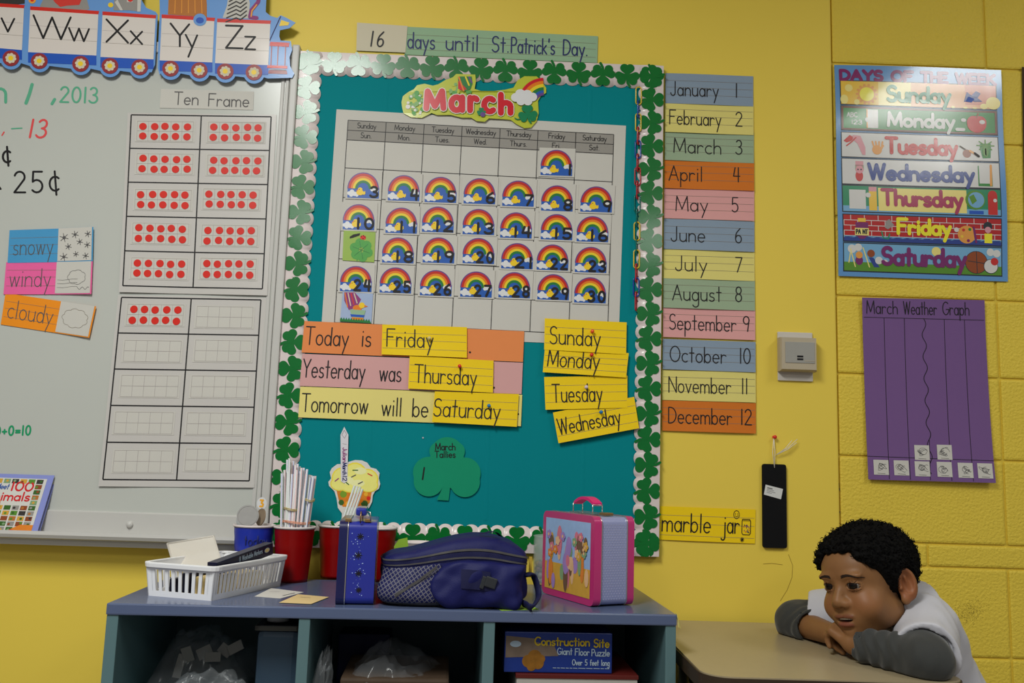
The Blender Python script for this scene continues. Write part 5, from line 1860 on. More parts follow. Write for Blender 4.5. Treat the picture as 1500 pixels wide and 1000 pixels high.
# dark folders leaning behind the tray
mat('folder_dark', (66, 58, 50), 0.6)
p0, p1 = onfront(575, 974, 0.285), onfront(655, 960, 0.285)
mb = MB()
cc = (p0 + p1) / 2
cc.z = (ZM + cc.z) / 2
mb.box(cc, ((p1 - p0).length, 0.012, 2 * (cc.z - ZM) - 0.004), 'folder_dark', SR)
tag(mb.build('folder', loc=cc), 'dark brown folder standing behind the wrapped tray', 'folder')

# ================================================================== white basket with its contents
mat('basket_white', (222, 222, 228), 0.35, noise_amt=0.01, spec=0.45)
BH = 0.066
bF, bL, bR = onlevel(310, 880, ZS), onlevel(217, 872, ZS), onlevel(413, 857, ZS)
ex = (bF - bL).normalized()                       # near short side, left to right
bw = (bF - bL).length
ey = Vector((-ex.y, ex.x, 0))
bl_ = 0.250
bc = bF - ex * (bw / 2) + ey * (bl_ / 2)
basket = thing('basket', bc + AZ * 0, 'white slotted plastic basket with markers and a clear tray on the shelf', 'basket')


def bp(x, y, z):
    """x across, y along from the near side, z up; the walls lean out with height"""
    k = 1 + 0.10 * z / BH
    return bc + ex * x * k + ey * y * (1 + 0.05 * z / BH) + AZ * z


def bquad(mb, side, s0, s1, z0, z1, th=0.0022):
    """a piece of wall; side n/f = near/far, l/r"""
    V = []
    for zz in (z0, z1):
        for ss in (s0, s1):
            for o_ in (0, -th):
                if side == 'n':
                    V.append(bp(ss, -bl_ / 2 - o_, zz))
                elif side == 'f':
                    V.append(bp(ss, bl_ / 2 + o_, zz))
                elif side == 'l':
                    V.append(bp(-bw / 2 - o_, ss, zz))
                else:
                    V.append(bp(bw / 2 + o_, ss, zz))
    mb.add(V, [(0, 2, 6, 4), (1, 5, 7, 3), (0, 4, 5, 1), (2, 3, 7, 6), (0, 1, 3, 2), (4, 6, 7, 5)], 'basket_white')


for side, half, cnt in (('n', bw / 2, 10), ('f', bw / 2, 10), ('l', bl_ / 2, 20), ('r', bl_ / 2, 20)):
    mb = MB()
    bquad(mb, side, -half, half, 0.0, 0.011)
    bquad(mb, side, -half, half, 0.052, BH - 0.002)
    st = 2 * half / cnt
    bquad(mb, side, -half, -half + 0.012, 0.011, 0.052)
    bquad(mb, side, half - 0.012, half, 0.011, 0.052)
    for i in range(1, cnt):
        c = -half + st * i
        bquad(mb, side, c - st * 0.24, c + st * 0.24, 0.011, 0.052)
    mb.build('slotted_wall', basket)
mb = MB()
V = [bp(-bw / 2, -bl_ / 2, 0.001), bp(bw / 2, -bl_ / 2, 0.001), bp(bw / 2, bl_ / 2, 0.001), bp(-bw / 2, bl_ / 2, 0.001)]
mb.add(V + [p + AZ * 0.003 for p in V], [(0, 3, 2, 1), (4, 5, 6, 7), (0, 1, 5, 4), (1, 2, 6, 5), (2, 3, 7, 6), (3, 0, 4, 7)], 'basket_white')
mb.build('bottom', basket)
mb = MB()


def rim_path(off, z):
    out = []
    r_ = 0.012
    for sx, sy, a0_ in ((1, -1, 270), (1, 1, 0), (-1, 1, 90), (-1, -1, 180)):
        for k in range(5):
            a = math.radians(a0_ + 22.5 * k)
            out.append((sx * (bw / 2 - r_) + (r_ + off) * math.cos(a), sy * (bl_ / 2 - r_) + (r_ + off) * math.sin(a), z))
    return out


rings = [[bp(*q) for q in rim_path(o_, z)] for o_, z in ((-0.0022, BH - 0.004), (-0.0022, BH), (0.006, BH), (0.0065, BH - 0.002), (0.0062, BH - 0.009), (0.0045, BH - 0.009), (0.0045, BH - 0.003))]
V = [p for r_ in rings for p in r_]
n = len(rings[0])
mb.add(V, [(r_ * n + i, r_ * n + (i + 1) % n, (r_ + 1) * n + (i + 1) % n, (r_ + 1) * n + i) for r_ in range(len(rings) - 1) for i in range(n)], 'basket_white')
mb.build('rim', basket)

# marker box lying across the rim
mat('marker_navy', (18, 20, 46), 0.35, coat=0.2)
mat('marker_tan', (190, 166, 110), 0.6)
e0 = bp(bw / 2 - 0.020, -bl_ / 2 + 0.030, BH - 0.012)
e1 = bp(bw / 2 - 0.022, bl_ / 2 - 0.045, BH + 0.010)
dx = (e1 - e0).normalized()
sx_ = dx.cross(AZ).normalized()
uz = sx_.cross(dx)
MR = Matrix((dx, -sx_, uz)).transposed()
mc = (e0 + e1) / 2 + AZ * 0.005
ml = (e1 - e0).length + 0.02
mk = thing('marker_box', mc, 'dark navy box of washable markers resting in the white basket', 'box')
mb = MB()
mb.box(mc, (ml, 0.022, 0.026), 'marker_navy', MR, 0.0015)
f0 = mc + sx_ * 0.0113
fsh = Sheet(f0 - dx * ml / 2 + uz * 0.013, f0 + dx * ml / 2 + uz * 0.013, f0 + dx * ml / 2 - uz * 0.013, f0 - dx * ml / 2 - uz * 0.013, 0.0002)
fsh.n = sx_
fsh.text(mb, '8', 0.37, 0.54, 0.0095, 0.0016, 'puzzle_white', 0.0003)
fsh.text(mb, 'Washable', 0.42, 0.54, 0.0095, 0.0016, 'puzzle_white', 0.0003, fit=0.19)
fsh.text(mb, 'Markers', 0.635, 0.54, 0.0095, 0.0016, 'puzzle_white', 0.0003, fit=0.15)
fsh.disc(mb, 0.875, 0.45, 0.010, 'puzzle_white', 0.0003, ry=0.0052)
fsh.disc(mb, 0.875, 0.45, 0.0085, 'marker_tan', 0.0005, ry=0.004)
mb.build('carton', mk)
# translucent lid leaning out of the basket
mat('frosted', (206, 200, 190), 0.35, alpha=0.72, noise_amt=0.02)
lc = [onwall(*q) for q in ((245, 796, -0.27), (313, 785, -0.27), (327, 832, -0.33), (257, 836, -0.33))]
ll = thing('clear_tray', (lc[0] + lc[2]) / 2, 'translucent plastic tray standing tilted in the white basket', 'tray')
mb = MB()
nrm = (lc[1] - lc[0]).cross(lc[3] - lc[0]).normalized()
mb.add([p for p in lc] + [p + nrm * 0.0025 for p in lc], [(0, 1, 2, 3), (7, 6, 5, 4), (0, 4, 5, 1), (1, 5, 6, 2), (2, 6, 7, 3), (3, 7, 4, 0)], 'frosted')
mb.build('sheet', ll)
mb = MB()
mb.tube(lc + [lc[0]], 0.0022, 'frosted', 6)
mb.build('rim', ll)
# things seen through the slots
for k, (x, y, sx2, sy2, sz2, m_, lab, cat) in enumerate(((-0.028, -0.085, 0.012, 0.06, 0.030, 'marker_navy', 'dark marker pen seen through the basket slots', 'pen'),
                                                        (0.0, -0.08, 0.014, 0.07, 0.042, 'marker_navy', 'dark blue pouch seen through the basket slots', 'pouch'),
                                                        (0.036, -0.06, 0.035, 0.09, 0.036, 'marker_tan', 'tan carton seen through the basket slots', 'box'),
                                                        (0.02, 0.05, 0.06, 0.08, 0.030, 'marker_tan', 'tan carton at the far end inside the basket', 'box'))):
    mb = MB()
    p = bp(x, y, 0.005) + AZ * sz2 / 2
    R = Matrix((ex, ey, AZ)).transposed()
    mb.box(p, (sx2, sy2, sz2), m_, R, 0.003)
    tag(mb.build(cat.replace(' ', '_'), loc=p - AZ * sz2 / 2), lab, cat)

# ================================================================== cups
mat('cup_red', (122, 2, 2), 0.36, noise_amt=0.03, spec=0.28)
mat('cup_blue', (26, 44, 150), 0.3, noise_amt=0.03, spec=0.5)
mat('cup_white', (206, 196, 194), 0.4)
CH = 0.124


def cup(rimpx, m_, label, group, word=None):
    c = onlevel(rimpx[0], rimpx[1], ZS + CH)
    c.z = ZS
    if m_ == 'cup_blue':
        c.y += 0.030
    rt = 0.0475
    rb = 0.0355
    t = thing('party_cup', c, label, 'cup', group)
    mb = MB()
    pr = [(0.0001, 0.004), (rb - 0.004, 0.003), (rb, 0.0)]
    for k in range(1, 15):
        z = CH * k / 15
        r = rb + (rt - 0.002 - rb) * k / 15 + (0.0006 if k in (9, 10, 13) else 0)
        pr.append((r, z))
    mb.lathe(c, pr + [(rt - 0.002, CH - 0.006)], m_, 44)
    if word:
        d = (CAM - c)
        a0_ = math.atan2(d.y, d.x)
        for stc_k, ch in enumerate(word):
            pass
        ph = -0.46
        for ch in word:
            gw, sts = GLYPH[ch]
            for st in sts:
                path = []
                for gx, gy in st:
                    z = 0.080 + gy * 0.022
                    r = rb + (rt - rb) * z / CH + 0.0006
                    a = a0_ + ph + gx * 0.42
                    path.append(c + Vector((r * math.cos(a), r * math.sin(a), z)))
                mb.tube(path, 0.0011, 'ink_navy', 5)
            ph += gw * 0.42 + 0.07
    mb.build('body', t)
    mb = MB()
    mb.lathe(c, [(rb - 0.005, 0.006), (rt - 0.0035, CH - 0.003)], 'cup_white', 44)
    mb.build('lining', t)
    mb = MB()
    mb.lathe(c, [(rt - 0.0035, CH - 0.003), (rt - 0.0025, CH), (rt, CH), (rt + 0.0006, CH - 0.002), (rt, CH - 0.0045), (rt - 0.002, CH - 0.005)], 'cup_white', 44)
    mb.build('rim', t)
    return c


cb = cup((368, 769), 'cup_blue', 'blue paper cup marked today behind the white basket', None, 'today')
c1_ = cup((432, 770), 'cup_red', 'red cup packed with white striped straws', 'red party cups')
c2_ = cup((496, 768), 'cup_red', 'red cup partly hidden behind the blue tin box', 'red party cups')
c3_ = cup((553, 771), 'cup_red', 'red cup between the blue tin box and the lunch bag', 'red party cups')

# straws
mat('straw_white', (220, 220, 222), 0.35, noise_amt=0)
for nm, c in (('stripe_blue', (120, 132, 200)), ('stripe_red', (214, 140, 130)), ('stripe_green', (150, 176, 146))):
    mat(nm, c, 0.35, noise_amt=0)


def straw(a, b, m_, label, group):
    mb = MB()
    mb.tube([a, b], 0.0028, 'straw_white', 10, caps=False)
    d = (b - a).normalized()
    s1 = d.cross(Vector((0, 1, 0))).normalized()
    s2 = d.cross(s1)
    for k in range(3):
        an = 2 * PI * k / 3 + hash_(a.x) * 6
        o_ = (s1 * math.cos(an) + s2 * math.sin(an)) * 0.0024
        mb.tube([a + o_, b + o_], 0.00062, m_, 5)
    tag(mb.build('drinking_straw', loc=a), label, 'straw', group)


def hash_(x):
    return abs(math.sin(x * 12345.678)) % 1.0


rs = random.Random(21)
tops = [(413, 693), (417, 688), (421, 673), (424, 671), (427, 677), (430, 675), (433, 681), (436, 679), (439, 683), (442, 685), (445, 685), (448, 689), (450, 687), (453, 695), (456, 696),
        (459, 697), (462, 697), (418, 694), (422, 690), (426, 686), (431, 684), (435, 688), (440, 690), (444, 692), (449, 694), (454, 699), (458, 700), (428, 694), (437, 696), (446, 699)]
for k, (px, py) in enumerate(tops):
    lay = (k % 3 - 1) * 0.011
    tx = (px - 437) / 25.0
    a = c1_ + Vector((tx * 0.022 + rs.uniform(-0.002, 0.002), lay * 1.1 + rs.uniform(-0.002, 0.002), 0.008))
    tp = onwall(px, py, c1_.y + lay)
    straw(a, tp, ('stripe_blue', 'stripe_red', 'stripe_blue', 'stripe_green', 'stripe_red')[k % 5], 'white striped straw bundled in the red cup beside the blue cup', 'straws bundled in the red cup')
for k, (px, py) in enumerate(((519.5, 711), (523.5, 712), (527.5, 713), (531, 716))):
    a = c2_ + Vector((-0.024 + 0.0066 * k, -0.012, 0.012))
    straw(a, onwall(px, py, c2_.y - 0.01), 'stripe_green', 'white striped straw leaning in front of the paper cupcake', 'straws in front of the cupcake')
mat('rubber_orange', (206, 140, 110), 0.5)
mat('rubber_tan', (176, 160, 110), 0.5)
for (px, py, rx, ry, m_, lab, off) in ((434, 764, 0.0320, 0.021, 'rubber_orange', 'orange rubber band low around the straw bundle', 0), (427, 745, 0.0165, 0.019, 'rubber_tan', 'tan rubber band around the left half of the straws', 0), (453.5, 732, 0.0105, 0.018, 'rubber_tan', 'tan rubber band high around the right-hand straws', 0)):
    p = onwall(px, py, c1_.y)
    mb = MB()
    for dz in (-0.0018, 0.001):
        mb.tube([p + Vector((rx * math.cos(2 * PI * k / 26), ry * math.sin(2 * PI * k / 26), dz + 0.002 * math.sin(4 * PI * k / 26))) for k in range(26)], 0.0011, m_, 6, closed=True)
    tag(mb.build('rubber_band', loc=p), lab, 'rubber band')

# paper coins standing in the blue cup
mat('coin_grey', (150, 148, 146), 0.3, noise_amt=0.12, noise_scale=60)
mat('coin_brown', (128, 110, 90), 0.35, noise_amt=0.12, noise_scale=60)
mat('coin_clear', (186, 188, 190), 0.2, alpha=0.6, noise_amt=0)
mat('tag_white', (204, 204, 206), 0.5)
mat('tag_gold', (226, 160, 40), 0.5)
for (px, py, r, y, tilt, m_, lab) in ((363, 755, 0.0245, -0.02, 0.2, 'coin_grey', 'large grey paper coin standing in the blue cup'),
                                     (382, 757, 0.020, 0.0, -0.8, 'coin_brown', 'brown paper coin behind the grey one in the blue cup'),
                                     (356, 762, 0.016, 0.012, 0.5, 'coin_clear', 'clear plastic disc at the left in the blue cup')):
    p = onwall(px, py, cb.y + y)
    R = Matrix.Rotation(tilt, 3, 'Z') @ Matrix.Rotation(PI / 2 - 0.15, 3, 'X')
    mb = MB()
    mb.lathe(p, [(0.0001, -0.0008), (r, -0.0008), (r, 0.0008), (0.0001, 0.0008)], m_, 30, R, smooth=False)
    mb.lathe(p, [(r * 0.86, 0.0007), (r * 0.86, 0.0012), (r * 0.92, 0.0012), (r * 0.92, 0.0007)], m_, 30, R)
    tag(mb.build('paper_coin', loc=p), lab, 'paper coin', 'coins in the blue cup')
p = onwall(383.5, 737, cb.y + 0.01)
s = Sheet(p + Vector((-0.0115, 0, 0.014)), p + Vector((0.0115, 0, 0.014)), p + Vector((0.0115, 0, -0.014)), p + Vector((-0.0115, 0, -0.014)), 0.0)
tg = thing('number_tag', p, 'small white tag with an orange number rising from the blue cup', 'tag')
mb = MB()
s.poly(mb, [(0.5 + 0.5 * math.cos(a * PI / 12), 0.5 - 0.5 * math.sin(a * PI / 12)) for a in range(24)], 'tag_white', 0, th=0.0008)
s.stroke(mb, [(0.36, 0.24), (0.62, 0.24), (0.46, 0.46), (0.64, 0.56), (0.58, 0.76), (0.34, 0.74)], 0.0042, 'tag_gold', 0.0003)
mb.build('disc', tg)
mb = MB()
mb.tube([p + Vector((0, 0.0006, -0.013)), cb + Vector((0.018, 0.012, 0.012))], 0.0016, 'straw_white', 6)
mb.build('stick', tg)

# ================================================================== blue tin box seen end on
mat('tin_blue', (32, 42, 138), 0.28, noise_amt=0.04, spec=0.6, coat=0.4)
mat('tin_dark', (16, 20, 72), 0.3, spec=0.6, coat=0.3)
mat('chrome', (190, 186, 180), 0.25, metal=0.9)
mat('brass', (150, 120, 80), 0.35, metal=0.8)
mat('sparkle', (150, 170, 220), 0.4, noise_amt=0)
b0, b1 = onlevel(490.5, 886, ZS), onlevel(547, 884, ZS)
_d = ((b0 + b1) / 2 - CAM)
_d.z = 0
_d.normalize()
ty = Vector((_d.x * math.cos(-0.04) - _d.y * math.sin(-0.04), _d.x * math.sin(-0.04) + _d.y * math.cos(-0.04), 0))
tx = Vector((ty.y, -ty.x, 0))
tw = (b1 - b0).dot(tx)
b1 = b0 + tx * tw
tl_ = 0.20
thh = onwall(520, 765, b0.y).z - ZS
tin = thing('tin_lunchbox', (b0 + b1) / 2 + ty * tl_ / 2, 'blue metal lunch tin seen from its narrow end on the shelf', 'lunchbox')
TRm = Matrix((tx, ty, AZ)).transposed()


def rprism(mb, c, w_, d_, h_, rad, m_, R):
    """box with its long edges (along local x) rounded: profile in the y-z plane"""
    prof = []
    for sy, sz, a0_ in ((1, 1, 0), (-1, 1, 90), (-1, -1, 180), (1, -1, 270)):
        for k in range(6):
            a = math.radians(a0_ + 18 * k)
            prof.append((sy * (d_ / 2 - rad) + rad * math.cos(a), sz * (h_ / 2 - rad) + rad * math.sin(a)))
    n = len(prof)
    V = [c + R @ Vector((x, y, z)) for x in (-w_ / 2, w_ / 2) for y, z in prof]
    mb.add(V, [tuple(range(n))[::-1], tuple(range(n, 2 * n))], m_, False)
    mb.add(V, [(i, (i + 1) % n, n + (i + 1) % n, n + i) for i in range(n)], m_, True)


cc = (b0 + b1) / 2 + ty * tl_ / 2 + AZ * (thh / 2 + 0.001)
mb = MB()
rprism(mb, cc + tx * tw * 0.12, tw * 0.76, tl_, thh, 0.014, 'tin_blue', TRm)
es = Sheet(b0 + tx * tw * 0.26 + AZ * thh, b1 + AZ * thh, b1 + AZ * 0.001, b0 + tx * tw * 0.26 + AZ * 0.001, 0.0005)
es.n = -ty
rs = random.Random(13)
for k in range(46):
    u, v = rs.gauss(0.42, 0.15), rs.uniform(0.1, 0.9)
    if 0.1 < u < 0.9:
        es.disc(mb, u, v, rs.choice([0.0005, 0.0007, 0.0011]), 'sparkle', 0.0003, seg=6)
for u, v, r in ((0.42, 0.17, 0.006), (0.38, 0.4, 0.007), (0.42, 0.62, 0.006), (0.46, 0.82, 0.005)):     # plain star bursts
    for q in range(4):
        a = q * PI / 4
        es.stroke(mb, [(u - r * math.cos(a) / es.w, v - r * math.sin(a) / es.h), (u + r * math.cos(a) / es.w, v + r * math.sin(a) / es.h)], 0.0016, 'ink_black', 0.0004)
mb.build('body', tin)
mb = MB()
rprism(mb, cc - tx * tw * 0.38, tw * 0.23, tl_ + 0.003, thh + 0.003, 0.015, 'tin_dark', TRm)
mb.build('lid', tin)
mb = MB()
rprism(mb, cc - tx * tw * 0.262, 0.0016, tl_ + 0.005, thh + 0.005, 0.016, 'chrome', TRm)
mb.build('seam', tin)
mb = MB()
gc = (b0 + b1) / 2 + tx * 0.004 + ty * 0.05 + AZ * (thh + 0.020)
mb.box(gc, (0.022, 0.075, 0.016), 'tin_blue', TRm, 0.005)
mb.build('handle_grip', tin)
for s_ in (-1, 1):
    mb = MB()
    e = gc + ty * 0.040 * s_
    mb.tube([e, e + ty * 0.012 * s_, e + ty * 0.016 * s_ - AZ * 0.012, e + ty * 0.010 * s_ - AZ * 0.021], 0.0014, 'brass', 7)
    mb.build('handle_wire', tin)
mb = MB()
mb.tube([gc - ty * 0.036 + tx * 0.010, gc - ty * 0.05 + tx * 0.018, gc - ty * 0.045 + tx * 0.019 - AZ * 0.016], 0.0014, 'chrome', 7)
mb.build('latch_wire', tin)
mb = MB()
for dx_ in (-0.020, 0.018):
    mb.box((b0 + b1) / 2 + tx * dx_ + ty * 0.012 + AZ * (thh + 0.0035), (0.012, 0.014, 0.006), 'brass', TRm, 0.001)
mb.build('latch', tin)

# ================================================================== blue insulated lunch bag
mat('bag_blue', (13, 17, 74), 0.6, noise_amt=0.12, noise_scale=30, bump=0.15, bump_scale=500)
mat('bag_dark', (12, 14, 56), 0.7, noise_amt=0.1, bump=0.15, bump_scale=500)
mat('zip_grey', (66, 64, 64), 0.5, noise_amt=0.1)
mat('buckle', (44, 46, 50), 0.35)
mat('webbing', (20, 22, 60), 0.7)
mat('tan_tape', (170, 140, 50), 0.6)
mm = mat('bag_mesh', (86, 84, 104), 0.6, noise_amt=0)
nt = mm.node_tree
bsdf = nt.nodes['Principled BSDF']
tcn = nt.nodes.new('ShaderNodeTexCoord')
wv = []
for ang in (0.6, -0.9):
    mp = nt.nodes.new('ShaderNodeMapping')
    mp.inputs['Rotation'].default_value = (0, ang, 0)
    nt.links.new(tcn.outputs['Object'], mp.inputs['Vector'])
    w_ = nt.nodes.new('ShaderNodeTexWave')
    w_.inputs['Scale'].default_value = 46
    nt.links.new(mp.outputs['Vector'], w_.inputs['Vector'])
    wv.append(w_)
mxn = nt.nodes.new('ShaderNodeMath')
mxn.operation = 'MAXIMUM'
nt.links.new(wv[0].outputs['Fac'], mxn.inputs[0])
nt.links.new(wv[1].outputs['Fac'], mxn.inputs[1])
rp = nt.nodes.new('ShaderNodeValToRGB')
rp.color_ramp.elements[0].position = 0.78
rp.color_ramp.elements[1].position = 0.97
rp.color_ramp.elements[0].color = [lin(v) / ALB for v in (22, 26, 74)] + [1]
rp.color_ramp.elements[1].color = [lin(v) / ALB for v in (104, 102, 112)] + [1]
nt.links.new(mxn.outputs[0], rp.inputs['Fac'])
nt.links.new(rp.outputs['Color'], bsdf.inputs['Base Color'])

g0, g1 = onlevel(550, 889, ZS), onlevel(775, 893, ZS)
gx = AX
gw = (g1 - g0).dot(gx)
gd = 0.17
gh = onwall(650, 792, (g0.y + g1.y) / 2 + 0.09).z - ZS
gc = g0 + gx * gw / 2 + AY * (gd / 2 + 0.004) + AZ * 0.003
bag = thing('lunch_bag', gc, 'soft blue insulated lunch bag with zipper and mesh pocket on the shelf', 'bag')


def bagpt(u, v, infl=0.0):
    """u around (0 = front centre, left negative), v bottom to top; a soft box that bulges"""
    a = u * 2 * PI
    e = 0.34
    ca, sa = math.sin(a), -math.cos(a)
    x = math.copysign(abs(ca) ** e, ca)
    y = math.copysign(abs(sa) ** e, sa)
    b = (v - 0.5) * PI
    cb_ = max(0.0, math.cos(b)) ** 0.30
    z = math.copysign(abs(math.sin(b)) ** 0.34, math.sin(b))
    hx, hy, hz = gw / 2 + infl, gd / 2 + infl, gh / 2 + infl
    top = 0.5 + 0.5 * z
    px_ = x * hx * cb_ * (1 - 0.05 * top)
    py_ = y * hy * cb_ * (1 - 0.06 * top)
    pz_ = z * hz
    sag = 0.010 * top * math.sin(3.0 * px_ / hx + 0.6) - 0.008 * top * max(0, -px_ / hx) ** 2
    nz = noise.fractal(Vector((px_ * 16, py_ * 16 + 4, pz_ * 16)), 1.0, 2.0, 3) * 0.0045
    k = 1 + nz / 0.08
    return gc + gx * px_ * k + AY * (py_ * k) + AZ * (hz - infl + pz_ + sag * (0.4 + top))


mb = MB()
mb.quadgrid(lambda u, v: bagpt(u, v), 96, 48, 'bag_blue', True)
mb.build('body', bag)


def bagf(x, z, infl=0.0):
    """x, z in -1..1 on the front half of the bag (x beyond +-1 wraps round the sides)"""
    if abs(x) <= 1:
        u = math.copysign(math.asin(min(1.0, abs(x) ** (1 / 0.34))) / (2 * PI), x)
        u = max(-0.2499, min(0.2499, u))
    else:
        u = math.copysign(0.25 + (abs(x) - 1) * 0.2, x)
    v = 0.5 + math.copysign(math.asin(min(1.0, abs(z) ** (1 / 0.34))) / PI, z)
    return bagpt(u, v, infl)


def bsurf(mb, x0, x1, z0, z1, infl, m_, nx=40, nz=4, bend=0.0):
    mb.quadgrid(lambda a, b: bagf(x0 + (x1 - x0) * a, z0 + (z1 - z0) * b + bend * math.sin(3.2 * a + 0.4), infl), nx, nz, m_, True)


mb = MB()
mb.quadgrid(lambda u, v: bagpt(u, v), 128, 64, 'bag_blue', True)
mb.build('body', bag)
mb = MB()
bsurf(mb, -1.25, 1.25, 0.56, 0.62, 0.0030, 'zip_grey', 80, 3, 0.05)
bsurf(mb, -1.25, 1.25, 0.36, 0.41, 0.0030, 'zip_grey', 80, 3, 0.05)
mb.build('piping', bag)
mb = MB()
bsurf(mb, -1.25, 1.25, 0.41, 0.56, 0.0016, 'bag_dark', 80, 4, 0.05)
mb.build('zipper', bag)
mb = MB()
mb.quadgrid(lambda a, b: bagf(-1.1 + 0.92 * a, -0.93 + 1.26 * b, 0.003 + 0.006 * math.sin(PI * a) * math.sin(PI * b)), 40, 24, 'bag_mesh', True)
mb.build('mesh_pocket', bag)
mb = MB()
bsurf(mb, -1.1, -0.2, -0.97, -0.84, 0.0040, 'zip_grey', 30, 3)
mb.quadgrid(lambda a, b: bagf(-0.72 + 0.5 * a, -0.60 + 0.78 * a + 0.10 * b, 0.0098), 24, 3, 'zip_grey', True)
mb.build('pocket_binding', bag)
mb = MB()


def flap(a, b):
    rr = max(0.0, 1 - abs(2 * a - 1) ** 4) * max(0.0, 1 - abs(2 * b - 1) ** 3)
    edge = 0.16 * (2 * b - 1) ** 2
    x = -0.30 + edge + (1.22 - edge) * a
    z = -0.94 + 1.27 * b
    return bagf(x, z, 0.002 + 0.016 * rr ** 0.5 + 0.0025 * math.sin(9 * a + 5 * b) + 0.002 * math.sin(17 * a - 8 * b))


mb.quadgrid(flap, 48, 30, 'bag_blue', True)
mb.build('front_flap', bag)
mb = MB()
mb.quadgrid(lambda a, b: bagf(0.08 + 0.34 * a, -0.30 + 0.42 * b - 0.06 * a, 0.0205), 14, 4, 'webbing', True)
mb.build('strap', bag)
p = bagf(0.42, -0.16, 0.0225)
mb = MB()
R = SR @ Matrix.Rotation(0.3, 3, 'Y')
mb.box(p, (0.022, 0.007, 0.020), 'buckle', R, 0.002)
mb.box(p - AX * 0.015, (0.008, 0.006, 0.024), 'buckle', R, 0.0015)
mb.build('buckle', bag)
mb = MB()
q0 = bagf(0.98, 0.0, 0.002)
q1 = onwall(783, 846, gc.y - 0.03)
q2 = onwall(789, 872, gc.y - 0.04)
q3 = onlevel(779, 889, ZS + 0.009)
q4 = bagf(0.95, -0.8, 0.006)
pts = []
ctrl = [q0, q0.lerp(q1, 0.5) + AZ * 0.006, q1, q2, q3, q3.lerp(q4, 0.5), q4]
for i in range(len(ctrl) - 1):
    pa, pb, pc_, pd = ctrl[max(0, i - 1)], ctrl[i], ctrl[i + 1], ctrl[min(len(ctrl) - 1, i + 2)]
    for k in range(5):
        t_ = k / 5
        pts.append(0.5 * ((2 * pb) + (pc_ - pa) * t_ + (2 * pa - 5 * pb + 4 * pc_ - pd) * t_ * t_ + (3 * pb - pa - 3 * pc_ + pd) * t_ ** 3))
pts.append(ctrl[-1])
mb.tube(pts, 0.0085, 'webbing', 10, flat=0.4)
mb.build('carry_strap', bag)
mb = MB()
mb.quadgrid(lambda a, b: bagpt(0.02 + 0.13 * a, 0.90 + 0.03 * b + 0.015 * math.sin(3 * a), 0.004 + 0.007 * math.sin(PI * a)), 16, 4, 'bag_dark', True)
mb.build('top_handle', bag)
mb = MB()
a_, b_ = onwall(776, 815, gc.y - 0.03), onwall(778, 845, gc.y - 0.03)
mb.box((a_ + b_) / 2, (0.006, 0.002, a_.z - b_.z), 'tan_tape', SR)
mb.build('side_tape', bag)

# lime leaf paper under the bag and two slips in front of the cups
mat('lime_paper', (132, 168, 50), 0.6)
mat('slip_white', (196, 192, 186), 0.6)
mat('slip_cream', (206, 180, 128), 0.6)


def flatpaper(pxs, m_, name, label, cat, lines=(), z=0.0008):
    pts = [onlevel(px, py, ZS + z) for px, py in pxs]
    mb = MB()
    n = len(pts)
    mb.add(pts + [p - AZ * 0.0005 for p in pts], [tuple(range(n)), tuple(range(n, 2 * n))[::-1]] + [(i, (i + 1) % n, n + (i + 1) % n, n + i) for i in range(n)], m_)
    for (a, b, w_) in lines:
        A_, B_ = onlevel(*a, ZS + z + 0.0004), onlevel(*b, ZS + z + 0.0004)
        d = (B_ - A_).normalized()
        nn = Vector((-d.y, d.x, 0)) * w_
        mb.add([A_ - nn, B_ - nn, B_ + nn, A_ + nn], [(0, 1, 2, 3)], 'ink_grey')
    tag(mb.build(name, loc=sum(pts, Vector()) / n), label, cat)


flatpaper([(722, 888), (738, 880), (765, 879), (789, 892), (760, 893), (735, 894)], 'lime_paper', 'paper_leaf', 'lime green paper leaf under the lunch bag strap', 'paper', z=0.0006)
flatpaper([(373, 873), (397, 861), (445, 867), (411, 876)], 'slip_white', 'paper_slip', 'white paper slip lying on the shelf beside the basket', 'paper', lines=(((414, 872), (432, 868), 0.0015), ((395, 866), (410, 866), 0.0008)))
flatpaper([(409, 882), (436.5, 870), (482, 874), (456, 884)], 'slip_cream', 'paper_slip', 'cream paper slip lying on the shelf in front of the white slip', 'paper', lines=(((440, 874), (455, 875), 0.0008),), z=0.0016)

# two shallow paper bowls behind the bag
for (px, py, r, lab) in ((612, 793, 0.036, 'white paper bowl behind the left half of the lunch bag'), (670, 794, 0.036, 'white paper bowl behind the middle of the lunch bag')):
    c = onlevel(px, py, ZS + 0.085)
    c.y = min(c.y, -0.125)
    c = onwall(px, py, -0.14)
    hb = c.z - ZS
    c.z = ZS
    mb = MB()
    mb.lathe(c, [(0.0001, 0.002), (r * 0.75, 0.0), (r, hb - 0.003), (r + 0.0025, hb - 0.001), (r + 0.0025, hb), (r - 0.002, hb), (r * 0.72, 0.005), (0.0001, 0.005)], 'cup_white', 36)
    tag(mb.build('paper_bowl', loc=c), lab, 'bowl', 'paper bowls behind the bag')
mb = MB()
a_ = onwall(585, 800, -0.2)
s = Sheet(a_ + Vector((-0.012, 0, 0.02)), a_ + Vector((0.02, 0, 0.02)), a_ + Vector((0.02, 0, -0.03)), a_ + Vector((-0.012, 0, -0.03)), 0)
s.poly(mb, [(0.1, 0.9), (0.0, 0.4), (0.3, 0.1), (0.9, 0.0), (1.0, 0.4), (0.5, 0.95)], 'lime_paper', 0, th=0.001)
tag(mb.build('paper_leaf', loc=a_), 'lime green paper leaf beside the third red cup', 'paper')

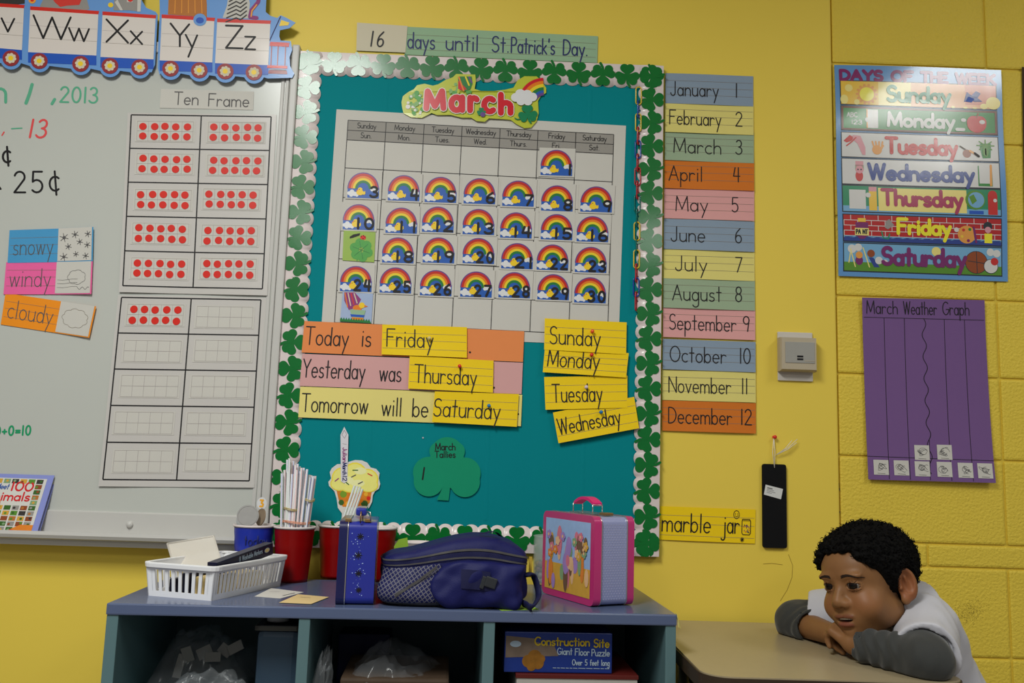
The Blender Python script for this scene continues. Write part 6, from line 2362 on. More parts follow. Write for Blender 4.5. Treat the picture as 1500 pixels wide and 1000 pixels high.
# ================================================================== jar of marbles
mat('jar_plastic', (186, 196, 190), 0.12, alpha=0.34, noise_amt=0, spec=0.7)
jc = onlevel(806, 856, ZS)
jr = 0.042
jh = onwall(806, 784, jc.y).z - ZS
jar = thing('marble_jar', jc, 'clear plastic jar partly filled with marbles behind the pink lunchbox', 'jar')
mb = MB()
mb.lathe(jc, [(0.0001, 0.001), (jr - 0.004, 0.001), (jr, 0.006), (jr, jh * 0.9), (jr - 0.001, jh - 0.004), (jr + 0.001, jh - 0.001), (jr, jh), (jr - 0.002, jh - 0.001), (jr - 0.002, 0.006), (0.0001, 0.004)], 'jar_plastic', 40)
mb.build('wall', jar)
mcol = []
for nm, c in (('marble_green', (90, 116, 76)), ('marble_amber', (160, 132, 60)), ('marble_blue', (70, 88, 140)), ('marble_rose', (150, 100, 110)), ('marble_white', (176, 176, 172)), ('marble_dark', (60, 62, 60))):
    mat(nm, c, 0.12, noise_amt=0.3, noise_scale=120, coat=0.5)
    mcol.append(nm)
rs = random.Random(31)
mprot = {}
mr = 0.0068
lay = 0
z = ZS + 0.0045 + mr
cnt = 0
while z < ZS + jh * 0.5:
    for ring, rad in ((14, jr - 0.0032 - mr), (8, jr - 0.0032 - 3 * mr), (3, jr - 0.0032 - 4.6 * mr)):
        for k in range(ring):
            a = 2 * PI * k / ring + lay * 0.23 + rs.uniform(-0.03, 0.03)
            p = jc + Vector((rad * math.cos(a), rad * math.sin(a), 0))
            p.z = z
            nm = rs.choice(mcol)
            lab = 'small round glass marble inside the clear plastic jar'
            if nm not in mprot:
                mb = MB()
                mb.sphere(p, mr * 0.97, nm, 14, 8)
                o = mb.build('glass_marble', loc=p)
                mprot[nm] = o
            else:
                o = mprot[nm].copy()
                COL.objects.link(o)
                o.location = p
            tag(o, lab, 'marble', 'marbles in the clear jar')
            cnt += 1
    z += mr * 1.86
    lay += 1

# ================================================================== pink lunchbox
mat('pink_tin', (176, 44, 104), 0.25, noise_amt=0.03, spec=0.6, coat=0.4)
mat('lav_tin', (134, 139, 176), 0.3, noise_amt=0.02, spec=0.5, coat=0.3)
mat('lav_dot', (166, 166, 192), 0.35, noise_amt=0)
mat('pink_grip', (200, 36, 108), 0.35)
for nm, c in (('pic_sky', (140, 166, 206)), ('pic_gold', (196, 150, 60)), ('pic_rose', (196, 110, 130)), ('pic_lilac', (150, 120, 180)), ('pic_sage', (120, 150, 110)), ('pic_brown', (106, 78, 60)), ('pic_orange', (206, 120, 50)), ('pic_peach', (212, 170, 130))):
    mat(nm, c, 0.25, noise_amt=0.12, noise_scale=60, coat=0.3)
F_, R_, L_ = onlevel(869, 890, ZS), onlevel(928, 887, ZS), onlevel(818, 866, ZS)
xs = (R_ - F_).normalized()
ys = Vector((-xs.y, xs.x, 0))
pw = (R_ - F_).length
pl_ = 0.215
ph_ = onwall(870, 757, F_.y).z - ZS
PR = Matrix((xs, ys, AZ)).transposed()
pc = F_ + xs * pw / 2 + ys * pl_ / 2 + AZ * (ph_ / 2 + 0.001)
pink = thing('tin_lunchbox', pc - AZ * (ph_ / 2 + 0.001), 'pink metal lunchbox with lavender dotted sides on the shelf', 'lunchbox')
mb = MB()
rprism(mb, pc, pw * 0.64, pl_ - 0.003, ph_ - 0.003, 0.014, 'lav_tin', PR)
es = Sheet(F_ + xs * pw * 0.18 + AZ * ph_ + ys * 0.0015, R_ - xs * pw * 0.18 + AZ * ph_ + ys * 0.0015, R_ - xs * pw * 0.18 + AZ * 0.001 + ys * 0.0015, F_ + xs * pw * 0.18 + AZ * 0.001 + ys * 0.0015, 0.0004)
es.n = -ys
for i in range(30):
    for j in range(9):
        u = (j + 0.5 + 0.5 * (i % 2)) / 9.6
        v = 0.09 + i * 0.83 / 29
        if u < 0.97:
            es.disc(mb, u, v, 0.0011, 'lav_dot', 0.0002, seg=8)
mb.build('body', pink)
for s_, nm in ((-1, 'front_lid'), (1, 'back_lid')):
    mb = MB()
    rprism(mb, pc + xs * s_ * pw * 0.41, pw * 0.18, pl_, ph_, 0.015, 'pink_tin', PR)
    o = mb.build(nm, pink)
    if s_ < 0:
        mb = MB()
        base = pc - xs * (pw * 0.5)
        ps = Sheet(base + ys * (pl_ / 2 - 0.014) + AZ * (ph_ / 2 - 0.014), base - ys * (pl_ / 2 - 0.014) + AZ * (ph_ / 2 - 0.014),
                   base - ys * (pl_ / 2 - 0.014) - AZ * (ph_ / 2 - 0.014), base + ys * (pl_ / 2 - 0.014) - AZ * (ph_ / 2 - 0.014), 0.0003)
        ps.n = -xs
        ps.rect(mb, 0, 0, 1, 1, 'pic_sky', 0.0002)
        ps.rect(mb, 0, 0.62, 1, 1, 'pic_gold', 0.0004)
        rs = random.Random(17)
        cols = ['pic_rose', 'pic_lilac', 'pic_sage', 'pic_orange', 'pic_peach', 'pic_brown', 'pic_gold']
        for k in range(34):      # a plain painted flower bed in the same colours
            u, v = rs.uniform(0.06, 0.94), rs.uniform(0.25, 0.9)
            h_ = rs.uniform(0.012, 0.032)
            ps.disc(mb, u, v, rs.uniform(0.006, 0.012), rs.choice(cols), 0.0006 + 0.00003 * k, ry=h_, seg=14)
        for k in range(14):
            u, v = rs.uniform(0.08, 0.92), rs.uniform(0.2, 0.5)
            for q in range(5):
                a = 2 * PI * q / 5
                ps.disc(mb, u + 0.006 * math.cos(a) / ps.w, v + 0.006 * math.sin(a) / ps.h, 0.0045, cols[k % 7], 0.0018 + 0.00005 * k, seg=8)
            ps.disc(mb, u, v, 0.0035, 'pic_peach', 0.0026, seg=8)
        mb.build('picture_panel', o)
mb = MB()
for s_ in (-1, 1):
    rprism(mb, pc + xs * s_ * pw * 0.32, 0.0014, pl_ + 0.002, ph_ + 0.002, 0.016, 'chrome', PR)
mb.build('seam', pink)
mb = MB()
tz_ = pc + AZ * (ph_ / 2)
hp = []
for k in range(9):
    t_ = -1 + 2 * k / 8
    hp.append(tz_ + ys * (0.040 * t_) + AZ * (0.026 - 0.012 * t_ * t_ + 0.004))
# grip: a flat rounded band
V = []
for k, p in enumerate(hp):
    for dx_, dz_ in ((-0.011, 0), (0.011, 0), (0.011, 0.006), (-0.011, 0.006)):
        V.append(p + xs * dx_ + AZ * dz_)
n = len(hp)
mb.add(V, [(4 * k + q, 4 * k + (q + 1) % 4, 4 * k + 4 + (q + 1) % 4, 4 * k + 4 + q) for k in range(n - 1) for q in range(4)] + [(0, 1, 2, 3), (4 * n - 4, 4 * n - 1, 4 * n - 2, 4 * n - 3)], 'pink_grip')
mb.build('handle_grip', pink)
mb = MB()
for s_ in (-1, 1):
    e = tz_ + ys * 0.040 * s_ + AZ * 0.020
    mb = MB()
    mb.tube([e + xs * 0.012 - AZ * 0.019, e + xs * 0.012, e - xs * 0.012, e - xs * 0.012 - AZ * 0.019], 0.0013, 'chrome', 6)
    mb.build('handle_wire', pink)
mb = MB()
mb.box(tz_ - ys * 0.075 + AZ * 0.003, (0.022, 0.02, 0.006), 'brass', PR, 0.001)
mb.box(tz_ - xs * 0.0 + AZ * 0.001, (0.03, 0.1, 0.002), 'chrome', PR)
mb.build('latch', pink)

# ---- pale yellow note taped to the right side of the shelf
mat('note_yellow', (214, 206, 130), 0.6)
pts = [sp(SW + 0.001, 0.004, ZS - 0.001), sp(SW + 0.004, 0.030, ZS - 0.001), sp(SW + 0.013, 0.02, ZS - 0.030), sp(SW + 0.003, 0.002, ZS - 0.024)]
mb = MB()
mb.add(pts + [p + AX * 0.0006 for p in pts], [(0, 1, 2, 3), (7, 6, 5, 4), (0, 4, 5, 1), (1, 5, 6, 2), (2, 6, 7, 3), (3, 7, 4, 0)], 'note_yellow')
tag(mb.build('paper_note', loc=pts[0]), 'pale yellow paper note stuck on the right end of the shelf', 'paper')

# ================================================================== book on the marker tray
mat('book_lilac', (128, 136, 196), 0.3, coat=0.3)
mat('book_white', (200, 198, 192), 0.3, coat=0.3)
mat('book_blue', (54, 84, 150), 0.3)
mat('book_red', (196, 40, 44), 0.3)
mat('book_pages', (176, 166, 146), 0.7)
mat('fox_orange', (206, 120, 40), 0.4, noise_amt=0.2)
tb = tz - 0.008
k0 = onwall(54, 781, -0.055)
k1 = onwall(80, 696, -0.024)
lean = math.atan2(0.031, (k1.z - k0.z))
hgt_ = (Vector((0, k1.y, k1.z)) - Vector((0, k0.y, tb + 0.001))).length
right = k0.x
skew = k1.x - k0.x            # the book also leans towards the right
bw_ = 0.205
upv = Vector((skew, k1.y - k0.y, k1.z - tb)).normalized()
rtv = Vector((1, 0, 0))
rtv = (rtv - upv * rtv.dot(upv)).normalized()
rtv.z = 0.0
rtv.normalize()
nb = rtv.cross(upv).normalized()
if nb.y > 0:
    nb = -nb
bR = Vector((right, k0.y, tb + 0.0015))
bL = bR - rtv * bw_
book = thing('picture_book', (bL + bR) / 2, 'childrens picture book Meet 100 Animals leaning on the whiteboard tray', 'book')
bh_ = hgt_
th_ = 0.011
s = Sheet(bL + upv * bh_, bR + upv * bh_, bR, bL, 0.0)
s.n = nb
mb = MB()
s.base(mb, 'book_lilac', 0.0015, 2, 2)
s.rect(mb, 0.0, 0.07, 0.93, 1, 'book_white', 0.0004)
rs = random.Random(6)
pcs = ['animal_grey', 'animal_brown', 'animal_dark', 'wrap_dark', 'poster_grass', 'poster_brown', 'pic_sage', 'pic_gold']
for nm in pcs:
    pass
for i in range(8):
    for j in range(10):
        u0, v0 = 0.90 - 0.097 * (i + 1) + 0.012, 0.085 + 0.092 * j
        inner = 1 <= j <= 4 and i >= 1
        if inner or (j > 4 and i > 4):
            continue
        s.rect(mb, u0, v0, u0 + 0.078, v0 + 0.076, pcs[(i * 3 + j * 5 + int(rs.random() * 3)) % 8], 0.0007)
        s.disc(mb, u0 + rs.uniform(0.02, 0.06), v0 + rs.uniform(0.02, 0.05), 0.0035, pcs[(i + j + 3) % 8], 0.0009, ry=0.003, seg=8)
s.text(mb, 'Meet', 0.36, 0.265, 0.0125, 0.0020, 'book_blue', 0.0008, fit=0.145, slant=0.1)
s.text(mb, '100', 0.54, 0.285, 0.0205, 0.0042, 'book_red', 0.0008, fit=0.25)
s.text(mb, 'Animals', 0.26, 0.46, 0.0205, 0.0036, 'book_red', 0.0008, fit=0.53)
s.poly(mb, [(0.30, 0.62), (0.36, 0.6), (0.44, 0.5), (0.46, 0.46), (0.47, 0.55), (0.42, 0.66), (0.46, 0.74), (0.42, 0.86), (0.3, 0.88)], 'fox_orange', 0.0010)
s.poly(mb, [(0.62, 1.0), (0.70, 0.93), (0.78, 0.87), (0.93, 0.87), (0.93, 1.0)], 'fox_orange', 0.0011)
s.poly(mb, [(0.60, 1.0), (0.68, 0.95), (0.76, 0.98), (0.9, 0.98), (0.9, 1.0)], 'book_red', 0.0013)
mb.build('front_cover', book)
mb = MB()
i0 = Vector((0, 0, 0)) - nb * 0.0018
V = [bL + i0 + upv * 0.003, bR + i0 - rtv * 0.004 + upv * 0.003, bR + i0 - rtv * 0.004 + upv * (bh_ - 0.003), bL + i0 + upv * (bh_ - 0.003)]
mb.add(V + [p - nb * (th_ - 0.003) for p in V], [(0, 1, 2, 3), (7, 6, 5, 4), (0, 4, 5, 1), (1, 5, 6, 2), (2, 6, 7, 3), (3, 7, 4, 0)], 'book_pages')
mb.build('pages', book)
mb = MB()
V = [p - nb * th_ for p in (bL, bR, bR + upv * bh_, bL + upv * bh_)]
mb.add(V + [p - nb * 0.0015 for p in V], [(0, 1, 2, 3), (7, 6, 5, 4), (0, 4, 5, 1), (1, 5, 6, 2), (2, 6, 7, 3), (3, 7, 4, 0)], 'book_lilac')
mb.build('back_cover', book)

# ================================================================== desk
ZD = 0.74
mat('desk_laminate', (149, 135, 108), 0.34, noise_amt=0.05, noise_scale=90, spec=0.4)
mat('desk_edge', (52, 40, 30), 0.45, noise_amt=0.2, noise_scale=40)
mat('desk_metal', (110, 108, 104), 0.35, metal=0.7)
dl, dr, dfr, dbk = 0.381, 0.862, -0.612, -0.022
desk = thing('school_desk', Vector(((dl + dr) / 2, (dfr + dbk) / 2, 0)), 'beige topped school desk with dark edge against the yellow wall', 'desk')


def rrect(x0, x1, y0, y1, rad, n=8):
    out = []
    for cx, cy, a0_ in ((x1 - rad, y1 - rad, 0), (x0 + rad, y1 - rad, 90), (x0 + rad, y0 + rad, 180), (x1 - rad, y0 + rad, 270)):
        for k in range(n + 1):
            a = math.radians(a0_ + 90 * k / n)
            out.append((cx + rad * math.cos(a), cy + rad * math.sin(a)))
    return out


def slab(mb, out, z0, z1, m_side, m_top):
    n = len(out)
    V = [Vector((x, y, z1)) for x, y in out] + [Vector((x, y, z0)) for x, y in out]
    mb.add(V, [(i, n + i, n + (i + 1) % n, (i + 1) % n) for i in range(n)], m_side, True)
    mb.add(V, [tuple(range(n))], m_top)
    mb.add(V, [tuple(range(n, 2 * n))[::-1]], m_side)


mb = MB()
slab(mb, rrect(dl + 0.003, dr - 0.003, dfr + 0.003, dbk - 0.003, 0.052), ZD - 0.004, ZD, 'desk_laminate', 'desk_laminate')
mb.build('desktop', desk)
mb = MB()
slab(mb, rrect(dl, dr, dfr, dbk, 0.055), ZD - 0.030, ZD - 0.0025, 'desk_edge', 'desk_edge')
mb.build('edge_band', desk)
mb = MB()
mb.box(((dl + dr) / 2, (dfr + dbk) / 2 + 0.02, ZD - 0.085), (dr - dl - 0.16, dbk - dfr - 0.2, 0.09), 'desk_metal', None, 0.01)
mb.build('book_tray', desk)
for sx2 in (dl + 0.07, dr - 0.07):
    for sy2 in (dfr + 0.07, dbk - 0.07):
        mb = MB()
        mb.tube([Vector((sx2, sy2, 0.0)), Vector((sx2, sy2, ZD - 0.03))], 0.014, 'desk_metal', 14)
        mb.build('leg', desk)

# ================================================================== the child leaning on the desk
# one implicit figure; the surface is extracted as a single continuous mesh


def V3(*a):
    return np.array(a, dtype=np.float32)


def smin(a, b, k):
    h = np.clip(0.5 + 0.5 * (b - a) / k, 0, 1)
    return b + (a - b) * h - k * h * (1 - h)


def smax(a, b, k):
    return -smin(-a, -b, k)


def f_sph(P, c, r):
    return np.linalg.norm(P - c, axis=1) - r


def f_ell(P, c, r, R=None):
    q = P - c
    if R is not None:
        q = q @ R            # columns of R are the local axes
    r = np.asarray(r, dtype=np.float32)
    k0 = np.linalg.norm(q / r, axis=1)
    k1 = np.linalg.norm(q / (r * r), axis=1) + 1e-9
    return k0 * (k0 - 1.0) / k1


def f_cap(P, a, b, r1, r2):
    ba = b - a
    t = np.clip(((P - a) @ ba) / float(ba @ ba), 0, 1)
    return np.linalg.norm(P - a - t[:, None] * ba, axis=1) - (r1 + (r2 - r1) * t)


def surface(field, lo, hi, h, coarse=5):
    """surface nets on a dense grid that is only evaluated near the surface"""
    lo = np.array(lo, dtype=np.float32)
    n = np.ceil((np.array(hi) - lo) / (h * coarse)).astype(int) * coarse + 1
    nc = (n - 1) // coarse + 1
    ax = [lo[i] + np.arange(nc[i]) * h * coarse for i in range(3)]
    G = np.stack(np.meshgrid(*ax, indexing='ij'), -1).reshape(-1, 3).astype(np.float32)
    C = field(G).reshape(nc)
    Vv = np.repeat(np.repeat(np.repeat(C, coarse, 0), coarse, 1), coarse, 2)[:n[0], :n[1], :n[2]].astype(np.float32)
    lim = h * coarse * 2.2
    blk = np.zeros(nc - 1, bool)
    cc = C[:-1, :-1, :-1]
    for i in (0, 1):
        for j in (0, 1):
            for k in (0, 1):
                blk |= np.abs(C[i:nc[0] - 1 + i, j:nc[1] - 1 + j, k:nc[2] - 1 + k]) < lim
    m = np.zeros(n, bool)
    B = np.argwhere(blk)
    for d in np.ndindex(coarse + 1, coarse + 1, coarse + 1):
        q = B * coarse + np.array(d)
        m[q[:, 0], q[:, 1], q[:, 2]] = True
    I = np.argwhere(m)
    out = np.empty(len(I), np.float32)
    for s in range(0, len(I), 400000):
        out[s:s + 400000] = field((lo + I[s:s + 400000] * h).astype(np.float32))
    Vv[I[:, 0], I[:, 1], I[:, 2]] = out
    S = Vv < 0
    a = np.zeros(n - 1, np.int8)
    for d in np.ndindex(2, 2, 2):
        a += S[d[0]:n[0] - 1 + d[0], d[1]:n[1] - 1 + d[1], d[2]:n[2] - 1 + d[2]]
    act = (a > 0) & (a < 8)
    Ic = np.argwhere(act)
    idx = -np.ones(n - 1, np.int64)
    idx[act] = np.arange(len(Ic))
    acc = np.zeros((len(Ic), 3))
    cnt = np.zeros(len(Ic))
    E_ = []
    for d in np.ndindex(2, 2, 2):
        for k in range(3):
            if d[k] == 0:
                e = list(d)
                e[k] = 1
                E_.append((d, tuple(e), k))
    for d, e, k in E_:
        va = Vv[Ic[:, 0] + d[0], Ic[:, 1] + d[1], Ic[:, 2] + d[2]]
        vb = Vv[Ic[:, 0] + e[0], Ic[:, 1] + e[1], Ic[:, 2] + e[2]]
        x = (va < 0) != (vb < 0)
        t = np.where(x, va / np.where(x, va - vb, 1), 0)
        p = np.tile(np.array(d, float), (len(Ic), 1))
        p[:, k] += t
        acc[x] += p[x]
        cnt[x] += 1
    verts = lo + (Ic + acc / cnt[:, None]) * h
    faces = []
    for k in range(3):
        k1, k2 = (k + 1) % 3, (k + 2) % 3
        sa = [slice(None)] * 3
        sb = [slice(None)] * 3
        sa[k], sb[k] = slice(0, -1), slice(1, None)
        Sa, Sb = S[tuple(sa)], S[tuple(sb)]
        Q = np.argwhere(Sa != Sb)
        ok = (Q[:, k1] > 0) & (Q[:, k2] > 0) & (Q[:, k1] < n[k1] - 1) & (Q[:, k2] < n[k2] - 1)
        Q = Q[ok]
        ins = Sa[Q[:, 0], Q[:, 1], Q[:, 2]]

        def at(d1, d2):
            q = Q.copy()
            q[:, k1] += d1
            q[:, k2] += d2
            return idx[q[:, 0], q[:, 1], q[:, 2]]
        f = np.stack([at(-1, -1), at(0, -1), at(0, 0), at(-1, 0)], 1)
        f[~ins] = f[~ins][:, ::-1]
        faces.append(f)
    F = np.concatenate(faces)
    F = F[(F >= 0).all(1)]
    return verts, F


def np_mesh(name, verts, F, parent, mname, colors=None):
    org = parent_origin(parent)
    me = bpy.data.meshes.new(name)
    me.from_pydata((verts - np.array(org)).tolist(), [], F.tolist())
    me.materials.append(MATS[mname])
    me.polygons.foreach_set('use_smooth', np.ones(len(F), bool))
    if colors is not None:
        at = me.color_attributes.new('skin_tone', 'FLOAT_COLOR', 'POINT')
        at.data.foreach_set('color', np.concatenate([colors, np.ones((len(colors), 1))], 1).astype(np.float32).ravel())
    me.update()
    o = bpy.data.objects.new(name, me)
    COL.objects.link(o)
    o.parent = parent
    return o


# ---- head frame: x to the child's right, y forward, z up
HS = 1.01                                           # head size
fdir = Vector((-0.865, -0.50, 0)).normalized()      # where the face points
pitch = math.radians(-7)
fwd = Vector((fdir.x * math.cos(pitch), fdir.y * math.cos(pitch), math.sin(pitch)))
rgt = fwd.cross(Vector((0, 0, 1))).normalized()
hup = rgt.cross(fwd).normalized()
roll = math.radians(8.5)                            # the head tips towards the far shoulder
rgt, hup = (rgt * math.cos(roll) - hup * math.sin(roll)), (hup * math.cos(roll) + rgt * math.sin(roll))
HR = np.array([[rgt.x, fwd.x, hup.x], [rgt.y, fwd.y, hup.y], [rgt.z, fwd.z, hup.z]], dtype=np.float32)
HC = onwall(1271, 851, -0.40)
HCn = V3(*HC)


def H(x, y, z):
    return HCn + HR @ (V3(x, y, z) * HS)


def Hinv(P):
    return ((P - HCn) @ HR) / HS


EYE = (0.0285, 0.0722, 0.004)
ER = 0.0140


def f_head(q):
    """q in head units (metres for a 0.2 m head)"""
    X_, Y_, Z_ = q[:, 0], q[:, 1], q[:, 2]
    m = q.copy()
    m[:, 0] = np.abs(m[:, 0])
    d = f_ell(m, V3(0, -0.012, 0.024), (0.0735, 0.090, 0.0685))
    d = smin(d, f_ell(m, V3(0, 0.034, -0.026), (0.058, 0.054, 0.070)), 0.022)
    d = smin(d, f_ell(m, V3(0, 0.040, 0.034), (0.060, 0.047, 0.046)), 0.020)
    d = smin(d, f_ell(m, V3(0, 0.040, -0.072), (0.040, 0.044, 0.032)), 0.020)
    d = smin(d, f_ell(m, V3(0.036, 0.054, -0.038), (0.028, 0.031, 0.029)), 0.018)      # cheeks
    d = smin(d, f_ell(m, V3(0.045, 0.010, -0.056), (0.020, 0.035, 0.026)), 0.018)      # jaw angle
    d = smin(d, f_sph(m, V3(0, 0.070, -0.091), 0.0145), 0.016)                          # chin
    d = smin(d, f_ell(m, V3(0.026, 0.0785, 0.0225), (0.024, 0.010, 0.007)), 0.010)       # brow ridge
    # eye hollows
    d = smax(d, -f_ell(m, V3(0.0275, 0.0965, 0.0035), (0.0180, 0.0130, 0.0105)), 0.008)
    # nose
    n = f_cap(m, V3(0, 0.0800, 0.008), V3(0, 0.0980, -0.0235), 0.0072, 0.0110)
    n = smin(n, f_sph(m, V3(0.0118, 0.0905, -0.0290), 0.0088), 0.007)
    n = smin(n, f_ell(m, V3(0, 0.088, -0.028), (0.013, 0.012, 0.010)), 0.008)
    d = smin(d, n, 0.008)
    d = smax(d, -f_ell(m, V3(0.0068, 0.0970, -0.0375), (0.0044, 0.0055, 0.0046)), 0.0025)
    # mouth: muzzle, lips, open slit
    d = smin(d, f_ell(m, V3(0, 0.070, -0.057), (0.030, 0.022, 0.021)), 0.014)
    d = smax(d, -f_ell(m, V3(0, 0.097, -0.0440), (0.0036, 0.0042, 0.0060)), 0.004)      # philtrum
    up = f_ell(m, V3(0.0095, 0.0870, -0.0528), (0.0145, 0.0080, 0.0050))
    d = smin(d, up, 0.004)
    lo_ = f_ell(m, V3(0, 0.0858, -0.0676), (0.0185, 0.0095, 0.0064))
    d = smin(d, lo_, 0.004)
    d = smax(d, -f_ell(m, V3(0, 0.0930, -0.0597), (0.0190, 0.0150, 0.0042)), 0.0020)
    d = smax(d, -f_ell(m, V3(0, 0.0890, -0.0765), (0.016, 0.004, 0.0035)), 0.005)       # crease under the lip
    # eyeballs' lids
    e = V3(*EYE)
    lid = f_sph(m, e, ER + 0.0019)
    slit = f_ell(m, V3(EYE[0], EYE[1] + 0.010, EYE[2] - 0.0004), (0.0138, 0.0125, 0.0058))
    lid = smax(lid, -slit, 0.0012)
    d = smin(d, lid, 0.0035)
    d = np.maximum(d, -f_sph(m, e, ER + 0.0002))
    # ears
    er = f_ell(m, V3(0.0785, -0.014, -0.010), (0.0085, 0.0200, 0.0320), EARM)
    er = smin(er, f_ell(m, V3(0.0760, -0.004, -0.037), (0.0075, 0.0085, 0.0100), EARM), 0.006)
    er = smax(er, -f_ell(m, V3(0.0845, -0.0100, -0.0050), (0.0085, 0.0125, 0.0215), EARM), 0.003)
    er = smin(er, f_cap(m, V3(0.0790, -0.010, 0.004), V3(0.0785, -0.0185, -0.022), 0.0030, 0.0034), 0.004)
    er = smax(er, -f_ell(m, V3(0.0825, -0.0060, -0.0130), (0.0060, 0.0052, 0.0085), EARM), 0.002)
    er = smin(er, f_sph(m, V3(0.0755, 0.0035, -0.0140), 0.0045), 0.003)
    d = smin(d, er, 0.005)
    return d


def rotz(a):
    c, s = math.cos(a), math.sin(a)
    return np.array([[c, -s, 0], [s, c, 0], [0, 0, 1]], dtype=np.float32)


EARM = rotz(math.radians(30))

# ---- joints in the room
ZT = ZD + 0.001
neck0 = H(0, -0.035, -0.050)
neck1 = V3(0.860, -0.362, 0.824)
chest = V3(0.886, -0.348, 0.768)
belly = V3(0.978, -0.358, 0.585)
hip = V3(1.036, -0.366, 0.475)
shL, elL, wrL = V3(0.868, -0.415, 0.812), V3(0.803, -0.562, ZT + 0.029), V3(0.718, -0.440, ZT + 0.030)
shR, elR, wrR = V3(0.838, -0.262, 0.815), V3(0.690, -0.175, ZT + 0.028), V3(0.718, -0.325, ZT + 0.028)
kneeL, kneeR = V3(0.80, -0.44, 0.44), V3(0.80, -0.29, 0.44)
ankL, ankR = V3(0.83, -0.45, 0.075), V3(0.83, -0.28, 0.075)


def f_torso(P, o=0.0):
    d = f_cap(P, chest + V3(-0.005, -0.045, 0.0), chest + V3(-0.005, 0.045, 0.0), 0.062 + o, 0.062 + o)
    d = smin(d, f_cap(P, belly + V3(0, -0.035, 0), belly + V3(0, 0.035, 0), 0.070 + o, 0.070 + o), 0.05)
    d = smin(d, f_cap(P, chest, belly, 0.066 + o, 0.070 + o), 0.04)
    d = smin(d, f_cap(P, hip + V3(0, -0.04, 0), hip + V3(0, 0.04, 0), 0.076 + o, 0.076 + o), 0.05)
    d = smin(d, f_cap(P, neck1 + V3(0.005, 0, -0.01), chest, 0.044 + o, 0.06 + o), 0.035)
    for s in (shL, shR):
        d = smin(d, f_cap(P, neck1 + V3(0.010, 0, -0.018), s, 0.034 + o, 0.040 + o), 0.03)
    return d


def f_legs(P):
    d = None
    for s, kn, an in ((-1, kneeL, ankL), (1, kneeR, ankR)):
        a = hip + V3(0, 0.05 * s, -0.01)
        q = f_cap(P, a, kn, 0.068, 0.05)
        q = smin(q, f_cap(P, kn, an, 0.048, 0.032), 0.02)
        q = smin(q, f_cap(P, an + V3(0.02, 0, -0.045), an + V3(-0.10, 0, -0.05), 0.028, 0.024), 0.02)
        d = q if d is None else smin(d, q, 0.02)
    return d


# ---- hands: palm plus five bent fingers each, as chains of tapering segments
def frame(dirv, upv):
    d = dirv / np.linalg.norm(dirv)
    s = np.cross(d, upv)
    s = s / np.linalg.norm(s)
    u = np.cross(s, d)
    return d.astype(np.float32), s.astype(np.float32), u.astype(np.float32)


def hand(wr, d, s, u, curls, spread, thumb, sc=1.0):
    """d = wrist to knuckles, s = towards the little finger, u = back of the hand; returns a list of (a, b, ra, rb, blend)"""
    out = []
    kn = []
    base = [(-0.0245, 0.060), (-0.0085, 0.064), (0.0075, 0.061), (0.0215, 0.054)]
    lens = [(0.027, 0.018, 0.015), (0.030, 0.020, 0.016), (0.027, 0.019, 0.015), (0.021, 0.014, 0.013)]
    rad = [0.0083, 0.0086, 0.0082, 0.0072]
    for i, (sx, dy) in enumerate(base):
        k = wr + (s * sx + d * dy) * sc + u * 0.001
        out.append((wr + (s * sx * 0.55 + d * 0.012) * sc, k, 0.0135 * sc, 0.0100 * sc, 0.008))
        p = k
        ang = 0.0
        for j, ln in enumerate(lens[i]):
            ang += curls[i][j]
            dd = d * math.cos(ang) - u * math.sin(ang) + s * spread[i]
            dd = dd / np.linalg.norm(dd)
            q = p + dd * ln * sc
            r0 = rad[i] * sc * (1.06 - 0.09 * j)
            out.append((p, q, r0, r0 * 0.92, 0.0030 if j else 0.0035))
            p = q
    p = wr + (-s * 0.018 + d * 0.014 - u * 0.004) * sc
    for (ad, as_, au, ln, r) in thumb:
        dd = d * ad - s * as_ - u * au
        dd = dd / np.linalg.norm(dd)
        q = p + dd * ln * sc
        out.append((p, q, r * sc, r * 0.9 * sc, 0.004))
        p = q
    return [(a.astype(np.float32), b.astype(np.float32), ra, rb, k) for a, b, ra, rb, k in out]


zup = V3(0, 0, 1)
# left hand: lies over the right forearm, knuckles up, fingers wrapped over and down
knL = V3(0.696, -0.392, ZT + 0.060)
dL, sL, uL = frame(knL - wrL, V3(-0.25, -0.25, 1.0))
sL = -sL if sL[0] > 0 else sL          # little finger on the camera-left side
HL = hand(wrL, dL, sL, uL, [(0.95, 0.75, 0.5), (1.0, 0.85, 0.5), (1.05, 0.9, 0.5), (1.1, 0.9, 0.5)], (-0.10, -0.02, 0.06, 0.14),
          [(0.7, 0.7, 0.25, 0.026, 0.0105), (0.9, 0.25, 0.35, 0.024, 0.0092), (0.9, 0.0, 0.4, 0.018, 0.0082)], 0.86)
# right hand: flat under the left wrist, fingers towards the left sleeve
knR = V3(0.752, -0.375, ZT + 0.018)
dR, sR, uR = frame(knR - wrR, V3(0, 0, 1.0))
sR = sR if sR[0] > 0 else -sR
HRh = hand(wrR, dR, sR, uR, [(0.15, 0.25, 0.2), (0.12, 0.3, 0.2), (0.15, 0.3, 0.2), (0.2, 0.3, 0.2)], (-0.06, 0.0, 0.05, 0.12),
           [(0.6, 0.8, 0.1, 0.026, 0.0105), (0.85, 0.45, 0.15, 0.024, 0.0092), (0.95, 0.2, 0.2, 0.018, 0.0082)], 0.86)


def f_hand(P, parts, wr, el):
    d = f_cap(P, el, wr, 0.031, 0.0215)
    palm = None
    for a, b, ra, rb, k in parts:
        q = f_cap(P, a, b, ra, rb)
        palm = q if palm is None else smin(palm, q, k)
    return smin(d, palm, 0.010)


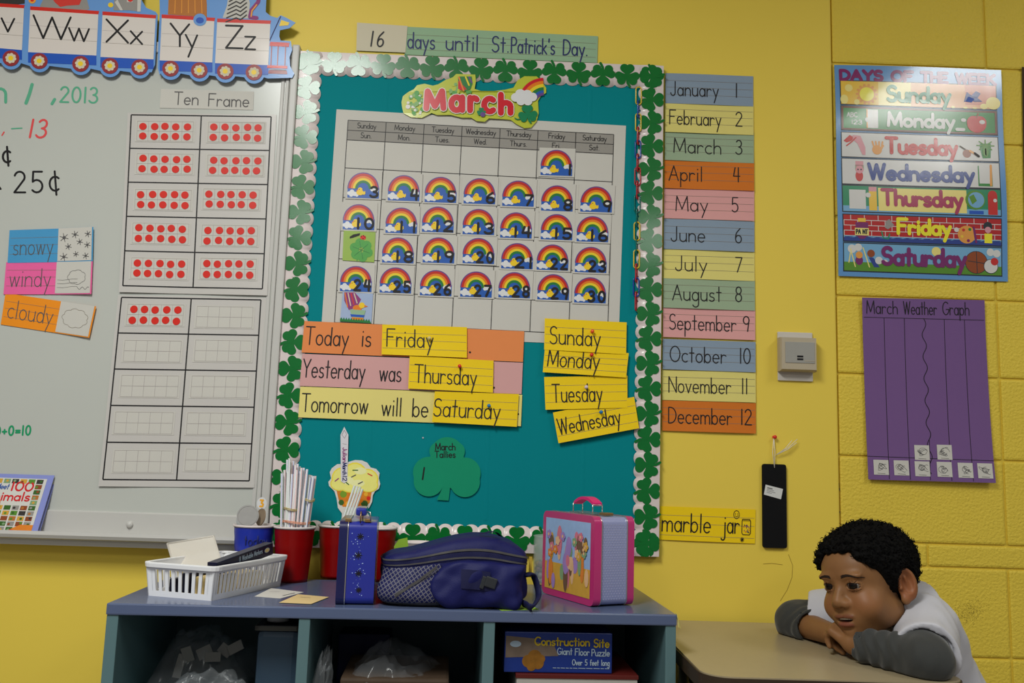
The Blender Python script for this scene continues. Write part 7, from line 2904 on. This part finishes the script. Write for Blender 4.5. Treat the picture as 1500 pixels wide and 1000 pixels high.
def f_skin(P):
    d = f_head(Hinv(P)) * HS
    d = smin(d, f_cap(P, neck0, neck1, 0.043, 0.046), 0.016)
    d = smin(d, f_torso(P), 0.02)
    for s, e in ((shL, elL), (shR, elR)):
        d = smin(d, f_cap(P, s, e, 0.036, 0.030), 0.015)
    hl = f_hand(P, HL, wrL, elL)
    hr = f_hand(P, HRh, wrR, elR)
    d = smin(d, hr, 0.003)
    d = smin(d, hl, 0.0025)
    d = smin(d, f_legs(P), 0.03)
    return np.maximum(d, 0.0 * d + (-1))


def near(P, c, r):
    return np.linalg.norm(P - c, axis=1) < r


mat('skin', (150, 100, 66), 0.5, noise_amt=0)
sk = MATS['skin']
ntk = sk.node_tree
bk = ntk.nodes['Principled BSDF']
vc = ntk.nodes.new('ShaderNodeVertexColor')
vc.layer_name = 'skin_tone'
nz_ = ntk.nodes.new('ShaderNodeTexNoise')
nz_.inputs['Scale'].default_value = 45
nz_.inputs['Detail'].default_value = 4
tc_ = ntk.nodes.new('ShaderNodeTexCoord')
ntk.links.new(tc_.outputs['Object'], nz_.inputs['Vector'])
mr_ = ntk.nodes.new('ShaderNodeMapRange')
mr_.inputs['To Min'].default_value = 0.92
mr_.inputs['To Max'].default_value = 1.08
ntk.links.new(nz_.outputs['Fac'], mr_.inputs['Value'])
mx_ = ntk.nodes.new('ShaderNodeVectorMath')
mx_.operation = 'SCALE'
ntk.links.new(vc.outputs['Color'], mx_.inputs[0])
ntk.links.new(mr_.outputs['Result'], mx_.inputs['Scale'])
ntk.links.new(mx_.outputs['Vector'], bk.inputs['Base Color'])
bk.inputs['Subsurface Weight'].default_value = 0.12
bk.inputs['Subsurface Radius'].default_value = (0.012, 0.005, 0.003)
bk.inputs['Subsurface Scale'].default_value = 0.3
bk.inputs['Roughness'].default_value = 0.48

child = thing('person', Vector((0.98, -0.37, 0.0)), 'child in white shirt over grey sleeves leaning on folded arms at the desk', 'person')

# skin: a fine head-and-hands zone inside one continuous surface
SK_LO, SK_HI = (0.62, -0.68, 0.0), (1.24, -0.08, 1.04)
verts, F = surface(f_skin, (0.63, -0.64, 0.0), (1.22, -0.12, 1.03), 0.00215, 6)
q = Hinv(verts.astype(np.float32))
m = q.copy()
m[:, 0] = np.abs(m[:, 0])


def albedo(r, g, b):
    return np.array([lin(r), lin(g), lin(b)]) / ALB


base = albedo(124, 86, 53)
col = np.tile(base, (len(verts), 1))


def blend(mask, c, w=1.0):
    global col
    k = np.clip(mask, 0, 1)[:, None] * w
    col = col * (1 - k) + np.asarray(c) * k


def soft(d, wdt):
    return np.clip(0.5 - d / wdt, 0, 1)


inhead = soft(np.linalg.norm(q, axis=1) - 0.16, 0.01)
blend(soft(f_ell(m, V3(0.040, 0.070, -0.030), (0.026, 0.03, 0.022)), 0.02) * inhead, albedo(132, 85, 52), 0.7)     # cheeks
blend(soft(f_ell(m, V3(0.0095, 0.0890, -0.0528), (0.0145, 0.0090, 0.0050)), 0.003) * inhead, albedo(104, 58, 42), 0.8)
blend(soft(f_ell(m, V3(0, 0.0880, -0.0680), (0.0190, 0.0110, 0.0062)), 0.003) * inhead, albedo(120, 66, 52), 0.9)
blend(soft(f_ell(m, V3(0, 0.0850, -0.0597), (0.0160, 0.0140, 0.0036)), 0.002) * inhead, albedo(60, 22, 20), 0.9)     # inside the mouth
blend(soft(f_ell(m, V3(0.080, -0.012, -0.010), (0.016, 0.022, 0.034)), 0.008) * inhead, albedo(132, 76, 46), 0.7)
# dark lash line along the upper lid
lz = EYE[2] + 0.0055 - ((m[:, 0] - EYE[0]) / 0.0140) ** 2 * 0.0055
lash = soft(np.abs(m[:, 2] - lz) - 0.0010, 0.0010) * soft(np.abs(m[:, 0] - EYE[0]) - 0.0136, 0.002) * (m[:, 1] > 0.077)
blend(lash * inhead, albedo(26, 16, 12), 0.95)
blend(soft(f_ell(m, V3(EYE[0], 0.0855, EYE[2] - 0.009), (0.013, 0.012, 0.004)), 0.006) * inhead, albedo(100, 64, 40), 0.6)
np_mesh('body', verts, F, child, 'skin', col)

# ---- eyes, teeth, brows
mat('eye_white', (112, 104, 98), 0.3, noise_amt=0, coat=0.3)
mat('iris', (22, 13, 9), 0.3, noise_amt=0.2, noise_scale=900, spec=0.2, coat=0.15)
mat('pupil', (5, 4, 4), 0.2, noise_amt=0, spec=0.2, coat=0.3)
mat('teeth', (186, 178, 164), 0.3, noise_amt=0)
mat('brow_hair', (40, 26, 18), 0.8, noise_amt=0.2, noise_scale=200)
gaze = Vector((-0.72, -0.68, -0.10)).normalized()
for sx in (-1, 1):
    c = Vector(H(sx * EYE[0], EYE[1], EYE[2]).tolist())
    mb = MB()
    Rg = gaze.to_track_quat('Z', 'Y').to_matrix()
    R_ = ER * HS * 0.985
    ring = [(math.sin(a) * R_, math.cos(a) * R_) for a in [PI * k / 40 for k in range(41)]]
    ring = [(max(1e-5, r), z) for r, z in ring]
    mb.lathe(c, ring[16:], 'eye_white', 32, Rg)
    mb.lathe(c, ring[6:17], 'eye_white', 32, Rg)
    mb.lathe(c, [(r * 1.004, z * 1.004) for r, z in ring[3:10]], 'iris', 32, Rg)
    mb.lathe(c, [(r * 1.006, z * 1.006) for r, z in ring[0:4]], 'pupil', 32, Rg)
    mb.build('eye', child)


def skin_out(x, z, y0=0.14):
    """march inwards along the head's forward axis to the skin"""
    p = np.array([[x, y0, z]], dtype=np.float32)
    for _ in range(40):
        d = float(f_head(p)[0])
        p[0, 1] -= max(0.0003, d * 0.7)
        if d < 0.0003:
            break
    return p[0]


rs = random.Random(44)
for sx in (-1, 1):
    mb = MB()
    for k in range(240):
        t = rs.random()
        xx = 0.0125 + t * 0.034
        zz = 0.0205 + 0.0042 * math.sin(PI * min(1, t * 0.85 + 0.10)) - 0.003 * t * t + rs.uniform(-0.0024, 0.0024) * (1.1 - t * 0.8)
        p0 = skin_out(sx * xx, zz)
        p1 = skin_out(sx * (xx + 0.0048), zz + 0.0012 - 0.003 * t)
        a = Vector(H(float(p0[0]), float(p0[1]) + 0.0003, float(p0[2])).tolist())
        b = Vector(H(float(p1[0]), float(p1[1]) + 0.0010, float(p1[2])).tolist())
        mb.tube([a, a.lerp(b, 0.5) + Vector((0, 0, 0.0004)), b], [0.00055, 0.00045, 0.0001], 'brow_hair', 4, caps=False)
    mb.build('eyebrow', child)
mb = MB()
for k in range(-3, 4):
    x = k * 0.0043
    c = H(x, 0.0865 - x * x * 14, -0.0574)
    mb.box(Vector(c.tolist()), (0.0043 * HS, 0.004, 0.0040 * HS), 'teeth', Matrix(HR.tolist()), 0.0008)
mb.build('teeth', child)

# ---- hair: a tight curly cap
mat('hair', (9, 8, 8), 0.8, noise_amt=0.3, noise_scale=120, spec=0.12)


def hairline(q):
    """positive where hair may grow (head units)"""
    x, y, z = np.abs(q[:, 0]), q[:, 1], q[:, 2]
    front = z - (0.066 - 0.036 * np.clip((x - 0.027) / 0.035, 0, 1) ** 1.25 + 0.002 * np.sin(x * 260))
    side = np.where(y > 0.020, front, z - (0.010 - 0.030 * np.clip((0.030 - y) / 0.035, 0, 1)))
    side = np.where(y < -0.006, z - (-0.014 - 0.050 * np.clip((-0.006 - y) / 0.03, 0, 1)), side)
    t = np.clip((y - 0.018) / 0.030, 0, 1)
    g_side = z - (0.010 - 0.036 * np.clip((0.058 - y) / 0.05, 0, 1) - 0.046 * np.clip((-0.008 - y) / 0.03, 0, 1))
    return g_side * (1 - t) + front * t


def hnoise(P, f, seed):
    v = P * f + seed
    return (np.sin(v[:, 0] + 1.7 * np.sin(v[:, 1] * 0.9)) * np.sin(v[:, 1] + 1.3 * np.sin(v[:, 2])) * np.sin(v[:, 2] + 1.5 * np.sin(v[:, 0] * 1.1)))


def f_hair(P):
    q = Hinv(P)
    d = f_ell(q, V3(0, -0.014, 0.028), (0.0760, 0.0925, 0.0745))
    d = smin(d, f_ell(q, V3(0, 0.034, 0.034), (0.060, 0.052, 0.046)), 0.02)
    hl = hairline(q)
    th = 0.0105 * np.clip(hl / 0.022, 0, 1) ** 0.7 + 0.004 * np.clip(q[:, 2] / 0.08, 0, 1)
    bump = 0.0034 * hnoise(q, 420.0, 0.3) + 0.0030 * hnoise(q, 210.0, 1.1) + 0.0020 * hnoise(q, 800.0, 2.0)
    d = d - th - bump * np.clip(hl / 0.008, 0, 1)
    d = np.maximum(d, -hl * 0.9)
    # leave the ears free
    m_ = q.copy()
    m_[:, 0] = np.abs(m_[:, 0])
    d = np.maximum(d, -f_ell(m_, V3(0.085, -0.012, -0.012), (0.022, 0.023, 0.036)))
    return d * HS


hv, hF = surface(f_hair, (HC.x - 0.15, HC.y - 0.15, HC.z - 0.10), (HC.x + 0.15, HC.y + 0.15, HC.z + 0.16), 0.0018, 5)
hair = np_mesh('hair', hv, hF, child, 'hair')
# loose curls standing off the cap
mb = MB()
rs = random.Random(77)
pick = [i for i in range(0, len(hv), 7)]
rs.shuffle(pick)
cnt = 0
for i in pick:
    p = hv[i]
    qq = Hinv(np.array([p], dtype=np.float32))
    if hairline(qq)[0] < 0.006:
        continue
    nrm = Vector((p - HCn).tolist()).normalized()
    a = nrm.orthogonal().normalized()
    b = nrm.cross(a)
    ph = rs.uniform(0, 6.28)
    r_ = rs.uniform(0.0016, 0.0034)
    pts = []
    for k in range(7):
        an = ph + k * 1.0
        pts.append(Vector(p.tolist()) + nrm * (-0.002 + 0.0011 * k * rs.uniform(0.7, 1.3)) + a * (r_ * math.cos(an)) + b * (r_ * math.sin(an)))
    mb.tube(pts, [0.0008, 0.0009, 0.0009, 0.0008, 0.0007, 0.0005, 0.0002], 'hair', 4, caps=False)
    cnt += 1
    if cnt > 1500:
        break
mb.build('curls', child)

# ---- clothes
mat('shirt_white', (178, 177, 184), 0.75, noise_amt=0.02, bump=0.10, bump_scale=700, sheen=0.15)
mat('sleeve_grey', (48, 49, 48), 0.8, noise_amt=0.06, noise_scale=120, bump=0.12, bump_scale=800, sheen=0.2)
mat('trousers', (44, 46, 58), 0.8)


def along(P, a, b):
    ba = b - a
    return ((P - a) @ ba) / float(ba @ ba)


def folds(P, f, amp, seed):
    return amp * (np.sin(P[:, 0] * f + 2.1 * np.sin(P[:, 2] * f * 0.5 + seed)) * np.sin(P[:, 1] * f * 0.8 + seed + 1.2 * np.sin(P[:, 0] * f * 0.6)))


def f_sleeve(P):
    """grey undershirt sleeves, pushed up on the right forearm, down to the wrist on the left"""
    d = None
    for s, e, w, t1 in ((shL, elL, wrL, 0.93), (shR, elR, wrR, 0.46)):
        q = f_cap(P, s, e, 0.041, 0.043)
        r0, r1 = 0.043, (0.0315 if t1 > 0.8 else 0.036)
        cut = e + (w - e) * t1
        q2 = f_cap(P, e, cut, r0, r1)
        tt = along(P, e, w)
        # ruched rings of cloth across the forearm and inner elbow
        rip = 0.0022 * np.sin(tt * (34 if t1 > 0.8 else 42) + 3 * np.sin(P[:, 2] * 60)) * np.clip(tt * 2.0, 0.1, 1)
        q2 = q2 + rip
        L_ = float(np.linalg.norm(w - e))
        q2 = smax(q2, (tt - t1) * L_, 0.004)
        # hollow cuff
        q2 = np.maximum(q2, -np.maximum(f_cap(P, e, w, r1 - 0.004, r1 - 0.005), -(tt - t1 + 0.10) * L_))
        q = smin(q, q2, 0.016)
        d = q if d is None else np.minimum(d, q)
    d = d + folds(P, 90, 0.0016, 0.4)
    return np.maximum(d, ZT - P[:, 2] + 0.0005)


def f_shirt(P):
    d = f_torso(P, 0.011)
    for s, e, c in ((shL, elL, 0.84), (shR, elR, 0.74)):
        L_ = float(np.linalg.norm(e - s))
        tt = along(P, s, e)
        q = f_cap(P, s, s + (e - s) * c, 0.056, 0.0575)
        q = smax(q, (tt - c) * L_, 0.003)
        q = np.maximum(q, -np.maximum(f_cap(P, s, e, 0.0475, 0.0475), -(tt - c + 0.06) * L_))
        d = smin(d, q, 0.016)
    # hem and neck opening
    d = np.maximum(d, hip[2] - 0.07 - P[:, 2])
    nk = f_cap(P, neck0, neck1 + (neck1 - neck0) * 0.25, 0.049, 0.050)
    d = np.maximum(d, -nk)
    d = d + folds(P, 46, 0.0030, 1.3) + folds(P, 95, 0.0014, 0.2)
    # polo collar standing around the neck, open at the front
    ax_ = (neck0 - neck1) / np.linalg.norm(neck0 - neck1)
    rel = P - (neck1 + ax_ * 0.004)
    t = rel @ ax_
    rad = np.linalg.norm(rel - t[:, None] * ax_, axis=1)
    flare = 0.060 - 0.25 * (t - 0.012)
    colr = np.maximum(np.abs(rad - flare) - 0.0032, np.maximum(t - 0.050, -t - 0.022))
    d = smin(d, colr, 0.006)
    d = np.maximum(d, -(f_head(Hinv(P)) * HS - 0.003))
    return d


sv, sF = surface(f_sleeve, (0.63, -0.64, 0.72), (1.02, -0.10, 0.87), 0.0030, 5)
np_mesh('grey_sleeves', sv, sF, child, 'sleeve_grey')
tv, tF = surface(f_shirt, (0.655, -0.63, 0.38), (1.18, -0.10, 0.92), 0.0038, 5)
np_mesh('white_shirt', tv, tF, child, 'shirt_white')
lv, lF = surface(lambda P: np.maximum(np.minimum(f_legs(P) - 0.008, f_cap(P, hip + V3(0, -0.04, 0), hip + V3(0, 0.04, 0), 0.088, 0.088)), 0.09 - P[:, 2]),
                 (0.66, -0.56, 0.06), (1.26, -0.16, 0.60), 0.008, 4)
np_mesh('trousers', lv, lF, child, 'trousers')

# ---- the chair that carries the child, below the frame
mat('chair_blue', (40, 60, 110), 0.4)
seat_z = float(hip[2]) - 0.095
chair = thing('school_chair', Vector((1.13, -0.37, 0)), 'small blue school chair under the child at the desk', 'chair')
mb = MB()
mb.box((1.07, -0.37, seat_z), (0.32, 0.34, 0.02), 'chair_blue', None, 0.008)
mb.build('seat', chair)
for dx_ in (-0.13, 0.13):
    for dy_ in (-0.14, 0.14):
        mb = MB()
        mb.tube([Vector((1.08 + dx_, -0.37 + dy_, 0)), Vector((1.08 + dx_, -0.37 + dy_, seat_z - 0.01))], 0.011, 'desk_metal', 12)
        mb.build('leg', chair)
mb = MB()
mb.box((1.27, -0.37, seat_z + 0.20), (0.015, 0.32, 0.14), 'chair_blue', Matrix.Rotation(0.15, 3, 'Y'), 0.006)
mb.build('backrest', chair)
for dy_ in (-0.13, 0.13):
    mb = MB()
    mb.tube([Vector((1.22, -0.37 + dy_, seat_z - 0.005)), Vector((1.27, -0.37 + dy_, seat_z + 0.18))], 0.009, 'desk_metal', 10)
    mb.build('back_post', chair)
